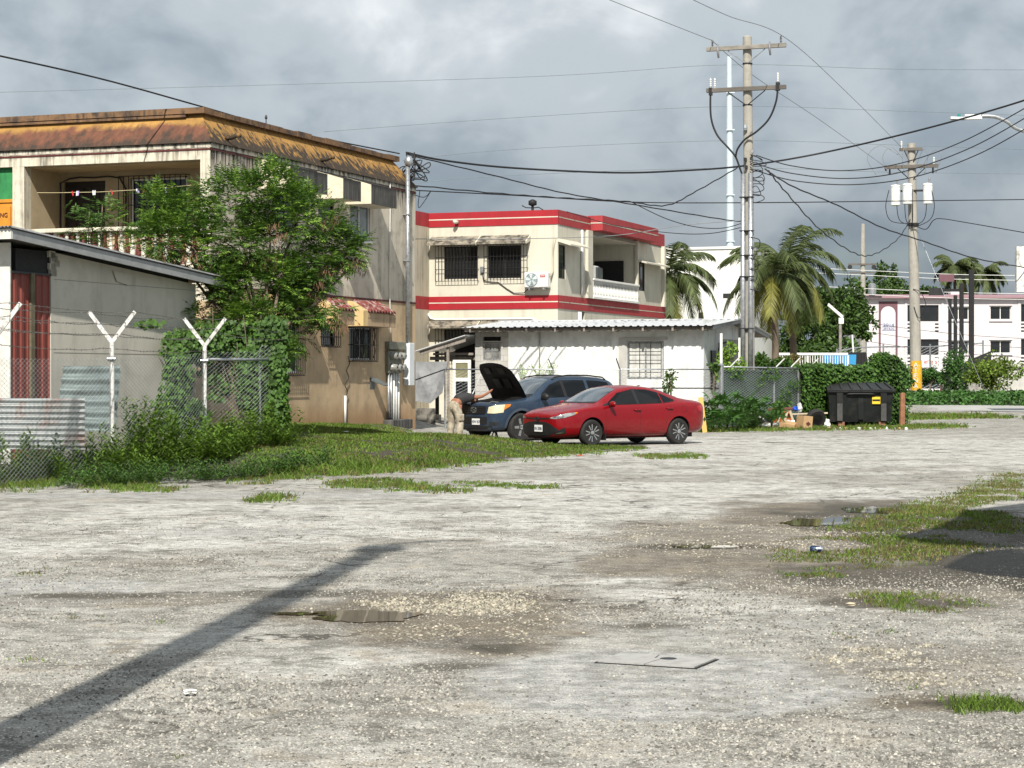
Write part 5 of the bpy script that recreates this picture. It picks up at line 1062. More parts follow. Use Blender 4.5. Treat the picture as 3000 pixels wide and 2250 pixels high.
for pts, h in (([(240, 1405), (340, 1402), (530, 1436), (500, 1444), (360, 1440), (250, 1430)], .09), ([(690, 1402), (790, 1398), (800, 1418), (700, 1422)], .09), ([(735, 1455), (850, 1452), (855, 1470), (740, 1474)], .09), ([(965, 1408), (1130, 1405), (1370, 1435), (1385, 1448), (1150, 1436), (970, 1424)], .08), ([(1330, 1412), (1640, 1424), (1640, 1434), (1340, 1428)], .06), ([(1860, 1338), (2050, 1330), (2060, 1342), (1870, 1346)], .09), ([(0, 1405), (130, 1402), (150, 1432), (0, 1445)], .16)):
    grass('grass tuft in the lot near the left fence' if pts[0][0] < 900 else 'thin grass line across the lot', gpoly(pts), 900, h, .06, 6, .007, -.3, 1.4)
grass('grass verge in front of the dumpster', [(5.2, 60.0), (8.5, 62.4), (12.0, 63.6), (15.0, 66.2), (14.2, 69), (12.6, 66.9), (10, 66.5), (6.5, 63.8), (4.2, 61.5)], 330, .14, .08, 5, .011, -.5, m=m_grass)
grass('grass tongue by the far road', [(13.2, 76), (17, 78.5), (20.5, 80.5), (19, 84), (12.5, 88)], 160, .2, .1, 5, .018, -.3)
RG = [(3000, 1380), (2790, 1455), (2600, 1500), (2480, 1545), (2330, 1600), (2250, 1650), (2330, 1670), (2600, 1668), (2850, 1610), (3000, 1560)]
grass('patchy green grass on the right of the lot', gpoly(RG), 1300, .05, .06, 6, .005, -.12, .8, dry=.5)
for pts, h in (([(2500, 1745), (2700, 1738), (2880, 1760), (2860, 1792), (2560, 1796)], .05), ([(2440, 1850), (2530, 1848), (2660, 1872), (2600, 1880), (2450, 1868)], .05), ([(2780, 2075), (2920, 2060), (3010, 2075), (3010, 2090), (2800, 2092)], .1), ([(2640, 2020), (2700, 2018), (2690, 2028)], .05), ([(2940, 2126), (3010, 2122), (3010, 2140)], .04), ([(2280, 1680), (2460, 1675), (2460, 1692), (2290, 1694)], .05)):
    grass('small grass patch on the bare right-hand soil', gpoly(pts), 2200, h, .035, 6, .0035, -.35, 2.0, dry=.35)
grass('lush grass tuft at the lower right edge of the lot', gpoly([(2780, 2070), (2850, 2050), (2930, 2050), (3020, 2072), (3020, 2092), (2800, 2094)]), 4200, .085, .03, 6, .0035, -1, 2.0, dry=.15)
for pts in ([(0, 1930), (170, 1925), (180, 1945), (0, 1950)], [(190, 1800), (270, 1796), (275, 1822), (195, 1825)], [(0, 1672), (210, 1668), (215, 1690), (0, 1692)], [(330, 1826), (500, 1822), (500, 1846), (340, 1850)], [(250, 1746), (350, 1742), (360, 1764)], [(1380, 1905), (1470, 1900), (1480, 1935), (1400, 1938)], [(500, 2215), (680, 2205), (700, 2250), (500, 2250)]):
    grass('sparse grass in the gravel cracks', gpoly(pts), 600, .035, .03, 4, .003, -.1, 3.0, dry=.45)
# --- palms
def frond(mb, p, d, L, droop, n=24, ll=.5, w=.02):
    d = d.normalized(); q = p.copy(); st = L / n; s = d.cross(Vector((0, 0, 1))); s = s.normalized() if s.length > .05 else Vector((1, 0, 0)); dd = d.copy(); pts = [q.copy()]
    for k in range(n):
        dd = (dd + Vector((0, 0, -droop / n * (1 + k / n)))).normalized(); q = q + dd * st; pts.append(q.copy()); l = ll * (.45 + .9 * sin(pi * min(1, (k + 3) / (n + 2)) * .93))
        if k > 2:
            for sg in (-1, 1):
                for j in (0, .5): a = (s * sg * .75 + dd * .75 + Vector((0, 0, -.35 + U(-.25, .1)))).normalized() * l * U(.8, 1.1); e = a + Vector((0, 0, -l * .22)); i = len(mb.v); b = dd * w; o = q - dd * st * j; mb.v.extend((tuple(o - b), tuple(o + b), tuple(o + a * .6 + b * .8), tuple(o + e), tuple(o + a * .6 - b * .8))); mb.f.append((i, i + 1, i + 2, i + 3, i + 4)); mb.m.append(mb.k)
    mb.tube(pts, [.03 * (1 - .8 * k / n) for k in range(n + 1)], 4)
def palm(label, base, crown, L, nf, yel=.25, ll=.6, r=.15, w=.034, wind=(0, 0, 0)):
    t_ = thing('palm_tree', label, 'palm tree', (0, 0, 0)); b, c = Vector(base), Vector(crown); mb = MB(); pts = [b.lerp(c, k / 8) + Vector((.15 * sin(k / 8 * pi), 0, 0)) for k in range(9)]; mb.tube(pts, [r * (1.25 - .45 * k / 8) for k in range(9)], 10); mb.build('trunk', m_bark, t_, True); g = MB(); y = MB()
    for k in range(nf):
        az = k * 2.4 + U(-.2, .2); f = (k + .5) / nf; el = 1.25 - 1.75 * f + U(-.15, .15); d = Vector((cos(az) * cos(el), sin(az) * cos(el), sin(el))) + Vector(wind); frond(y if (f > .72 and rnd.random() < yel * 3) else g, c + Vector((0, 0, .1)), d, L * U(.85, 1.1), 1.25 + .7 * f, 28, ll, w)
    g.build('crown', m_palm, t_)
    if y.v: y.build('crown_yellow_fronds', m_palmy, t_)
    nb = MB()
    for k in range(5): p = c + Vector((U(-.25, .25), U(-.25, .25), -.2)); nb.lathe([(.02, -.12), (.1, -.05), (.1, .05), (.02, .12)], 8, p)
    nb.build('coconuts', mat('nuts %d' % len(MATS), (.2, .2, .05), .6), t_); return t_
palm('leaning coconut palm just right of the main pole', (at(2262, 1150, 88).x, 88, 0), at(2262, 815, 88), 2.7, 20, .25, .66, w=.028)
palm('fuller coconut palm with yellow drooping fronds beside the pole', (at(2322, 1150, 91).x, 91, 0), at(2305, 790, 91), 3.1, 24, .3, .7, w=.028)
palm('coconut palm at the right end of the red banded house', (at(1978, 1150, 96).x, 96, 0), at(1958, 815, 96), 2.9, 26, .4, .7, w=.028)
palm('windblown palm left of two behind the pink block', (at(2795, 1000, 185).x, 185, 0), at(2795, 790, 185), 2.7, 18, .05, .65, wind=(.2, 0, .1), w=.06); palm('windblown palm right of two behind the pink block', (at(2880, 1000, 190).x, 190, 0), at(2882, 805, 190), 2.6, 18, .05, .65, wind=(.2, 0, .1), w=.06)
# --- leafy masses
def tree(name, label, px, py, rx, ry, D, n, leaf, m, cat='tree', clumps=14, base_py=None, depth=.8, group=None):
    t_ = thing(name, label, cat, (0, 0, 0), 0, group); c = at(px, py, D); r = (rx / F * D, depth * rx / F * D, ry / F * D); g0 = hgt(c.x, D) if D < 90 else .2; mb = MB(); limb(mb, (c.x, D, g0 - .1), c - Vector((0, 0, r[2] * .3)), max(.03, r[0] * .09), .03, 5); CC = []
    for k in range(clumps):
        p, v = ellp(c, (r[0] * .75, r[1] * .75, r[2] * .75), .9); CC.append((p, U(.28, .5))); limb(mb, c - Vector((0, 0, r[2] * .35)), p, max(.012, r[0] * .035), .008, 3)
    mb.build('trunk', m_bark, t_, True); mb = MB()
    for k in range(n):
        cc, s_ = CC[k % clumps]; p, v = ellp(cc, (r[0] * s_, r[1] * s_, r[2] * s_), .9)
        if noise.noise(p * (1.1 / max(leaf * 4, .3))) < -.25: continue
        a = (v * .6 + Vector((U(-.6, .6), U(-.6, .6), U(-.6, .4)))).normalized() * leaf * U(.7, 1.3); b = a.cross(rv()).normalized() * leaf * .3; quad(mb, p, a, b)
    mb.build('crown', m, t_); return t_
for k, (px, py, rx, ry, D, n) in enumerate(((2355, 985, 85, 100, 136, 7000), (2430, 955, 90, 105, 140, 8000), (2495, 925, 75, 105, 144, 7000), (2430, 1040, 110, 55, 132, 5000), (2530, 870, 70, 50, 186, 3000), (2610, 860, 85, 42, 190, 3600), (2595, 812, 32, 44, 192, 1400), (2700, 862, 60, 20, 195, 1600))):
    tree('broadleaf_tree', ('dark leafy tree behind the yellow palm fronds', 'dark leafy tree above the white railing', 'dark leafy tree beside the slim grey pole', 'low leafy tree behind the blue bin', 'leafy tree over the left roof end of the pink block', 'leafy tree behind the pink block roof', 'tallest pointed treetop above the pink block', 'low treetop right of the transformer pole')[k], px, py, rx, ry, D, n, .34, m_far, group='trees beyond the lot')
tree('round_bush', 'lime green round bush at the right behind the ground cover', 2905, 1090, 85, 62, 104, 3600, .16, m_bush, 'bush', 20); tree('feathery_bush', 'dark feathery bush in front of the black screen', 2800, 1085, 60, 60, 106, 2600, .15, m_gc, 'bush', 14); tree('dark_bush', 'dark bush right of the yellow based pole', 2728, 1112, 38, 34, 107, 1600, .15, m_gc, 'bush', 10); tree('dark_bush', 'small dark bush left of the yellow based pole', 2655, 1115, 30, 30, 104, 1000, .15, m_gc, 'bush', 10)
tree('shed_bush', 'leafy bush against the right end of the white shed', 2140, 1075, 42, 65, 66.6, 1500, .12, m_leu2, 'bush', 10); tree('shed_bush', 'leafy bush beneath the main pole behind the green screen', 2235, 1075, 45, 45, 69.5, 1400, .12, m_vine, 'bush', 10); tree('weed_plant', 'thin weed growing through the fence behind the sedan roof', 1965, 1120, 24, 40, 63.6, 300, .1, m_vine, 'weed', 7); tree('weed_plant', 'small weed at the corner fence post', 2090, 1075, 16, 22, 63.8, 220, .1, m_vine, 'weed', 6); tree('brown_bush', 'brownish bush below the white railing', 2330, 1062, 45, 22, 84, 900, .14, m_dry, 'bush', 10); tree('green_bush', 'green bush below the white railing', 2290, 1070, 50, 22, 80, 900, .14, m_vine, 'bush', 10)
# ferns on the fence behind the SUV
for (px, py, lb) in ((1530, 1085, 'small fern left on the fence behind the SUV roof'), (1585, 1075, 'tall pale fern behind the SUV roof'), (1612, 1072, 'right pale fern behind the SUV roof')):
    t_ = thing('fern', lb, 'fern', (0, 0, 0)); p = at(px, 1120, 64.8); mb = MB()
    for k in range(6): pinnate(mb, p, Vector((U(-.4, .4), U(-.3, .3), 1)), U(.45, .65), 12, .09, .016, .5)
    mb.build('fronds', m_leu2, t_); MB().tube([(p.x, p.y, 0), tuple(p)], .02, 5).build('stem', m_bark, t_)
# --- ivy hedge along the corner fence
HD = thing('ivy_hedge', 'dense dark ivy hedge behind the dumpster', 'hedge', (0, 0, 0)); mb = MB(); h0 = c0 + ud * 3.75; nv = Vector((ud.y, -ud.x, 0)); Lh = (c1 - h0).length
def htop(s_): return 1.96 + .2 * noise.noise((s_ * 1.2, 0, 5)) + .1 * noise.noise((s_ * 4, 0, 6)) + .38 * sst(Lh - 1.6, Lh - .7, s_) * (1 - sst(Lh - .25, Lh + .25, s_))
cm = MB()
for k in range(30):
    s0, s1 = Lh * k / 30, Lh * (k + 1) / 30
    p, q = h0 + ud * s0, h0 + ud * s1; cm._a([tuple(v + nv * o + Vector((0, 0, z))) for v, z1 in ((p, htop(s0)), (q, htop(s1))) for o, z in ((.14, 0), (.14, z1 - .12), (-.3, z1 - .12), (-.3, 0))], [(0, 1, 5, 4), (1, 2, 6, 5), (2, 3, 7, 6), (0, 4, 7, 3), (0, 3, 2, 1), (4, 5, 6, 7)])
cm.build('shade_core', m_core, HD)  # solid block coloured as the shade inside the hedge
for k in range(15000):
    s_ = U(-.25, Lh + .2); zt = htop(min(max(s_, 0), Lh)); f = rnd.random()
    if s_ < .3 and rnd.random() < .5: continue
    if f < .72: p = h0 + ud * s_ + nv * (.22 + .28 * noise.noise((s_ * 1.5, f * 7, 2)) + U(-.06, .06)) + Vector((0, 0, U(.03, zt)))
    else: p = h0 + ud * s_ + nv * U(-.32, .25) + Vector((0, 0, zt + U(-.12, .07)))
    a = (nv * U(.1, .6) + ud * U(-.7, .7) + Vector((0, 0, U(-1, .1)))).normalized() * U(.08, .13); b = a.cross(nv * .8 + Vector((0, 0, .6)) + rv() * .5).normalized() * a.length * .45; quad(mb, p, a, b)
mb.build('leaves', m_ivy, HD)
mb = MB()
for k in range(2600):                       # thin vine over the green screen
    s_ = U(.2, 4); z = U(.1, 1.95) if rnd.random() < .5 else U(0, .9)
    if noise.noise((s_ * 1.3, z * 1.3, 9)) < .0: continue
    p = c0 + ud * s_ + nv * U(.0, .1) + Vector((0, 0, z)); a = Vector((U(-.6, .6), -.2, U(-1, .2))).normalized() * U(.07, .11); quad(mb, p, a, a.cross(nv).normalized() * .04)
SV = thing('screen_vine', 'thin vine climbing the green screen left of the ivy hedge', 'vine'); mb.build('leaves', m_ivy, SV)
# --- ground cover beyond the road
mb = MB()
def gch(x, y): return hgt(x, y) + .18 * sst(96.8, 99.5, y + (x - 12) * .36) + .2 * sst(100, 106, y + (x - 12) * .36)
for k in range(16000):
    x = U(12.5, 32); y0 = 98.6 - (x - 12) * .36; y = y0 + U(0, 1) ** 1.3 * 9; z = gch(x, y - 0) * sst(y0 - .1, y0 + 1.2, y) + .15 * noise.noise((x * 1.4, y * 1.4, 4)) + .08
    p = Vector((x, y, z + U(-.15, .12))); a = Vector((U(-1, 1), U(-1, .5), U(-.3, .5))).normalized() * U(.12, .22); quad(mb, p, a, a.cross(rv()).normalized() * a.length * .4)
tag(mb.build('ground_cover', m_gc), 'deep green ground cover beyond the far road', 'ground cover', kind='stuff')
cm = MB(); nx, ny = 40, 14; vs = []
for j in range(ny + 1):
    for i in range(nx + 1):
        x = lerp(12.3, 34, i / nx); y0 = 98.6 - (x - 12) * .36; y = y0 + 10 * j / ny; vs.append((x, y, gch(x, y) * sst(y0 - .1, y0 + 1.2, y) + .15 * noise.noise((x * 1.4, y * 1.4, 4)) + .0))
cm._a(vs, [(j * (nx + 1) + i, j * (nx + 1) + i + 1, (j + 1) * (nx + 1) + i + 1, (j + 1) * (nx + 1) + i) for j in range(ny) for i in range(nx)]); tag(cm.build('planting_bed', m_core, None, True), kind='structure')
# --- papaya plants by the fence corner
def lobed(n=7):
    pts = []; 
    for k in range(n):
        a = lerp(-2.5, 2.5, k / (n - 1)); R0 = 1.0 - .28 * abs(k - (n - 1) / 2) / ((n - 1) / 2); pts += [(R0 * .62 * sin(a - .14), R0 * .62 * cos(a - .14)), (R0 * sin(a), R0 * cos(a)), (R0 * .62 * sin(a + .14), R0 * .62 * cos(a + .14))]
        if k < n - 1: a2 = lerp(-2.5, 2.5, (k + .5) / (n - 1)); pts.append((.3 * sin(a2), .3 * cos(a2)))
    mb = MB(); mb._a([(x, y, -.25 * (x * x + y * y)) for x, y in pts] + [(0, 0, .03)], [(i, i + 1, len(pts)) for i in range(len(pts) - 1)]); o = mb.build('leaf', m_pap); me = o.data; bpy.data.objects.remove(o); return me
lme = lobed()
for k, (px, D, h) in enumerate(((2045, 60.8, .75), (2085, 61.5, .95), (2130, 61.8, 1.0), (2175, 62.3, .95), (2215, 62.8, .85), (2260, 63.6, .7), (2110, 60.8, .55), (2160, 61.2, .5), (2070, 60.5, .35))):
    p = at(px, 1200, D); t_ = thing('papaya_plant', ('papaya plant nearest the red sedan tail', 'second papaya plant from the sedan', 'tallest papaya plant before the corner post', 'papaya plant below the pole conduits', 'papaya plant right of the conduits', 'papaya plant overhanging the rubbish', 'short papaya plant in the front row', 'short papaya plant left of the bin bag', 'smallest papaya plant at the grass edge')[k], 'papaya plant', (p.x, D, .02), 0, 'papaya plants by the fence'); MB().tube([(0, 0, 0), (.03, 0, h * .6), (0, 0, h)], [.035, .03, .02], 6).build('trunk', m_vine, t_, True)
    for j in range(13):
        th = j * 2.4 + k; hh = h * U(.45, 1.12); rr = U(.15, .42); q = Vector((cos(th) * rr, sin(th) * rr, hh)); s_ = MB().tube([(0, 0, hh * .8), tuple(q)], .008, 4).build('leaf_stalk', m_vine, t_)
        o = mesh_obj('leaf', lme, None, t_, q); o.scale = (U(.24, .38),) * 3; o.rotation_euler = (R(U(20, 65)), R(U(-15, 15)), th - pi / 2 + U(-.4, .4) if U(0, 1) < .5 else U(2.2, 4.0))
# tall weeds and dark scrub behind the papaya
mb = MB()
for k in range(170): p = at(U(2030, 2230), 1200, U(62.8, 64.2)); shoot(mb, p.x, min(p.y, 63.4 + max(0, (p.x - 6.6) * .8)), U(.25, .7), 16, .12, .4)
tag(mb.build('scrub', m_vine), 'low scrub along the corner fence', 'undergrowth', kind='stuff')
# --- loose coral pebbles
def pebbles(n, region, smin, smax, label, m, p_=2.5):
    mb = MB(); V = mb.v; Fs = mb.f; k = 0
    while k < n:
        q = region()
        if q is None: continue
        x, y = q; s_ = smin + (smax - smin) * rnd.random() ** p_; th = U(0, 6.3); ex = U(.75, 1.35); hz = s_ * U(.5, .95); z0 = hgt(x, y); i = len(V)
        for j in range(5):
            a = th + j * 1.2566 + U(-.25, .25); V.append((x + s_ * ex * cos(a), y + s_ / ex * sin(a), z0 - .002))
        c, d = U(-.35, .35) * s_, U(-.35, .35) * s_
        for j in range(3): a = th + j * 2.094 + .4; V.append((x + c + s_ * .55 * cos(a), y + d + s_ * .55 * sin(a), z0 + hz * U(.7, 1)))
        Fs.extend(((i, i + 1, i + 5), (i + 1, i + 2, i + 6, i + 5), (i + 2, i + 3, i + 6), (i + 3, i + 4, i + 7, i + 6), (i + 4, i, i + 5, i + 7), (i + 5, i + 6, i + 7))); mb.m.extend([0] * 6); k += 1
    tag(mb.build('gravel', m), label, 'gravel', kind='stuff')
m_peb = mat('mixed coral grit', (.255, .243, .215), .9, .25, 8, island=.68); m_pebw = mat('pale coral pebble', (.29, .265, .21), .9, .25, 8, island=.6)
def near():
    y = 7.8 * math.exp(U(0, 1.15)); x = U(-.27, .27) * y
    if rnd.random() < .8 and ell(x, y, **CONC[0][0]) > .05: return None
    return (x, y) if noise.fractal((x * .7, y * .7, 1), 1, 2, 3) > U(-.7, .35) else None
pebbles(60000, near, .004, .0115, 'loose mixed grit over the near lot', m_peb, 1.8)
def rim():
    e, a = DAMP[rnd.choice((0, 0, 0, 1, 2, 5, 11))]; x, y = e['cx'] + U(-1, 1) * e['rx'], e['cy'] + U(-1, 1) * e['ry']
    return (x, y) if noise.fractal((x * 1.3, y * 1.3, 4), 1, 2, 3) > U(-.2, .3) and ell(x, y, **e) > .3 * rnd.random() + .08 else None
pebbles(7000, rim, .005, .017, 'coarse pale gravel round the puddles', m_pebw, 2.2)
# ------------------------------------------------------------------ cars
def eval_mesh(o):
    dg = bpy.context.evaluated_depsgraph_get(); me = bpy.data.meshes.new_from_object(o.evaluated_get(dg)); return me
def loft(stations):                        # half sections -> closed symmetric hull
    bm = bmesh.new(); rings = []
    for x, pts in stations:
        half = pts; full = [(y, z) for y, z in half] + [(-y, z) for y, z in reversed(half) if y > 1e-6]
        rings.append([bm.verts.new((x, y, z)) for y, z in full])
    n = len(rings[0])
    for a, b in zip(rings, rings[1:]):
        for i in range(n): bm.faces.new((a[i], a[(i + 1) % n], b[(i + 1) % n], b[i]))
    for rg, flip in ((rings[0], 0), (rings[-1], 1)):     # caps as quad strips across
        h = n // 2; L = [rg[i] for i in range(0, h + 1)]; Rr = [rg[(n - i) % n] for i in range(0, h + 1)]
        for i in range(h):
            q = [L[i], L[i + 1], Rr[i + 1], Rr[i]]; q = [v for k, v in enumerate(q) if v not in q[:k]]
            if len(q) > 2: bm.faces.new(q)
    bmesh.ops.recalc_face_normals(bm, faces=bm.faces); return bm
class Car:
    def __init__(s, name, label, loc, rz, stations, paint, wheels, wr, arch, cuts=()):
        s.root = thing(name, label, 'car', loc, rz); bm = loft(stations); me = bpy.data.meshes.new('body'); bm.to_mesh(me); bm.free()
        o = mesh_obj('body', me, paint, None); md = o.modifiers.new('s', 'SUBSURF'); md.levels = md.render_levels = 2
        me2 = eval_mesh(o); o.modifiers.clear(); o.data = me2
        bm = bmesh.new(); bm.from_mesh(me2); s.bvh = BVHTree.FromBMesh(bm); bm.free()
        me2.materials.append(m_black); cut = []
        for (x, y0, y1) in wheels:
            mb = MB(); mb.lathe([(arch, y0), (arch, y1)], 36, (x, 0, wr + .01), 'y'); c = mb.build('cutter', m_black); cut.append(c)
        for (a, b) in cuts: mb = MB(); mb.box(a[0], b[0], a[1], b[1], a[2], b[2]); cut.append(mb.build('cutter', m_black))
        for c in cut:
            fixn(c); md = o.modifiers.new('b', 'BOOLEAN'); md.object = c; md.operation = 'DIFFERENCE'; md.solver = 'EXACT'
            try: md.material_mode = 'TRANSFER'
            except Exception: pass
        me3 = eval_mesh(o); o.modifiers.clear(); o.data = me3; o.parent = s.root
        for c in cut: bpy.data.objects.remove(c)
        me3.polygons.foreach_set('use_smooth', [True] * len(me3.polygons)); me3.set_sharp_from_angle(angle=R(34)); s.body = o
    def pr(s, p, d, off):
        d = Vector(d).normalized(); h = s.bvh.ray_cast(Vector(p) + d * 4, -d)
        if h[0] is None: return Vector(p)
        nn = h[1] if h[1].dot(d) > 0 else -h[1]; return h[0] + nn * off
    def patch(s, name, A, B, d, mt, off=.006, rows=6, sub=4, par=None, thick=True):
        """surface panel between two outline chains A and B, laid onto the hull along direction d"""
        def dense(c): return [Vector(c[i]).lerp(Vector(c[i + 1]), k / sub) for i in range(len(c) - 1) for k in range(sub)] + [Vector(c[-1])]
        A, B = dense(A), dense(B); n = len(A); mb = MB(); vs = [s.pr(a.lerp(b, r / rows), d, off) for r in range(rows + 1) for a, b in zip(A, B)]
        mb._a(vs, [(r * n + i, r * n + i + 1, (r + 1) * n + i + 1, (r + 1) * n + i) for r in range(rows) for i in range(n - 1)])
        return mb.build(name, mt, par or s.root, True)
    def side(s, name, A, B, mt, **k):       # (x,z) chains on both flanks
        r = []
        for sg in (1, -1): r.append(s.patch(name, [(x, sg, z) for x, z in A], [(x, sg, z) for x, z in B], (0, sg, 0), mt, **k))
        return r
    def line(s, name, pts, mt, w=.006, sides=(1, -1), off=.003):
        for sg in sides:
            P = []
            for (x, z), (x2, z2) in zip(pts, pts[1:]):
                for k in range(5): P.append((lerp(x, x2, k / 5), lerp(z, z2, k / 5)))
            P.append(pts[-1]); mb = MB(); mb.tube([s.pr((x, sg, z), (0, sg, 0), off - w) for x, z in P], w, 4); mb.build(name, mt, s.root)
def wheel(par, loc, r, w, flip, mt_rim, spokes, twin, name='wheel'):
    t = MB().lathe([(r * .66, -w / 2 + .01), (r * .72, -w / 2), (r * .9, -w / 2), (r * .97, -w / 2 + .02), (r, -w * .3), (r, w * .3), (r * .97, w / 2 - .02), (r * .9, w / 2), (r * .72, w / 2), (r * .66, w / 2 - .01)], 40, axis='y').build(name, m_tyre, par, sharp=30)
    t.location = loc; t.rotation_euler.z = pi if flip else 0
    mb = MB().lathe([(r * .2, w * .1), (r * .6, w * .12), (r * .67, w * .5 - .012), (r * .69, w * .5 + .002), (r * .64, w * .5 - .004), (r * .62, w * .2), (r * .2, w * .22)], 32, axis='y'); mb.build('rim', m_rimd, t, sharp=30)
    mb = MB(); ang = []
    for k in range(spokes):
        a = 2 * pi * k / spokes
        for q in ((-.13, .13) if twin else (0,)): ang.append((a + q * 1.2, a + q * 1.9))
    for (a0, a1) in ang:
        w0, w1 = (.009, .016) if twin else (.035, .045)
        p = Vector((cos(a0), 0, sin(a0))) * r * .12; q = Vector((cos(a1), 0, sin(a1))) * r * .66; u = Vector((-sin(a1), 0, cos(a1)))
        yo, yi = w * .5 - .002, w * .5 - .03
        mb._a([p + u * w0 + Vector((0, yo - .01, 0)), p - u * w0 + Vector((0, yo - .01, 0)), q - u * w1 * .7 + Vector((0, yo, 0)), q + u * w1 * .7 + Vector((0, yo, 0)),
               p + u * w0 * 1.4 + Vector((0, yi - .02, 0)), p - u * w0 * 1.4 + Vector((0, yi - .02, 0)), q - u * w1 + Vector((0, yi, 0)), q + u * w1 + Vector((0, yi, 0))], [(0, 1, 2, 3), (0, 3, 7, 4), (1, 5, 6, 2), (0, 4, 5, 1), (3, 2, 6, 7)])
    mb.build('spokes', mt_rim, t); MB().lathe([(r * .17, w * .3), (r * .17, w * .5 - .004), (r * .1, w * .5 + .004), (.004, w * .5 + .006)], 16, axis='y').build('hub', mt_rim, t, sharp=30)
    return t
def mirror(c, p, mt, sc=1):
    for sg in (1, -1):
        bm = bmesh.new(); bmesh.ops.create_uvsphere(bm, u_segments=14, v_segments=9, radius=1)
        for v in bm.verts: v.co = Vector((v.co.x * .07 * sc * (1 if v.co.x > 0 else .35), v.co.y * .12 * sc, v.co.z * .075 * sc))
        me = bpy.data.meshes.new('mirror'); bm.to_mesh(me); bm.free(); me.polygons.foreach_set('use_smooth', [True] * len(me.polygons)); o = mesh_obj('door_mirror', me, mt, c.root, (p[0], sg * p[1], p[2]))
        MB().box(-.03, .02, -.14 * sg - .03, -.02 * sg, -.07, -.02).build('mirror_arm', m_black, o)
m_tyre = mat('tyre rubber', (.02, .019, .018), .8, .25, 10); m_rimd = mat('dark rim', (.02, .02, .022), .4, .1); m_rims = mat('machined alloy', (.6, .61, .62), .25, .1, metal=.9)
m_cred = mat('red metallic paint', (.19, .0012, .005), .3, .04, 3, spec=.25, coat=.55); m_cblu = mat('dusty blue paint', (.02, .036, .064), .42, .12, 3, spots=((.04, .055, .075), .4, 5), spec=.3, coat=.3)
m_cgl = mat('tinted car glass', (.004, .005, .006), .05, .2, 1, spec=.3); m_wsg = mat('windscreen glass', (.05, .065, .075), .05, .3, 2, spec=.8, coat=1)
m_lamp = mat('clear lamp lens', (.3, .31, .31), .08, .2, 14, spots=((.03, .03, .035), .9, 7), spec=.6, coat=.6); m_lampy = mat('yellowed lamp lens', (.66, .6, .42), .15, .12, 8, spec=.6, coat=.8); m_amb = mat('amber lens', (.6, .2, .02), .15, .1, coat=.5)
m_tail = mat('tail lamp red', (.35, .01, .01), .12, .1, coat=.8); m_chrome = mat('chrome', (.75, .76, .77), .12, 0, metal=1); m_trim = mat('black trim plastic', (.014, .014, .015), .5, .2); m_seam = mat('panel gap', (.008, .003, .003), .8)
m_greyseat = mat('pale seat cloth', (.3, .31, .3), .8)

def sec(w, zb, belt, g):                    # g: (y,z) of glass base, glass top, roof edge, roof mid, roof centre
    return [(0, zb), (w * .82, zb), (w * .955, zb + .1), (w, lerp(zb, belt, .45)), (w * .995, lerp(zb, belt, .72)), (w * .975, belt)] + list(g)
S = [(2.335, sec(.52, .30, .64, [(.48, .67), (.42, .69), (.32, .70), (.16, .705), (0, .707)])),
     (2.30, sec(.65, .2, .70, [(.6, .73), (.52, .75), (.4, .762), (.2, .768), (0, .77)])),
     (2.16, sec(.78, .18, .74, [(.73, .785), (.65, .81), (.49, .83), (.24, .842), (0, .845)])),
     (1.9, sec(.85, .18, .785, [(.805, .84), (.7, .87), (.52, .895), (.26, .915), (0, .92)])),
     (1.55, sec(.882, .2, .845, [(.835, .9), (.72, .925), (.54, .95), (.28, .97), (0, .975)])),
     (1.28, sec(.888, .2, .885, [(.84, .935), (.73, .96), (.58, .985), (.3, 1.01), (0, 1.02)])),
     (1.0, sec(.888, .19, .92, [(.84, .965), (.735, 1.03), (.655, 1.07), (.37, 1.12), (0, 1.135)])),
     (.68, sec(.888, .18, .935, [(.825, .98), (.685, 1.185), (.615, 1.235), (.36, 1.285), (0, 1.3)])),
     (.36, sec(.888, .18, .945, [(.82, .99), (.635, 1.315), (.56, 1.365), (.33, 1.4), (0, 1.41)])),
     (.0, sec(.888, .18, .952, [(.815, 1.0), (.61, 1.365), (.535, 1.42), (.31, 1.447), (0, 1.455)])),
     (-.45, sec(.888, .18, .96, [(.81, 1.005), (.6, 1.36), (.525, 1.415), (.3, 1.44), (0, 1.448)])),
     (-.85, sec(.888, .18, .97, [(.81, 1.015), (.6, 1.31), (.53, 1.36), (.31, 1.393), (0, 1.402)])),
     (-1.2, sec(.888, .2, .98, [(.815, 1.025), (.635, 1.205), (.57, 1.25), (.335, 1.285), (0, 1.295)])),
     (-1.55, sec(.885, .22, .99, [(.815, 1.035), (.70, 1.085), (.62, 1.125), (.36, 1.147), (0, 1.152)])),
     (-1.9, sec(.872, .24, .985, [(.81, 1.03), (.72, 1.06), (.62, 1.083), (.36, 1.097), (0, 1.1)])),
     (-2.15, sec(.82, .26, .96, [(.77, 1.0), (.69, 1.035), (.6, 1.055), (.34, 1.065), (0, 1.068)])),
     (-2.29, sec(.71, .3, .92, [(.66, .96), (.6, 1.0), (.52, 1.02), (.3, 1.035), (0, 1.038)])),
     (-2.34, sec(.6, .36, .86, [(.56, .9), (.5, .93), (.42, .95), (.24, .96), (0, .965)]))]
fw = Vector((-cos(R(36)), -sin(R(36)), 0)); lf = Vector((sin(R(36)), -cos(R(36)), 0))
rl = Vector((4.03, 50.1, 0)); ctr = rl + fw * 1.35 - lf * .76
c = Car('sedan', 'shiny red four-door sedan parked in front of the blue SUV', ctr, R(216), S, m_cred, [(1.35, .55, 1.2), (1.35, -1.2, -.55), (-1.35, .55, 1.2), (-1.35, -1.2, -.55)], .318, .368)
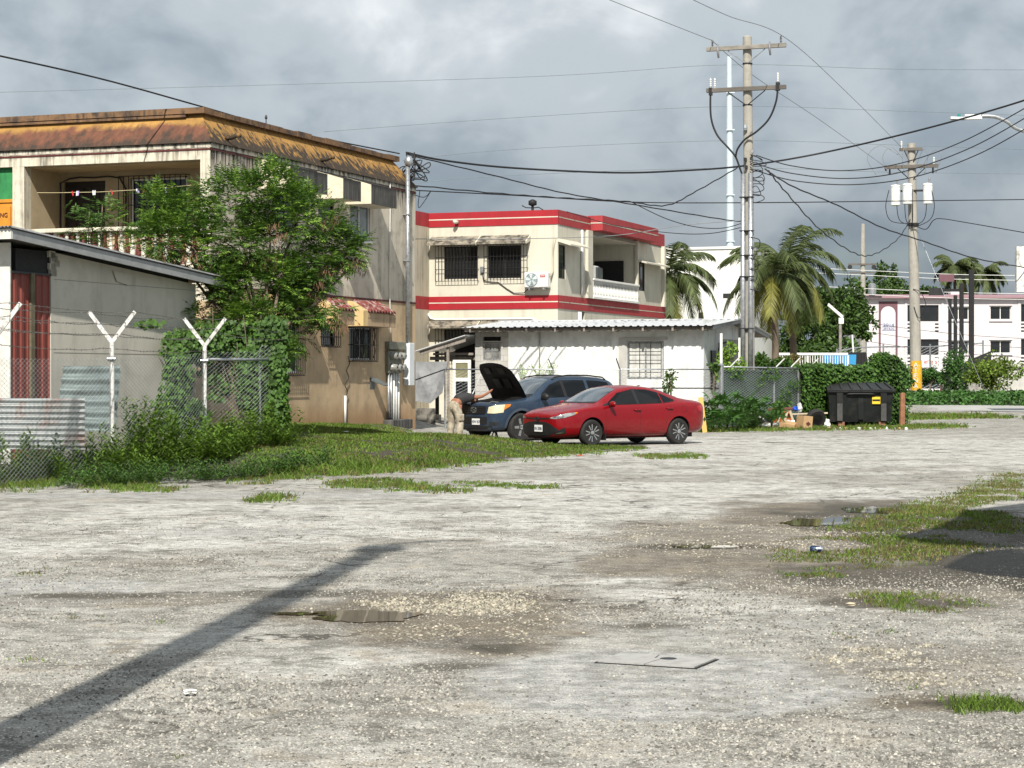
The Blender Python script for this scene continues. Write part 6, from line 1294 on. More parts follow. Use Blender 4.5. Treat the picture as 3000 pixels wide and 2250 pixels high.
for (x, y) in ((1.35, .775), (-1.35, .775), (1.35, -.775), (-1.35, -.775)): wheel(c.root, (x, y, .318), .318, .205, y < 0, m_rims, 5, True)
c.side('side_window', [(.86, .985), (.45, .996), (-.05, 1.005)], [(.83, 1.03), (.44, 1.262), (-.03, 1.347)], m_cgl)
c.side('side_window', [(-.13, 1.005), (-.5, 1.012), (-.85, 1.022)], [(-.12, 1.35), (-.5, 1.338), (-.84, 1.27)], m_cgl)
c.side('side_window', [(-.89, 1.026), (-1.06, 1.037), (-1.24, 1.068)], [(-.88, 1.255), (-1.06, 1.178), (-1.26, 1.088)], m_cgl)
c.side('window_trim', [(.92, .967), (.4, .98), (-.3, .992), (-.9, 1.008), (-1.27, 1.055)], [(.92, .978), (.4, .991), (-.3, 1.003), (-.9, 1.02), (-1.27, 1.068)], m_trim, off=.008, rows=1)
c.side('pillar_trim', [(-.045, 1.0), (-.135, 1.0)], [(-.025, 1.353), (-.125, 1.353)], m_trim, off=.005, rows=4)
c.side('mirror_sail', [(1.0, .955), (.86, .968)], [(1.0, .975), (.86, 1.03)], m_trim, off=.006, rows=2)
up = (0, 0, 1)
c.patch('windscreen', [(1.06, .65, 1), (1.19, .32, 1), (1.23, 0, 1), (1.19, -.32, 1), (1.06, -.65, 1)], [(.4, .52, 1), (.37, .26, 1), (.36, 0, 1), (.37, -.26, 1), (.4, -.52, 1)], up, m_wsg, .006, 10)
c.patch('cowl', [(1.16, .64, 1), (1.27, .32, 1), (1.31, 0, 1), (1.27, -.32, 1), (1.16, -.64, 1)], [(1.07, .65, 1), (1.2, .32, 1), (1.24, 0, 1), (1.2, -.32, 1), (1.07, -.65, 1)], up, m_trim, .004, 2)
c.patch('rear_window', [(-.92, .5, 1), (-.88, 0, 1), (-.92, -.5, 1)], [(-1.5, .6, 1), (-1.56, 0, 1), (-1.5, -.6, 1)], up, m_cgl, .005, 6)
for sg in (1, -1):
    d = (.75, .66 * sg, 0)
    c.patch('headlight', [(2.26, .44 * sg, .67), (2.2, .60 * sg, .655), (2.05, .74 * sg, .69), (1.84, .83 * sg, .76)], [(2.26, .44 * sg, .69), (2.2, .60 * sg, .725), (2.05, .74 * sg, .785), (1.84, .83 * sg, .815)], d, m_lamp, .008, 4)
    c.patch('headlight_amber', [(1.85, .83 * sg, .765), (1.78, .84 * sg, .795)], [(1.85, .83 * sg, .813), (1.78, .84 * sg, .815)], d, m_amb, .009, 2)
    c.patch('fog_lamp', [(2.22, .60 * sg, .30), (2.1, .73 * sg, .325)], [(2.22, .60 * sg, .325), (2.1, .73 * sg, .37)], d, m_chrome, .009, 2)
    c.patch('fog_lamp_recess', [(2.24, .56 * sg, .27), (2.06, .76 * sg, .31)], [(2.24, .56 * sg, .34), (2.06, .76 * sg, .47)], d, m_trim, .004, 3)
    c.patch('tail_lamp', [(-1.98, .8 * sg, .8), (-2.12, .78 * sg, .79), (-2.26, .66 * sg, .8)], [(-1.92, .8 * sg, .93), (-2.1, .78 * sg, .95), (-2.26, .66 * sg, .95)], (-.55, .83 * sg, 0), m_tail, .007, 4)
    for (x, z) in ((-.02, .85), (-1.04, .88)):
        h_ = c.pr((x, sg, z), (0, sg, 0), .02); MB().tube([h_ + Vector((-.11, -.02 * sg, -.005)), h_ + Vector((-.08, .012 * sg, 0)), h_ + Vector((.07, .012 * sg, 0)), h_ + Vector((.1, -.02 * sg, .003))], .017, 6).build('door_handle', m_cred, c.root, True)
c.patch('grille', [(2.3, .42, .245), (2.33, .2, .235), (2.33, 0, .235), (2.33, -.2, .235), (2.3, -.42, .245)], [(2.3, .57, .52), (2.33, .3, .585), (2.33, 0, .595), (2.33, -.3, .585), (2.3, -.57, .52)], (1, 0, 0), m_trim, .008, 6)
c.patch('grille_corner', [(2.3, .42, .245), (2.2, .64, .36)], [(2.3, .55, .51), (2.2, .68, .42)], (.9, .4, 0), m_trim, .008, 4); c.patch('grille_corner', [(2.3, -.42, .245), (2.2, -.64, .36)], [(2.3, -.55, .51), (2.2, -.68, .42)], (.9, -.4, 0), m_trim, .008, 4)
for k in range(5): z = .285 + k * .055; c.patch('grille_bar', [(2.3, .42 + k * .02, z), (2.33, 0, z - .005), (2.3, -.42 - k * .02, z)], [(2.3, .42 + k * .02, z + .012), (2.33, 0, z + .007), (2.3, -.42 - k * .02, z + .012)], (1, 0, 0), m_dark, .014, 1)
c.patch('upper_grille', [(2.3, .46, .655), (2.33, .2, .645), (2.33, -.2, .645), (2.3, -.46, .655)], [(2.3, .46, .685), (2.33, .2, .68), (2.33, -.2, .68), (2.3, -.46, .685)], (1, 0, 0), m_trim, .008, 2)
def badge(c, x, z, r, m):
    p = c.pr((x, 0, z), (1, 0, 0), .02); mb = MB()
    mb.tube([p + Vector((0, r * 1.4 * cos(k * pi / 12), r * sin(k * pi / 12))) for k in range(25)], r * .12, 5, False); mb.tube([p + Vector((0, r * .5 * cos(k * pi / 10), r * .95 * sin(k * pi / 10))) for k in range(21)], r * .1, 5, False)
    mb.tube([p + Vector((0, r * 1.0 * cos(k * pi / 10), r * .45 + r * .45 * sin(k * pi / 10))) for k in range(21)], r * .1, 5, False); mb.build('badge', m, c.root)
badge(c, 2.33, .645, .06, m_dark)
m_plate = mat('white number plate', (.74, .75, .74), .45, .04); m_pl = mat('plate lettering', (.05, .06, .09), .5)
def plate(c, x, y, z, txt):
    p = c.pr((x, y, z), (1, 0, 0), .03); o = MB().box(-.004, .004, -.155, .155, -.08, .08, .002).build('number_plate', m_plate, c.root); o.location = p; text(txt, .1, m_pl, o, (.006, 0, -.005), (R(90), 0, R(90)), sx=.85); return o
plate(c, 2.33, .08, .43, 'IN 2006')
c.line('door_seam', [(.96, .955), (.97, .7), (.93, .4), (.87, .25)], m_seam); c.line('door_seam', [(-.09, .99), (-.12, .7), (-.12, .26)], m_seam); c.line('door_seam', [(-1.1, 1.02), (-1.12, .85), (-1.0, .7), (-.92, .5)], m_seam); c.line('sill_seam', [(.86, .265), (-.3, .262), (-.9, .268)], m_seam)
c.line('fuel_flap', [(-1.44, .93), (-1.44, .79), (-1.6, .79), (-1.6, .93), (-1.44, .93)], m_seam, .004, (1,))
c.patch('front_lip', [(2.24, .5, .185), (2.31, 0, .18), (2.24, -.5, .185)], [(2.26, .5, .225), (2.33, 0, .22), (2.26, -.5, .225)], (1, 0, 0), m_trim, .01, 2)
mirror(c, (.82, .985, 1.0), m_cred); MB().tube([c.pr((-.7, 0, 1), up, 0), c.pr((-.82, 0, 1), up, 0) + Vector((0, 0, .05))], .012, 5).build('roof_antenna', m_trim, c.root)
MB().box(-2.0, 2.0, -.6, .6, .17, .3).build('underbody', m_black, c.root)
for k, sg in enumerate((1, -1)): MB().box(.93, .95, sg * .62, sg * .86, .14, .36).build('mud_flap', m_trim, c.root)

# blue SUV with raised bonnet
def sec2(w, zb, belt, g): return [(0, zb), (w * .85, zb), (w * .96, zb + .1), (w * .99, lerp(zb, belt, .4)), (w, lerp(zb, belt, .7)), (w * .98, belt)] + list(g)
S2 = [(2.17, sec2(.60, .30, .86, [(.57, .88), (.5, .89), (.36, .9), (.18, .9), (0, .9)])),
      (2.11, sec2(.72, .26, .93, [(.68, .955), (.58, .965), (.42, .97), (.2, .97), (0, .97)])),
      (1.95, sec2(.82, .26, .955, [(.78, .985), (.66, 1.0), (.48, 1.01), (.24, 1.015), (0, 1.015)])),
      (1.6, sec2(.885, .27, .98, [(.84, 1.01), (.7, 1.03), (.5, 1.045), (.25, 1.05), (0, 1.05)])),
      (1.2, sec2(.905, .26, 1.0, [(.86, 1.04), (.72, 1.06), (.52, 1.08), (.26, 1.085), (0, 1.085)])),
      (.95, sec2(.908, .25, 1.03, [(.86, 1.07), (.74, 1.1), (.62, 1.12), (.32, 1.13), (0, 1.135)])),
      (.7, sec2(.908, .25, 1.05, [(.85, 1.09), (.76, 1.21), (.68, 1.26), (.38, 1.3), (0, 1.31)])),
      (.4, sec2(.908, .25, 1.06, [(.845, 1.1), (.70, 1.40), (.62, 1.46), (.36, 1.5), (0, 1.515)])),
      (.1, sec2(.908, .25, 1.065, [(.845, 1.11), (.66, 1.53), (.57, 1.6), (.34, 1.625), (0, 1.635)])),
      (-.4, sec2(.908, .25, 1.07, [(.845, 1.115), (.65, 1.58), (.56, 1.65), (.33, 1.675), (0, 1.685)])),
      (-1.0, sec2(.908, .25, 1.08, [(.845, 1.125), (.65, 1.575), (.56, 1.65), (.33, 1.675), (0, 1.685)])),
      (-1.6, sec2(.905, .28, 1.1, [(.845, 1.14), (.66, 1.55), (.57, 1.625), (.33, 1.65), (0, 1.66)])),
      (-1.95, sec2(.885, .3, 1.11, [(.83, 1.15), (.67, 1.51), (.58, 1.58), (.34, 1.605), (0, 1.61)])),
      (-2.12, sec2(.84, .34, 1.1, [(.79, 1.14), (.66, 1.42), (.58, 1.47), (.34, 1.49), (0, 1.5)])),
      (-2.2, sec2(.74, .4, 1.0, [(.7, 1.05), (.6, 1.28), (.52, 1.31), (.3, 1.33), (0, 1.33)]))]
fw = Vector((-cos(R(40)), -sin(R(40)), 0)); lf = Vector((sin(R(40)), -cos(R(40)), 0)); fl = Vector((.18, 52.3, 0)); ctr = fl - fw * 1.33 - lf * .79
c = Car('suv', 'dusty blue SUV with its black-lined bonnet raised', ctr, R(220), S2, m_cblu, [(1.33, .58, 1.2), (1.33, -1.2, -.58), (-1.33, .58, 1.2), (-1.33, -1.2, -.58)], .36, .43, [((1.0, -.64, .62), (2.0, .64, 1.4))])
for (x, y) in ((1.33, .79), (-1.33, .79), (1.33, -.79), (-1.33, -.79)): wheel(c.root, (x, y, .36), .36, .225, y < 0, m_rims, 5, False)
c.side('side_window', [(.60, 1.10), (.2, 1.11), (-.18, 1.12)], [(.58, 1.2), (.22, 1.44), (-.16, 1.55)], m_cgl); c.side('side_window', [(-.28, 1.12), (-.65, 1.125), (-1.0, 1.13)], [(-.26, 1.555), (-.65, 1.56), (-1.0, 1.555)], m_cgl)
c.side('side_window', [(-1.12, 1.14), (-1.5, 1.15), (-1.86, 1.165)], [(-1.1, 1.55), (-1.5, 1.54), (-1.84, 1.5)], m_cgl)
c.side('pillar_trim', [(-.18, 1.115), (-.28, 1.115)], [(-.16, 1.56), (-.26, 1.56)], m_trim, off=.005, rows=4)
c.patch('windscreen', [(.78, .7, 1), (.9, .35, 1), (.93, 0, 1), (.9, -.35, 1), (.78, -.7, 1)], [(.14, .56, 1), (.12, .3, 1), (.11, 0, 1), (.12, -.3, 1), (.14, -.56, 1)], up, m_wsg, .006, 10)
c.patch('cowl', [(.95, .7, 1), (.99, 0, 1), (.95, -.7, 1)], [(.79, .7, 1), (.94, 0, 1), (.79, -.7, 1)], up, m_trim, .006, 2)
for sg in (1, -1):
    d = (.78, .62 * sg, 0)
    c.patch('headlight', [(2.1, .48 * sg, .72), (2.02, .66 * sg, .715), (1.85, .80 * sg, .74)], [(2.06, .50 * sg, .88), (1.98, .68 * sg, .925), (1.82, .82 * sg, .945)], d, m_lampy, .01, 6)
    c.patch('indicator_lamp', [(1.84, .80 * sg, .80), (1.70, .86 * sg, .89)], [(1.82, .82 * sg, .945), (1.66, .86 * sg, .95)], d, m_amb, .011, 4)
    c.patch('fog_lamp_recess', [(2.1, .52 * sg, .40), (1.95, .74 * sg, .42)], [(2.1, .54 * sg, .50), (1.95, .74 * sg, .50)], d, m_dark, .006, 3); c.patch('fog_lamp', [(2.06, .60 * sg, .42), (2.0, .67 * sg, .42)], [(2.06, .60 * sg, .49), (2.0, .67 * sg, .49)], d, m_glass, .01, 2)
    for xw in (1.33, -1.33):
        n = 14; A = [(xw + .43 * cos(pi * k / n), .36 + .43 * sin(pi * k / n)) for k in range(n + 1)]; B = [(xw + .50 * cos(pi * k / n), .36 + .49 * sin(pi * k / n)) for k in range(n + 1)]
        c.patch('arch_flare', [(x, sg, z) for x, z in A], [(x, sg, z) for x, z in B], (0, sg, 0), mat('flare %s' % len(MATS), (.045, .06, .085), .6), .012, 2, 2)
    c.patch('sill_cladding', [(.8, sg, .3), (-.8, sg, .3)], [(.82, sg, .47), (-.82, sg, .47)], (0, sg, 0), m_trim, .01, 2)
    c.patch('tail_lamp', [(-2.0, .8 * sg, .9), (-2.14, .74 * sg, .9)], [(-2.0, .8 * sg, 1.25), (-2.12, .74 * sg, 1.25)], (-.5, .86 * sg, 0), m_tail, .01, 5)
    a_ = [c.pr((x, sg * .58, 1), up, 0) for x in (.05, -.05, -.5, -1.2, -1.75, -1.85)]; a_ = [p + Vector((0, 0, h)) for p, h in zip(a_, (0, .05, .07, .07, .05, 0))]; MB().tube(a_, .02, 6).build('roof_rail', m_trim, c.root, True)
    for (x, z) in ((-.05, .93), (-.9, .96)): h_ = c.pr((x, sg, z), (0, sg, 0), .02); MB().tube([h_ + Vector((-.1, 0, 0)), h_ + Vector((.1, 0, 0))], .018, 6).build('door_handle', m_cblu, c.root, True)
    # bonnet wing edge beside the engine bay
c.patch('grille', [(2.14, .44, .70), (2.16, 0, .69), (2.14, -.44, .70)], [(2.08, .47, .90), (2.1, 0, .905), (2.08, -.47, .90)], (1, 0, 0), m_trim, .012, 4)
for k in range(4): z = .715 + k * .045; c.patch('grille_bar', [(2.1, .45, z), (2.1, 0, z), (2.1, -.45, z)], [(2.1, .45, z + .022), (2.1, 0, z + .022), (2.1, -.45, z + .022)], (1, 0, 0), m_dark, .025, 1)
c.patch('bumper_intake', [(2.1, .5, .44), (2.1, 0, .43), (2.1, -.5, .44)], [(2.1, .5, .62), (2.1, 0, .63), (2.1, -.5, .62)], (1, 0, 0), m_trim, .01, 3)
c.patch('bumper_skirt', [(2.02, .62, .265), (2.06, 0, .265), (2.02, -.62, .265)], [(2.06, .66, .40), (2.1, 0, .40), (2.06, -.66, .40)], (1, 0, 0), m_trim, .012, 3)
badge(c, 2.12, .805, .075, m_chrome); plate(c, 2.12, .1, .50, 'HEW 057')
c.line('door_seam', [(.72, 1.06), (.74, .8), (.7, .35)], m_seam); c.line('door_seam', [(-.23, 1.1), (-.24, .8), (-.24, .35)], m_seam); c.line('door_seam', [(-1.1, 1.12), (-1.02, .9), (-.85, .75), (-.8, .5)], m_seam)
mirror(c, (.62, 1.0, 1.13), m_trim, 1.25)
MB().box(-1.9, 1.9, -.65, .65, .24, .4).build('underbody', m_black, c.root)
# engine bay
MB().box(1.15, 1.75, -.38, .36, .62, .92, .04).build('engine_block', m_dark, c.root); MB().box(1.25, 1.65, -.28, .26, .92, .965, .02).build('engine_cover', m_trim, c.root)
MB().box(1.5, 1.72, .38, .58, .65, .93, .01).build('battery', m_trim, c.root); MB().box(1.52, 1.7, .40, .56, .93, .945).build('battery_label', m_cred, c.root)
MB().lathe([(.07, .7), (.07, .95), (.05, .98)], 12, (1.2, -.5, 0)).build('coolant_tank', m_white, c.root); MB().lathe([(.09, .7), (.09, .93), (.06, .97)], 12, (1.3, .48, 0)).build('brake_servo', m_metal, c.root)
for k in range(5): MB().tube([(1.15 + .12 * k, -.55 + .2 * k, .95), (1.3 + .1 * k, -.3 + .1 * k, 1.0), (1.5, .1 + .1 * k, .96), (1.85, -.2 + .1 * k, .93)], .022, 6).build('hose', m_trim if k % 2 else m_metal, c.root, True)
MB().box(1.9, 1.99, -.62, .62, .9, .955, .01).build('radiator_panel', m_dark, c.root)
# raised bonnet: curved double skin
def bonnet():
    nx, ny = 10, 12; L0 = 1.12; T = []; Bt = []
    for i in range(nx + 1):
        t = i / nx; hw = .70 - .1 * t * t - (.16 * max(0, t - .85) / .15)
        for j in range(ny + 1):
            y = lerp(-hw, hw, j / ny); s_ = L0 * t - .10 * (abs(y) / .7) ** 2 * t; z = .055 * sin(pi * (t * .75 + .12)) - .05 * (y / .7) ** 2 - .05 * max(0, t - .85) / .15
            T.append(Vector((s_, y, z))); Bt.append(Vector((s_ * .985 + .008, y * .97, z - .028)))
    n = ny + 1; q = [(i * n + j, i * n + j + 1, (i + 1) * n + j + 1, (i + 1) * n + j) for i in range(nx) for j in range(ny)]
    b = MB()._a(T, q).build('bonnet', m_cblu, c.root, True); u_ = MB()._a(Bt, q).build('bonnet_lining', m_black, b, True)
    for (x0, x1, y0, y1) in ((.75, .95, -.42, -.2), (.75, .95, .1, .36), (.3, .6, -.3, -.05), (.3, .6, .1, .35)): MB().box(x0, x1, y0, y1, -.02, -.012).build('lining_pad', m_dark, u_)
    b.location = (.96, 0, 1.12); b.rotation_euler = (0, R(-54), 0)
bonnet()
MB().tube([(1.92, -.55, .96), (1.72, -.55, 1.3), (1.52, -.52, 1.72)], .008, 5).build('bonnet_prop', m_metal, c.root)
SUV = c
MB().box(-.15, .05, .2, .62, .8, 1.4, .05).build('front_seat', m_greyseat, c.root)
js = thing('jack_stand', 'black steel axle stands under the blue SUV front', 'jack stand', ctr + fw * 1.75 + lf * .35, R(220))
for (dx, dy) in ((-.1, -.1), (.1, -.1), (0, .12)): MB().tube([(dx, dy, 0), (dx * .15, dy * .15, .3)], .018, 6).build('leg', m_dark, js)
MB().tube([(0, 0, .2), (0, 0, .36)], .03, 8).build('column', m_dark, js)
# ------------------------------------------------------------------ person leaning into the engine bay
def skin(name, verts, edges, mt, par, sub=2):
    me = bpy.data.meshes.new(name); me.from_pydata([v[:3] for v in verts], edges, []); o = mesh_obj(name, me, None, None)
    md = o.modifiers.new('k', 'SKIN'); md.use_smooth_shade = True
    for sv, v in zip(me.skin_vertices[0].data, verts): r = v[3]; sv.radius = (r, r) if not isinstance(r, tuple) else r
    me.skin_vertices[0].data[0].use_root = True
    ss = o.modifiers.new('s', 'SUBSURF'); ss.levels = ss.render_levels = sub
    m2 = eval_mesh(o); bpy.data.objects.remove(o); m2.materials.clear(); m2.polygons.foreach_set('use_smooth', [True] * len(m2.polygons)); return mesh_obj(name, m2, mt, par)
m_skin = mat('brown skin', (.30, .13, .075), .55, .12, 12); m_shirt = mat('charcoal shirt', (.028, .028, .03), .85, .2, 5)
m_camo = mat('sand camouflage cloth', (.33, .29, .22), .9, .15, 5, spots=[((.17, .14, .1), .85, 7), ((.5, .45, .36), .7, 9)], bump=.3, bs=14)
# local frame: +x towards the engine, y to the person's left, origin on the ground between the feet
pr_ = thing('person', 'person in camouflage trousers and dark shirt bent over the engine', 'person', (-1.47, 52.25, 0), R(40))
B = [(0, 0, .95, .13), (.12, 0, 1.03, .14), (.28, 0, 1.1, .15), (.42, 0, 1.12, .14), (.50, 0, 1.11, .06), (.6, 0, 1.05, .085), (.68, 0, 1.0, .095), (.74, 0, .96, .07),
     (.42, -.19, 1.12, .065), (.62, -.26, 1.13, .05), (.74, -.28, 1.17, .04), (.93, -.26, 1.25, .034), (.99, -.25, 1.27, .035),
     (.42, .19, 1.1, .065), (.55, .25, .95, .05), (.72, .18, .85, .038), (.8, .16, .83, .035),
     (-.02, .1, .9, .1), (.02, .14, .5, .065), (-.03, .15, .1, .045), (.12, .16, .04, .04), (-.02, -.1, .9, .1), (.04, -.17, .5, .065), (-.05, -.2, .1, .045), (.1, -.22, .04, .04)]
E_ = [(0, 1), (1, 2), (2, 3), (3, 4), (4, 5), (5, 6), (6, 7), (3, 8), (8, 9), (9, 10), (10, 11), (11, 12), (3, 13), (13, 14), (14, 15), (15, 16), (0, 17), (17, 18), (18, 19), (19, 20), (0, 21), (21, 22), (22, 23), (23, 24)]
hx = len(B)
for k in range(5):                          # fingers closing on the bonnet prop
    a = (-.03 + .018 * k) if k < 4 else -.045; q = (.99, -.25 + (.035 if k == 4 else 0), 1.27); B += [(1.02, -.25 + a * .6 + (.04 if k == 4 else 0), 1.285 - a * .7, .011), (1.055, -.235 + a * .4, 1.29 - a * .8, .01), (1.07, -.205 + a * .3, 1.28 - a * .8, .009)]
    E_ += [(12, hx + 3 * k), (hx + 3 * k, hx + 3 * k + 1), (hx + 3 * k + 1, hx + 3 * k + 2)]
skin('body', B, E_, m_skin, pr_)
skin('shirt', [(.06, 0, 1.0, .165), (.14, 0, 1.05, .17), (.28, 0, 1.11, .18), (.42, 0, 1.13, .165), (.46, 0, 1.12, .1), (.42, -.18, 1.125, .09), (.5, -.22, 1.125, .085), (.42, .18, 1.1, .09), (.49, .22, 1.03, .085)], [(0, 1), (1, 2), (2, 3), (3, 4), (3, 5), (5, 6), (3, 7), (7, 8)], m_shirt, pr_)
skin('trousers', [(.0, 0, .93, .165), (.07, 0, 1.0, .165), (-.02, .1, .86, .13), (0, .13, .68, .115), (.03, .15, .48, .1), (-.01, .155, .28, .095), (-.03, .16, .07, .09), (-.02, -.1, .86, .13), (.02, -.14, .68, .115), (.05, -.18, .48, .1), (0, -.2, .28, .1), (-.05, -.22, .07, .09)],
     [(0, 1), (0, 2), (2, 3), (3, 4), (4, 5), (5, 6), (0, 7), (7, 8), (8, 9), (9, 10), (10, 11)], m_camo, pr_)
for sg in (1, -1): MB().box(-.07, .09, sg * .24 - .03 if sg > 0 else -.3, sg * .24 + .03 if sg > 0 else -.24, .52, .7, .02).build('cargo_pocket', m_camo, pr_)
for (x, y) in ((.0, .16), (-.02, -.22)): MB().box(x - .1, x + .2, y - .05, y + .05, 0, .1, .03).build('shoe', m_dark, pr_, sharp=40)
hr = skin('hair', [(.62, 0, 1.06, .1), (.68, 0, 1.03, .105), (.73, 0, 1.0, .08)], [(0, 1), (1, 2)], m_black, pr_)
# ------------------------------------------------------------------ dumpster, rubbish and small things
DZ = thing('dumpster', 'large black steel dumpster with a yellow label on the grass edge', 'dumpster', (11.25, 65.9, .06), R(-3))
m_dmp = mat('black dumpster paint', (.009, .011, .011), .5, .3, 2, spots=((.03, .027, .024), .5, 3), spec=.25); m_lid = mat('black plastic lid', (.02, .02, .021), .5, .2, 3)
mb = MB(); mb._a([(-.98, 0, .12), (.98, 0, .12), (.98, 1.2, .12), (-.98, 1.2, .12), (-1.04, -.14, 1.12), (1.04, -.14, 1.12), (1.04, 1.25, 1.2), (-1.04, 1.25, 1.2)], [(0, 3, 2, 1), (4, 5, 6, 7), (0, 1, 5, 4), (1, 2, 6, 5), (2, 3, 7, 6), (3, 0, 4, 7)]); mb.build('bin_body', m_dmp, DZ)
MB().box(-1.08, 1.08, -.22, -.12, 1.07, 1.13, .01).build('rim', m_dmp, DZ)
lid = MB()._a([(-1.09, -.2, 1.14), (1.09, -.2, 1.14), (1.0, 1.2, 1.34), (-1.0, 1.2, 1.34), (-1.09, -.2, 1.17), (1.09, -.2, 1.17), (1.0, 1.2, 1.38), (-1.0, 1.2, 1.38)], [(0, 3, 2, 1), (4, 5, 6, 7), (0, 1, 5, 4), (1, 2, 6, 5), (2, 3, 7, 6), (3, 0, 4, 7)]).build('lid', m_lid, DZ)
for k in range(7): x = -.96 + k * .32; MB()._a([(x, -.15, 1.185), (x + .06, -.15, 1.185), (x * .92 + .06, 1.1, 1.38), (x * .92, 1.1, 1.38), (x, -.15, 1.22), (x + .06, -.15, 1.22), (x * .92 + .06, 1.1, 1.41), (x * .92, 1.1, 1.41)], [(0, 3, 2, 1), (4, 5, 6, 7), (0, 1, 5, 4), (1, 2, 6, 5), (2, 3, 7, 6), (3, 0, 4, 7)]).build('lid_rib', m_lid, lid)
m_dg = mat('worn grey steel', (.06, .06, .058), .5, .3, 4)
for x in (-.68, .72):
    MB().box(x - .09, x + .09, -.2, -.02, .15, .72, .01).build('fork_pocket', m_dg, DZ); MB().box(x - .1, x + .1, -.2, -.1, .72, 1.07).build('rib', m_dmp, DZ)
MB().box(-.08, .08, -.12, -.02, .2, 1.05).build('rib', m_dmp, DZ); MB().tube(cr([(-.42, -.12, .98), (-.36, -.2, 1.02), (.36, -.2, 1.02), (.42, -.12, .98)]), .035, 8).build('grab_bar', m_dmp, DZ, True)
lb = MB().box(.36, .62, -.135, -.118, .70, .93).build('warning_label', mat('yellow label', (.7, .5, .03), .6), DZ); lb.rotation_euler.x = R(0); MB().box(.37, .61, -.14, -.135, .79, .85).build('label_print', m_black, lb)
for x in (-.62, .68): MB().box(x - .1, x + .1, -.1, .1, -.05, .12).build('skid_block', mat('rusty block %d' % (x > 0), (.25, .12, .08), .9), DZ)
# rubbish heap: every piece its own thing
m_card = mat('brown cardboard', (.42, .27, .14), .85, .12, 4); m_ply = mat('orange veneer board', (.42, .11, .03), .5, .15, 3); m_tan = mat('pale board', (.5, .42, .3), .8, .15); m_redw = mat('dark red timber', (.14, .05, .035), .6, .2)
def G(px, py):
    D = 63.3 + (1256 - py) * .11; return Vector(((px - 1500) / F * D, D, 0))
def piece(name, label, cat, px, py, dims, rot, m, lift=0):
    p = G(px, py); x, y, z = dims; t_ = thing(name, label, cat, (p.x, p.y, lift), 0, 'rubbish beside the dumpster'); o = MB().box(-x / 2, x / 2, -y / 2, y / 2, 0, z, min(x, y, z) * .08).build('panel', m, t_); o.rotation_euler = tuple(R(a) for a in rot); return t_, o
p = G(2355, 1254); cb = thing('cardboard_box', 'brown cardboard box with a dark red diamond mark on the grass', 'box', (p.x, p.y, .02), R(24)); b_ = MB().box(-.16, .16, -.22, .22, 0, .40, .006).build('carton', m_card, cb); b_.rotation_euler.y = R(6)
MB()._a([(0, -.232, .09), (.09, -.232, .16), (0, -.232, .23), (-.09, -.232, .16)], [(0, 1, 2, 3)]).build('diamond_mark', m_maroon, b_); MB().box(-.1, .12, -.15, -.1, .401, .404).box(-.05, .1, -.06, -.03, .401, .404).build('print', m_redw, b_)
piece('drawer_unit', 'tipped orange veneer drawer unit in the rubbish heap', 'furniture', 2295, 1240, (.62, .3, .42), (12, -6, -8), m_ply, .1)
piece('timber_frame', 'dark red timber frame over the orange drawer unit', 'furniture', 2285, 1244, (.8, .06, .08), (0, -3, -6), m_redw, .58)
for k, (px, rot, lb_) in enumerate(((2276, 16, 'left pale stick leaning on the orange drawer unit'), (2296, 14, 'right pale stick leaning on the orange drawer unit'), (2328, -20, 'pale stick leaning beside the cardboard box'))): piece('stick', lb_, 'board', px, 1246, (.07, .03, .48), (8, rot, 0), m_tan, .12)
piece('board', 'long pale board laid behind the rubbish heap', 'board', 2370, 1232, (1.2, .1, .05), (0, -2, -4), m_tan, .42)
piece('plank', 'pale tan plank lying low in front of the rubbish', 'board', 2240, 1250, (.5, .5, .05), (12, -18, 20), m_tan, .06); piece('plank', 'white broken plank in front of the drawer unit', 'board', 2258, 1250, (.55, .2, .1), (20, -6, -12), m_white, .06)
piece('crushed_carton', 'flattened brown carton left of the cardboard box', 'box', 2308, 1252, (.5, .35, .16), (10, 8, -20), m_card, .06)
def blob(name, label, cat, px, py, r, m, lift, seed, sq=(1, 1, .7)):
    p = G(px, py); bm = bmesh.new(); bmesh.ops.create_icosphere(bm, subdivisions=3, radius=1)
    for v in bm.verts: q = 1 + .55 * noise.fractal(v.co * 1.6 + Vector((seed, 0, 0)), 1, 2, 4); v.co = Vector((v.co.x * sq[0], v.co.y * sq[1], v.co.z * sq[2])) * q * r
    me = bpy.data.meshes.new(name); bm.to_mesh(me); bm.free(); me.polygons.foreach_set('use_smooth', [True] * len(me.polygons)); me.set_sharp_from_angle(angle=R(25)); o = mesh_obj(name, me, m, None, (p.x, p.y, lift)); return tag(o, label, cat, 'rubbish beside the dumpster')
m_bag = mat('black bin bag', (.012, .012, .013), .3, .2); m_clear = mat('clear plastic film', (.55, .55, .53), .2, .2, 6); m_blue = mat('blue plastic', (.02, .09, .5), .35, .1)
blob('bin_bag', 'black bin bag under the papaya leaves', 'bag', 2228, 1243, .3, m_bag, .25, 2); blob('bin_bag', 'black bin bag behind the wheel rim', 'bag', 2270, 1236, .25, m_bag, .3, 9)
blob('plastic_wrap', 'crumpled clear plastic wrap in front of the drawer unit', 'plastic', 2315, 1248, .17, m_clear, .16, 5); blob('plastic_wrap', 'white crumpled bag by the dumpster foot', 'bag', 2424, 1250, .14, m_white, .14, 12, (.7, .7, 1.2)); blob('blue_bag', 'blue plastic bag on top of the rubbish heap', 'bag', 2330, 1240, .1, m_blue, .62, 6)
blob('plastic_wrap', 'grey plastic scrap beside the blue bag', 'plastic', 2343, 1240, .11, m_clear, .66, 7, (.6, .5, 1.2))
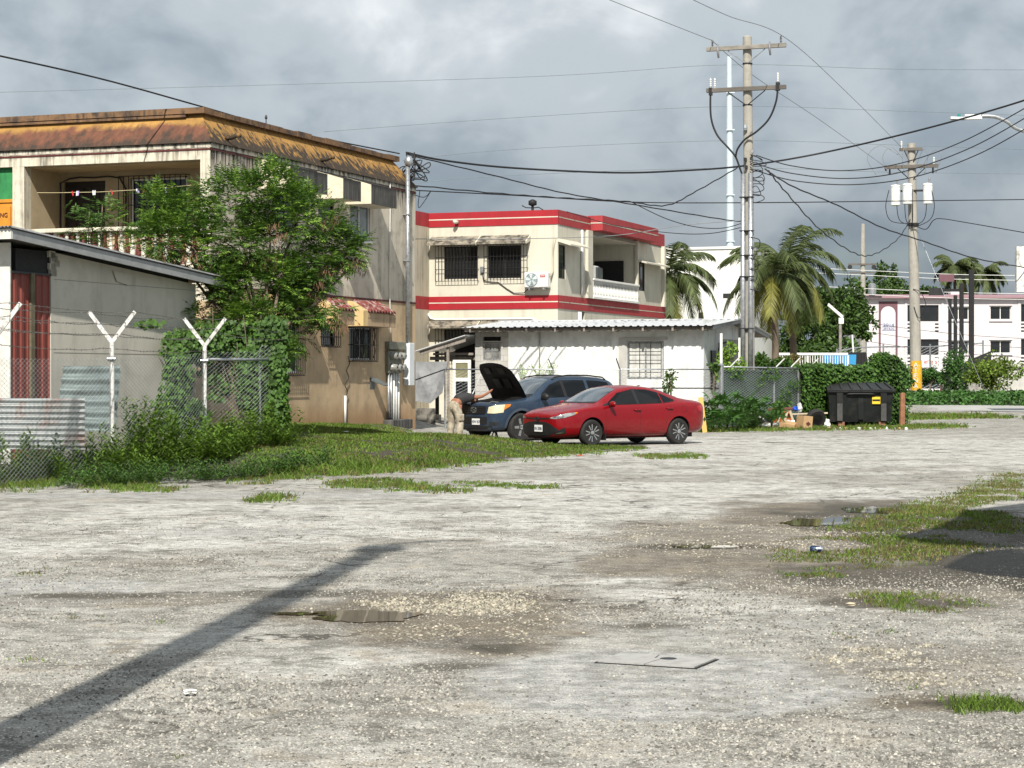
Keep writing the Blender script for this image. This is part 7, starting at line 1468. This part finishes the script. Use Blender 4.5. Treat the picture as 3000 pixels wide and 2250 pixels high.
p = G(2392, 1245); ty = thing('old_tyre', 'old black tyre lying right of the cardboard box', 'tyre', (p.x, p.y + .2, .3)); o = MB().lathe([(.2, -.09), (.31, -.1), (.34, 0), (.31, .1), (.2, .09), (.19, 0), (.2, -.09)], 28, axis='y').build('tyre', m_tyre, ty, sharp=50); o.rotation_euler = (R(25), R(20), R(30)); MB().lathe([(.05, -.02), (.19, -.03), (.19, .03), (.05, .02)], 20, axis='y').build('rim', m_metal, o, sharp=40)
for k in range(14):
    p = G(2430 + k * 17 + rnd.uniform(-6, 6), 1254 + rnd.uniform(-2, 4)); bm = bmesh.new(); bmesh.ops.create_icosphere(bm, subdivisions=1, radius=rnd.uniform(.03, .07))
    for v in bm.verts: v.co *= rnd.uniform(.7, 1.2)
    me = bpy.data.meshes.new('rubble'); bm.to_mesh(me); bm.free(); tag(mesh_obj('rubble_stone', me, m_white if k % 3 else m_card, None, (p.x, p.y, .03)), 'small pale piece of rubble scattered under the dumpster edge', 'stone', 'rubble under the dumpster')
p = G(2046, 1262); bd = thing('yellow_board', 'yellow timber board standing behind the red sedan tail', 'board', (p.x - .05, 60, 0)); o = MB().box(-.07, .07, -.02, .02, 0, 1.05, .005).build('panel', mat('yellow timber', (.6, .4, .12), .7), bd); o.rotation_euler.y = R(-7)
# can on the right-hand grass
p = gnd(2392, 1620); cn = thing('drink_can', 'blue and silver drink can lying on the grass', 'can', (p.x, p.y, .036), R(-12)); m_canb = mat('blue can print', (.015, .04, .1), .3, .5, 30, spots=((.55, .58, .62), .9, 22), metal=.4)
o = MB().lathe([(.022, -.062), (.031, -.056), (.033, -.05), (.033, .045), (.027, .058)], 20, axis='x').build('can_body', m_canb, cn, sharp=40); MB().lathe([(.027, .0585), (.024, .0615), (.023, .056)], 20, axis='x').build('can_lid', m_chrome, o, sharp=40)
# cracked concrete cover in the lot
SLB = thing('concrete_cover', 'cracked grey concrete access cover set in the lot', 'utility cover', (.86, 12.1, 0), R(-24)); m_slab = mat('smooth grey concrete', (.36, .355, .34), .85, .1, 6, spots=((.24, .235, .22), .5, 9), bump=.25)
for (q, nm) in (([(-.3, -.2), (-.01, -.2), (.01, .05), (-.04, .06), (-.06, .2), (-.3, .2)], 'left'), ([(.0, -.2), (.3, -.2), (.3, .2), (-.05, .2), (-.03, .065), (.02, .055)], 'right')):
    MB().prism([(x, y, -.03) for x, y in q], (0, 0, .043)).build('slab_piece', m_slab, SLB)
MB().lathe([(.045, .0), (.05, .0145), (.03, .0148)], 14, (.05, .06, 0)).build('lifting_hole', m_dark, SLB); MB().box(-.315, .315, -.212, .212, -.02, .005).build('cover_frame', m_black, SLB)
# scraps of litter
m_pinkp = mat('red scrap', (.6, .06, .03), .5)
for k, (px, py, m, lb_) in enumerate(((1700, 1338, m_pinkp, 'red scrap of litter at the grass edge'), (1180, 1270, m_pinkp, 'orange scrap on the grass below the meters'), (1015, 1268, m_white, 'white scrap on the shaded grass'), (560, 2040, m_white, 'flat white stone chip left of the puddle'), (2490, 1780, m_tan, 'pale stick lying beside the grass patch'), (1520, 1490, m_white, 'white scrap on the pale lot'))):
    p = gnd(px, py, hgt(*(gnd(px, py, .25).xy)) if py < 1345 else 0); s_ = .03 if py > 1450 else .07; mb = MB()
    pts = [(s_ * (1 + .5 * rnd.random()) * cos(a * pi / 4), s_ * .6 * (1 + .5 * rnd.random()) * sin(a * pi / 4), .01 + .015 * rnd.random()) for a in range(8)]; mb._a(pts + [(0, 0, .03)], [(i, (i + 1) % 8, 8) for i in range(8)]); mb._a([(x, y, z - .012) for x, y, z in pts], [tuple(range(7, -1, -1))])
    o = mb.build('litter', m); o.location = (p.x, p.y, p.z + .01); tag(o, lb_, 'litter', 'litter on the lot')
# things beyond the hedge
a = at(2460, 1045, 103); bb = thing('blue_bin', 'bright blue bin behind the white railing', 'bin', (a.x, 103, 0)); MB()._a([(-.75, 0, .6), (.75, 0, .6), (.75, 1, .6), (-.75, 1, .6), (-.82, -.1, 2.72), (.82, -.1, 2.72), (.82, 1.1, 2.72), (-.82, 1.1, 2.72)], [(0, 3, 2, 1), (4, 5, 6, 7), (0, 1, 5, 4), (1, 2, 6, 5), (2, 3, 7, 6), (3, 0, 4, 7)]).build('bin_body', mat('sky blue plastic', (.04, .28, .55), .5, .08), bb); MB().box(-.8, -.2, -.14, -.08, 1.9, 2.5).build('side_panel', mat('mid blue plastic', (.02, .2, .45), .5), bb)
a = at(2518, 1045, 104); tr = thing('black_skip', 'black slatted skip right of the blue bin', 'skip', (a.x, 104, 0)); MB()._a([(-.85, 0, .6), (.75, 0, .6), (.75, 1.4, .6), (-.85, 1.4, .6), (-.8, 0, 2.85), (.35, 0, 2.85), (.35, 1.4, 2.85), (-.8, 1.4, 2.85)], [(0, 3, 2, 1), (4, 5, 6, 7), (0, 1, 5, 4), (1, 2, 6, 5), (2, 3, 7, 6), (3, 0, 4, 7)]).build('body', m_black, tr)
for k in range(7): MB().box(-.7 + k * .16, -.66 + k * .16, -.06, 0, .7, 2.8).build('slat', m_dark, tr)
a = at(2740, 1085, 140); fc = thing('parked_car', 'dark parked car seen through the wire fence beyond the hedge', 'car', (a.x - .6, 140, .35)); MB().prism([(-3.6, 0, .4), (2.2, 0, .4), (2.3, 0, .95), (1.7, 0, 1.1), (.6, 0, 1.75), (-2.4, 0, 1.85), (-3.5, 0, 1.15)], (0, 1.8, 0)).build('body', mat('dark car paint', (.02, .025, .03), .25, coat=.6), fc); MB().prism([(.65, -.01, 1.15), (.5, -.01, 1.65), (-2.2, -.01, 1.75), (-2.9, -.01, 1.2)], (0, .02, 0)).build('side_window', m_glass, fc); MB().prism([(1.75, -.01, 1.0), (.62, -.01, 1.72), (.75, -.01, 1.72), (1.95, -.01, 1.0)], (0, 1.8, 0)).build('windscreen', m_white, fc)
for x in (-2.4, 1.3): MB().lathe([(.2, -.1), (.36, -.1), (.36, .1), (.2, .1)], 18, (x, 0, .36), 'y').build('wheel', m_tyre, fc)
for k, (px, py, w) in enumerate(((2846, 790, .12), (2817, 830, .1), (2799, 865, .085), (2783, 875, .08))):
    p = at(px, py, 110); sp_ = thing('sign_post', ('tallest', 'second tallest', 'third', 'shortest')[k] + ' black steel sign post in front of the pink block', 'sign post', (p.x, 110, 0), 0, 'black sign posts'); MB().box(-w, w, -w, w, 0, p.z).build('post', m_black, sp_)
    if k < 2: MB().box(-1.35, 0, -.06, .06, p.z - .45, p.z - .3).build('sign_bracket', m_black, sp_); MB().box(-1.75, -.95, -.1, .1, p.z - .65, p.z - .25).build('sign_panel', m_plum if k == 0 else m_dark, sp_)
a = at(3030, 800, 84); ws = thing('blank_sign', 'peeling blank white sign at the right photo edge', 'sign', (a.x, 84, 0)); MB().box(-.72, 2, 0, .3, at(0, 855, 84).z, at(0, 722, 84).z).build('panel', mat('peeling white paint', (.74, .74, .7), .8, .05, 3, spots=((.28, .26, .22), .9, 4)), ws); MB().tube([(1.2, .15, 0), (1.2, .15, 5)], .12, 10).build('post', m_metal, ws)
a = at(2960, 1090, 125); lw = thing('boundary_wall', 'low grey block wall behind the round bush', 'wall', (a.x, 125, 0)); MB().box(-1.2, 8, 0, .3, 0, 2.0).build('wall', m_block, lw); MB().box(-1.3, 8.1, -.05, .35, 2.0, 2.25).build('coping', m_conc, lw)
a = at(2800, 1140, 107); rw = thing('retaining_wall', 'short concrete retaining wall behind the ground cover', 'wall', (a.x, 107, 0)); MB().box(-.7, 2.6, 0, .25, 0, 1.25).build('wall', m_conc, rw)
a = at(2762, 1107, 109); fh = thing('fire_hydrant', 'small red and white hydrant by the ground cover', 'hydrant', (a.x, 109, .8)); MB().lathe([(.16, 0), (.16, .1), (.12, .12), (.12, .55), (.17, .58), (.14, .7), (.04, .8)], 12).build('barrel', m_cred, fh, sharp=40); MB().tube([(-.25, 0, .42), (.25, 0, .42)], .07, 8).build('nozzle', m_white, fh, sharp=40)
a = at(2818, 1080, 111); bs_ = thing('black_screen', 'dark slatted screen below the sign posts', 'screen', (a.x, 111, 0)); MB().prism([(-1.0, 0, .5), (1.6, 0, .5), (1.6, 0, 3.0), (.4, 0, 2.5), (-1.0, 0, 1.8)], (0, .1, 0)).build('panel', m_dark, bs_)
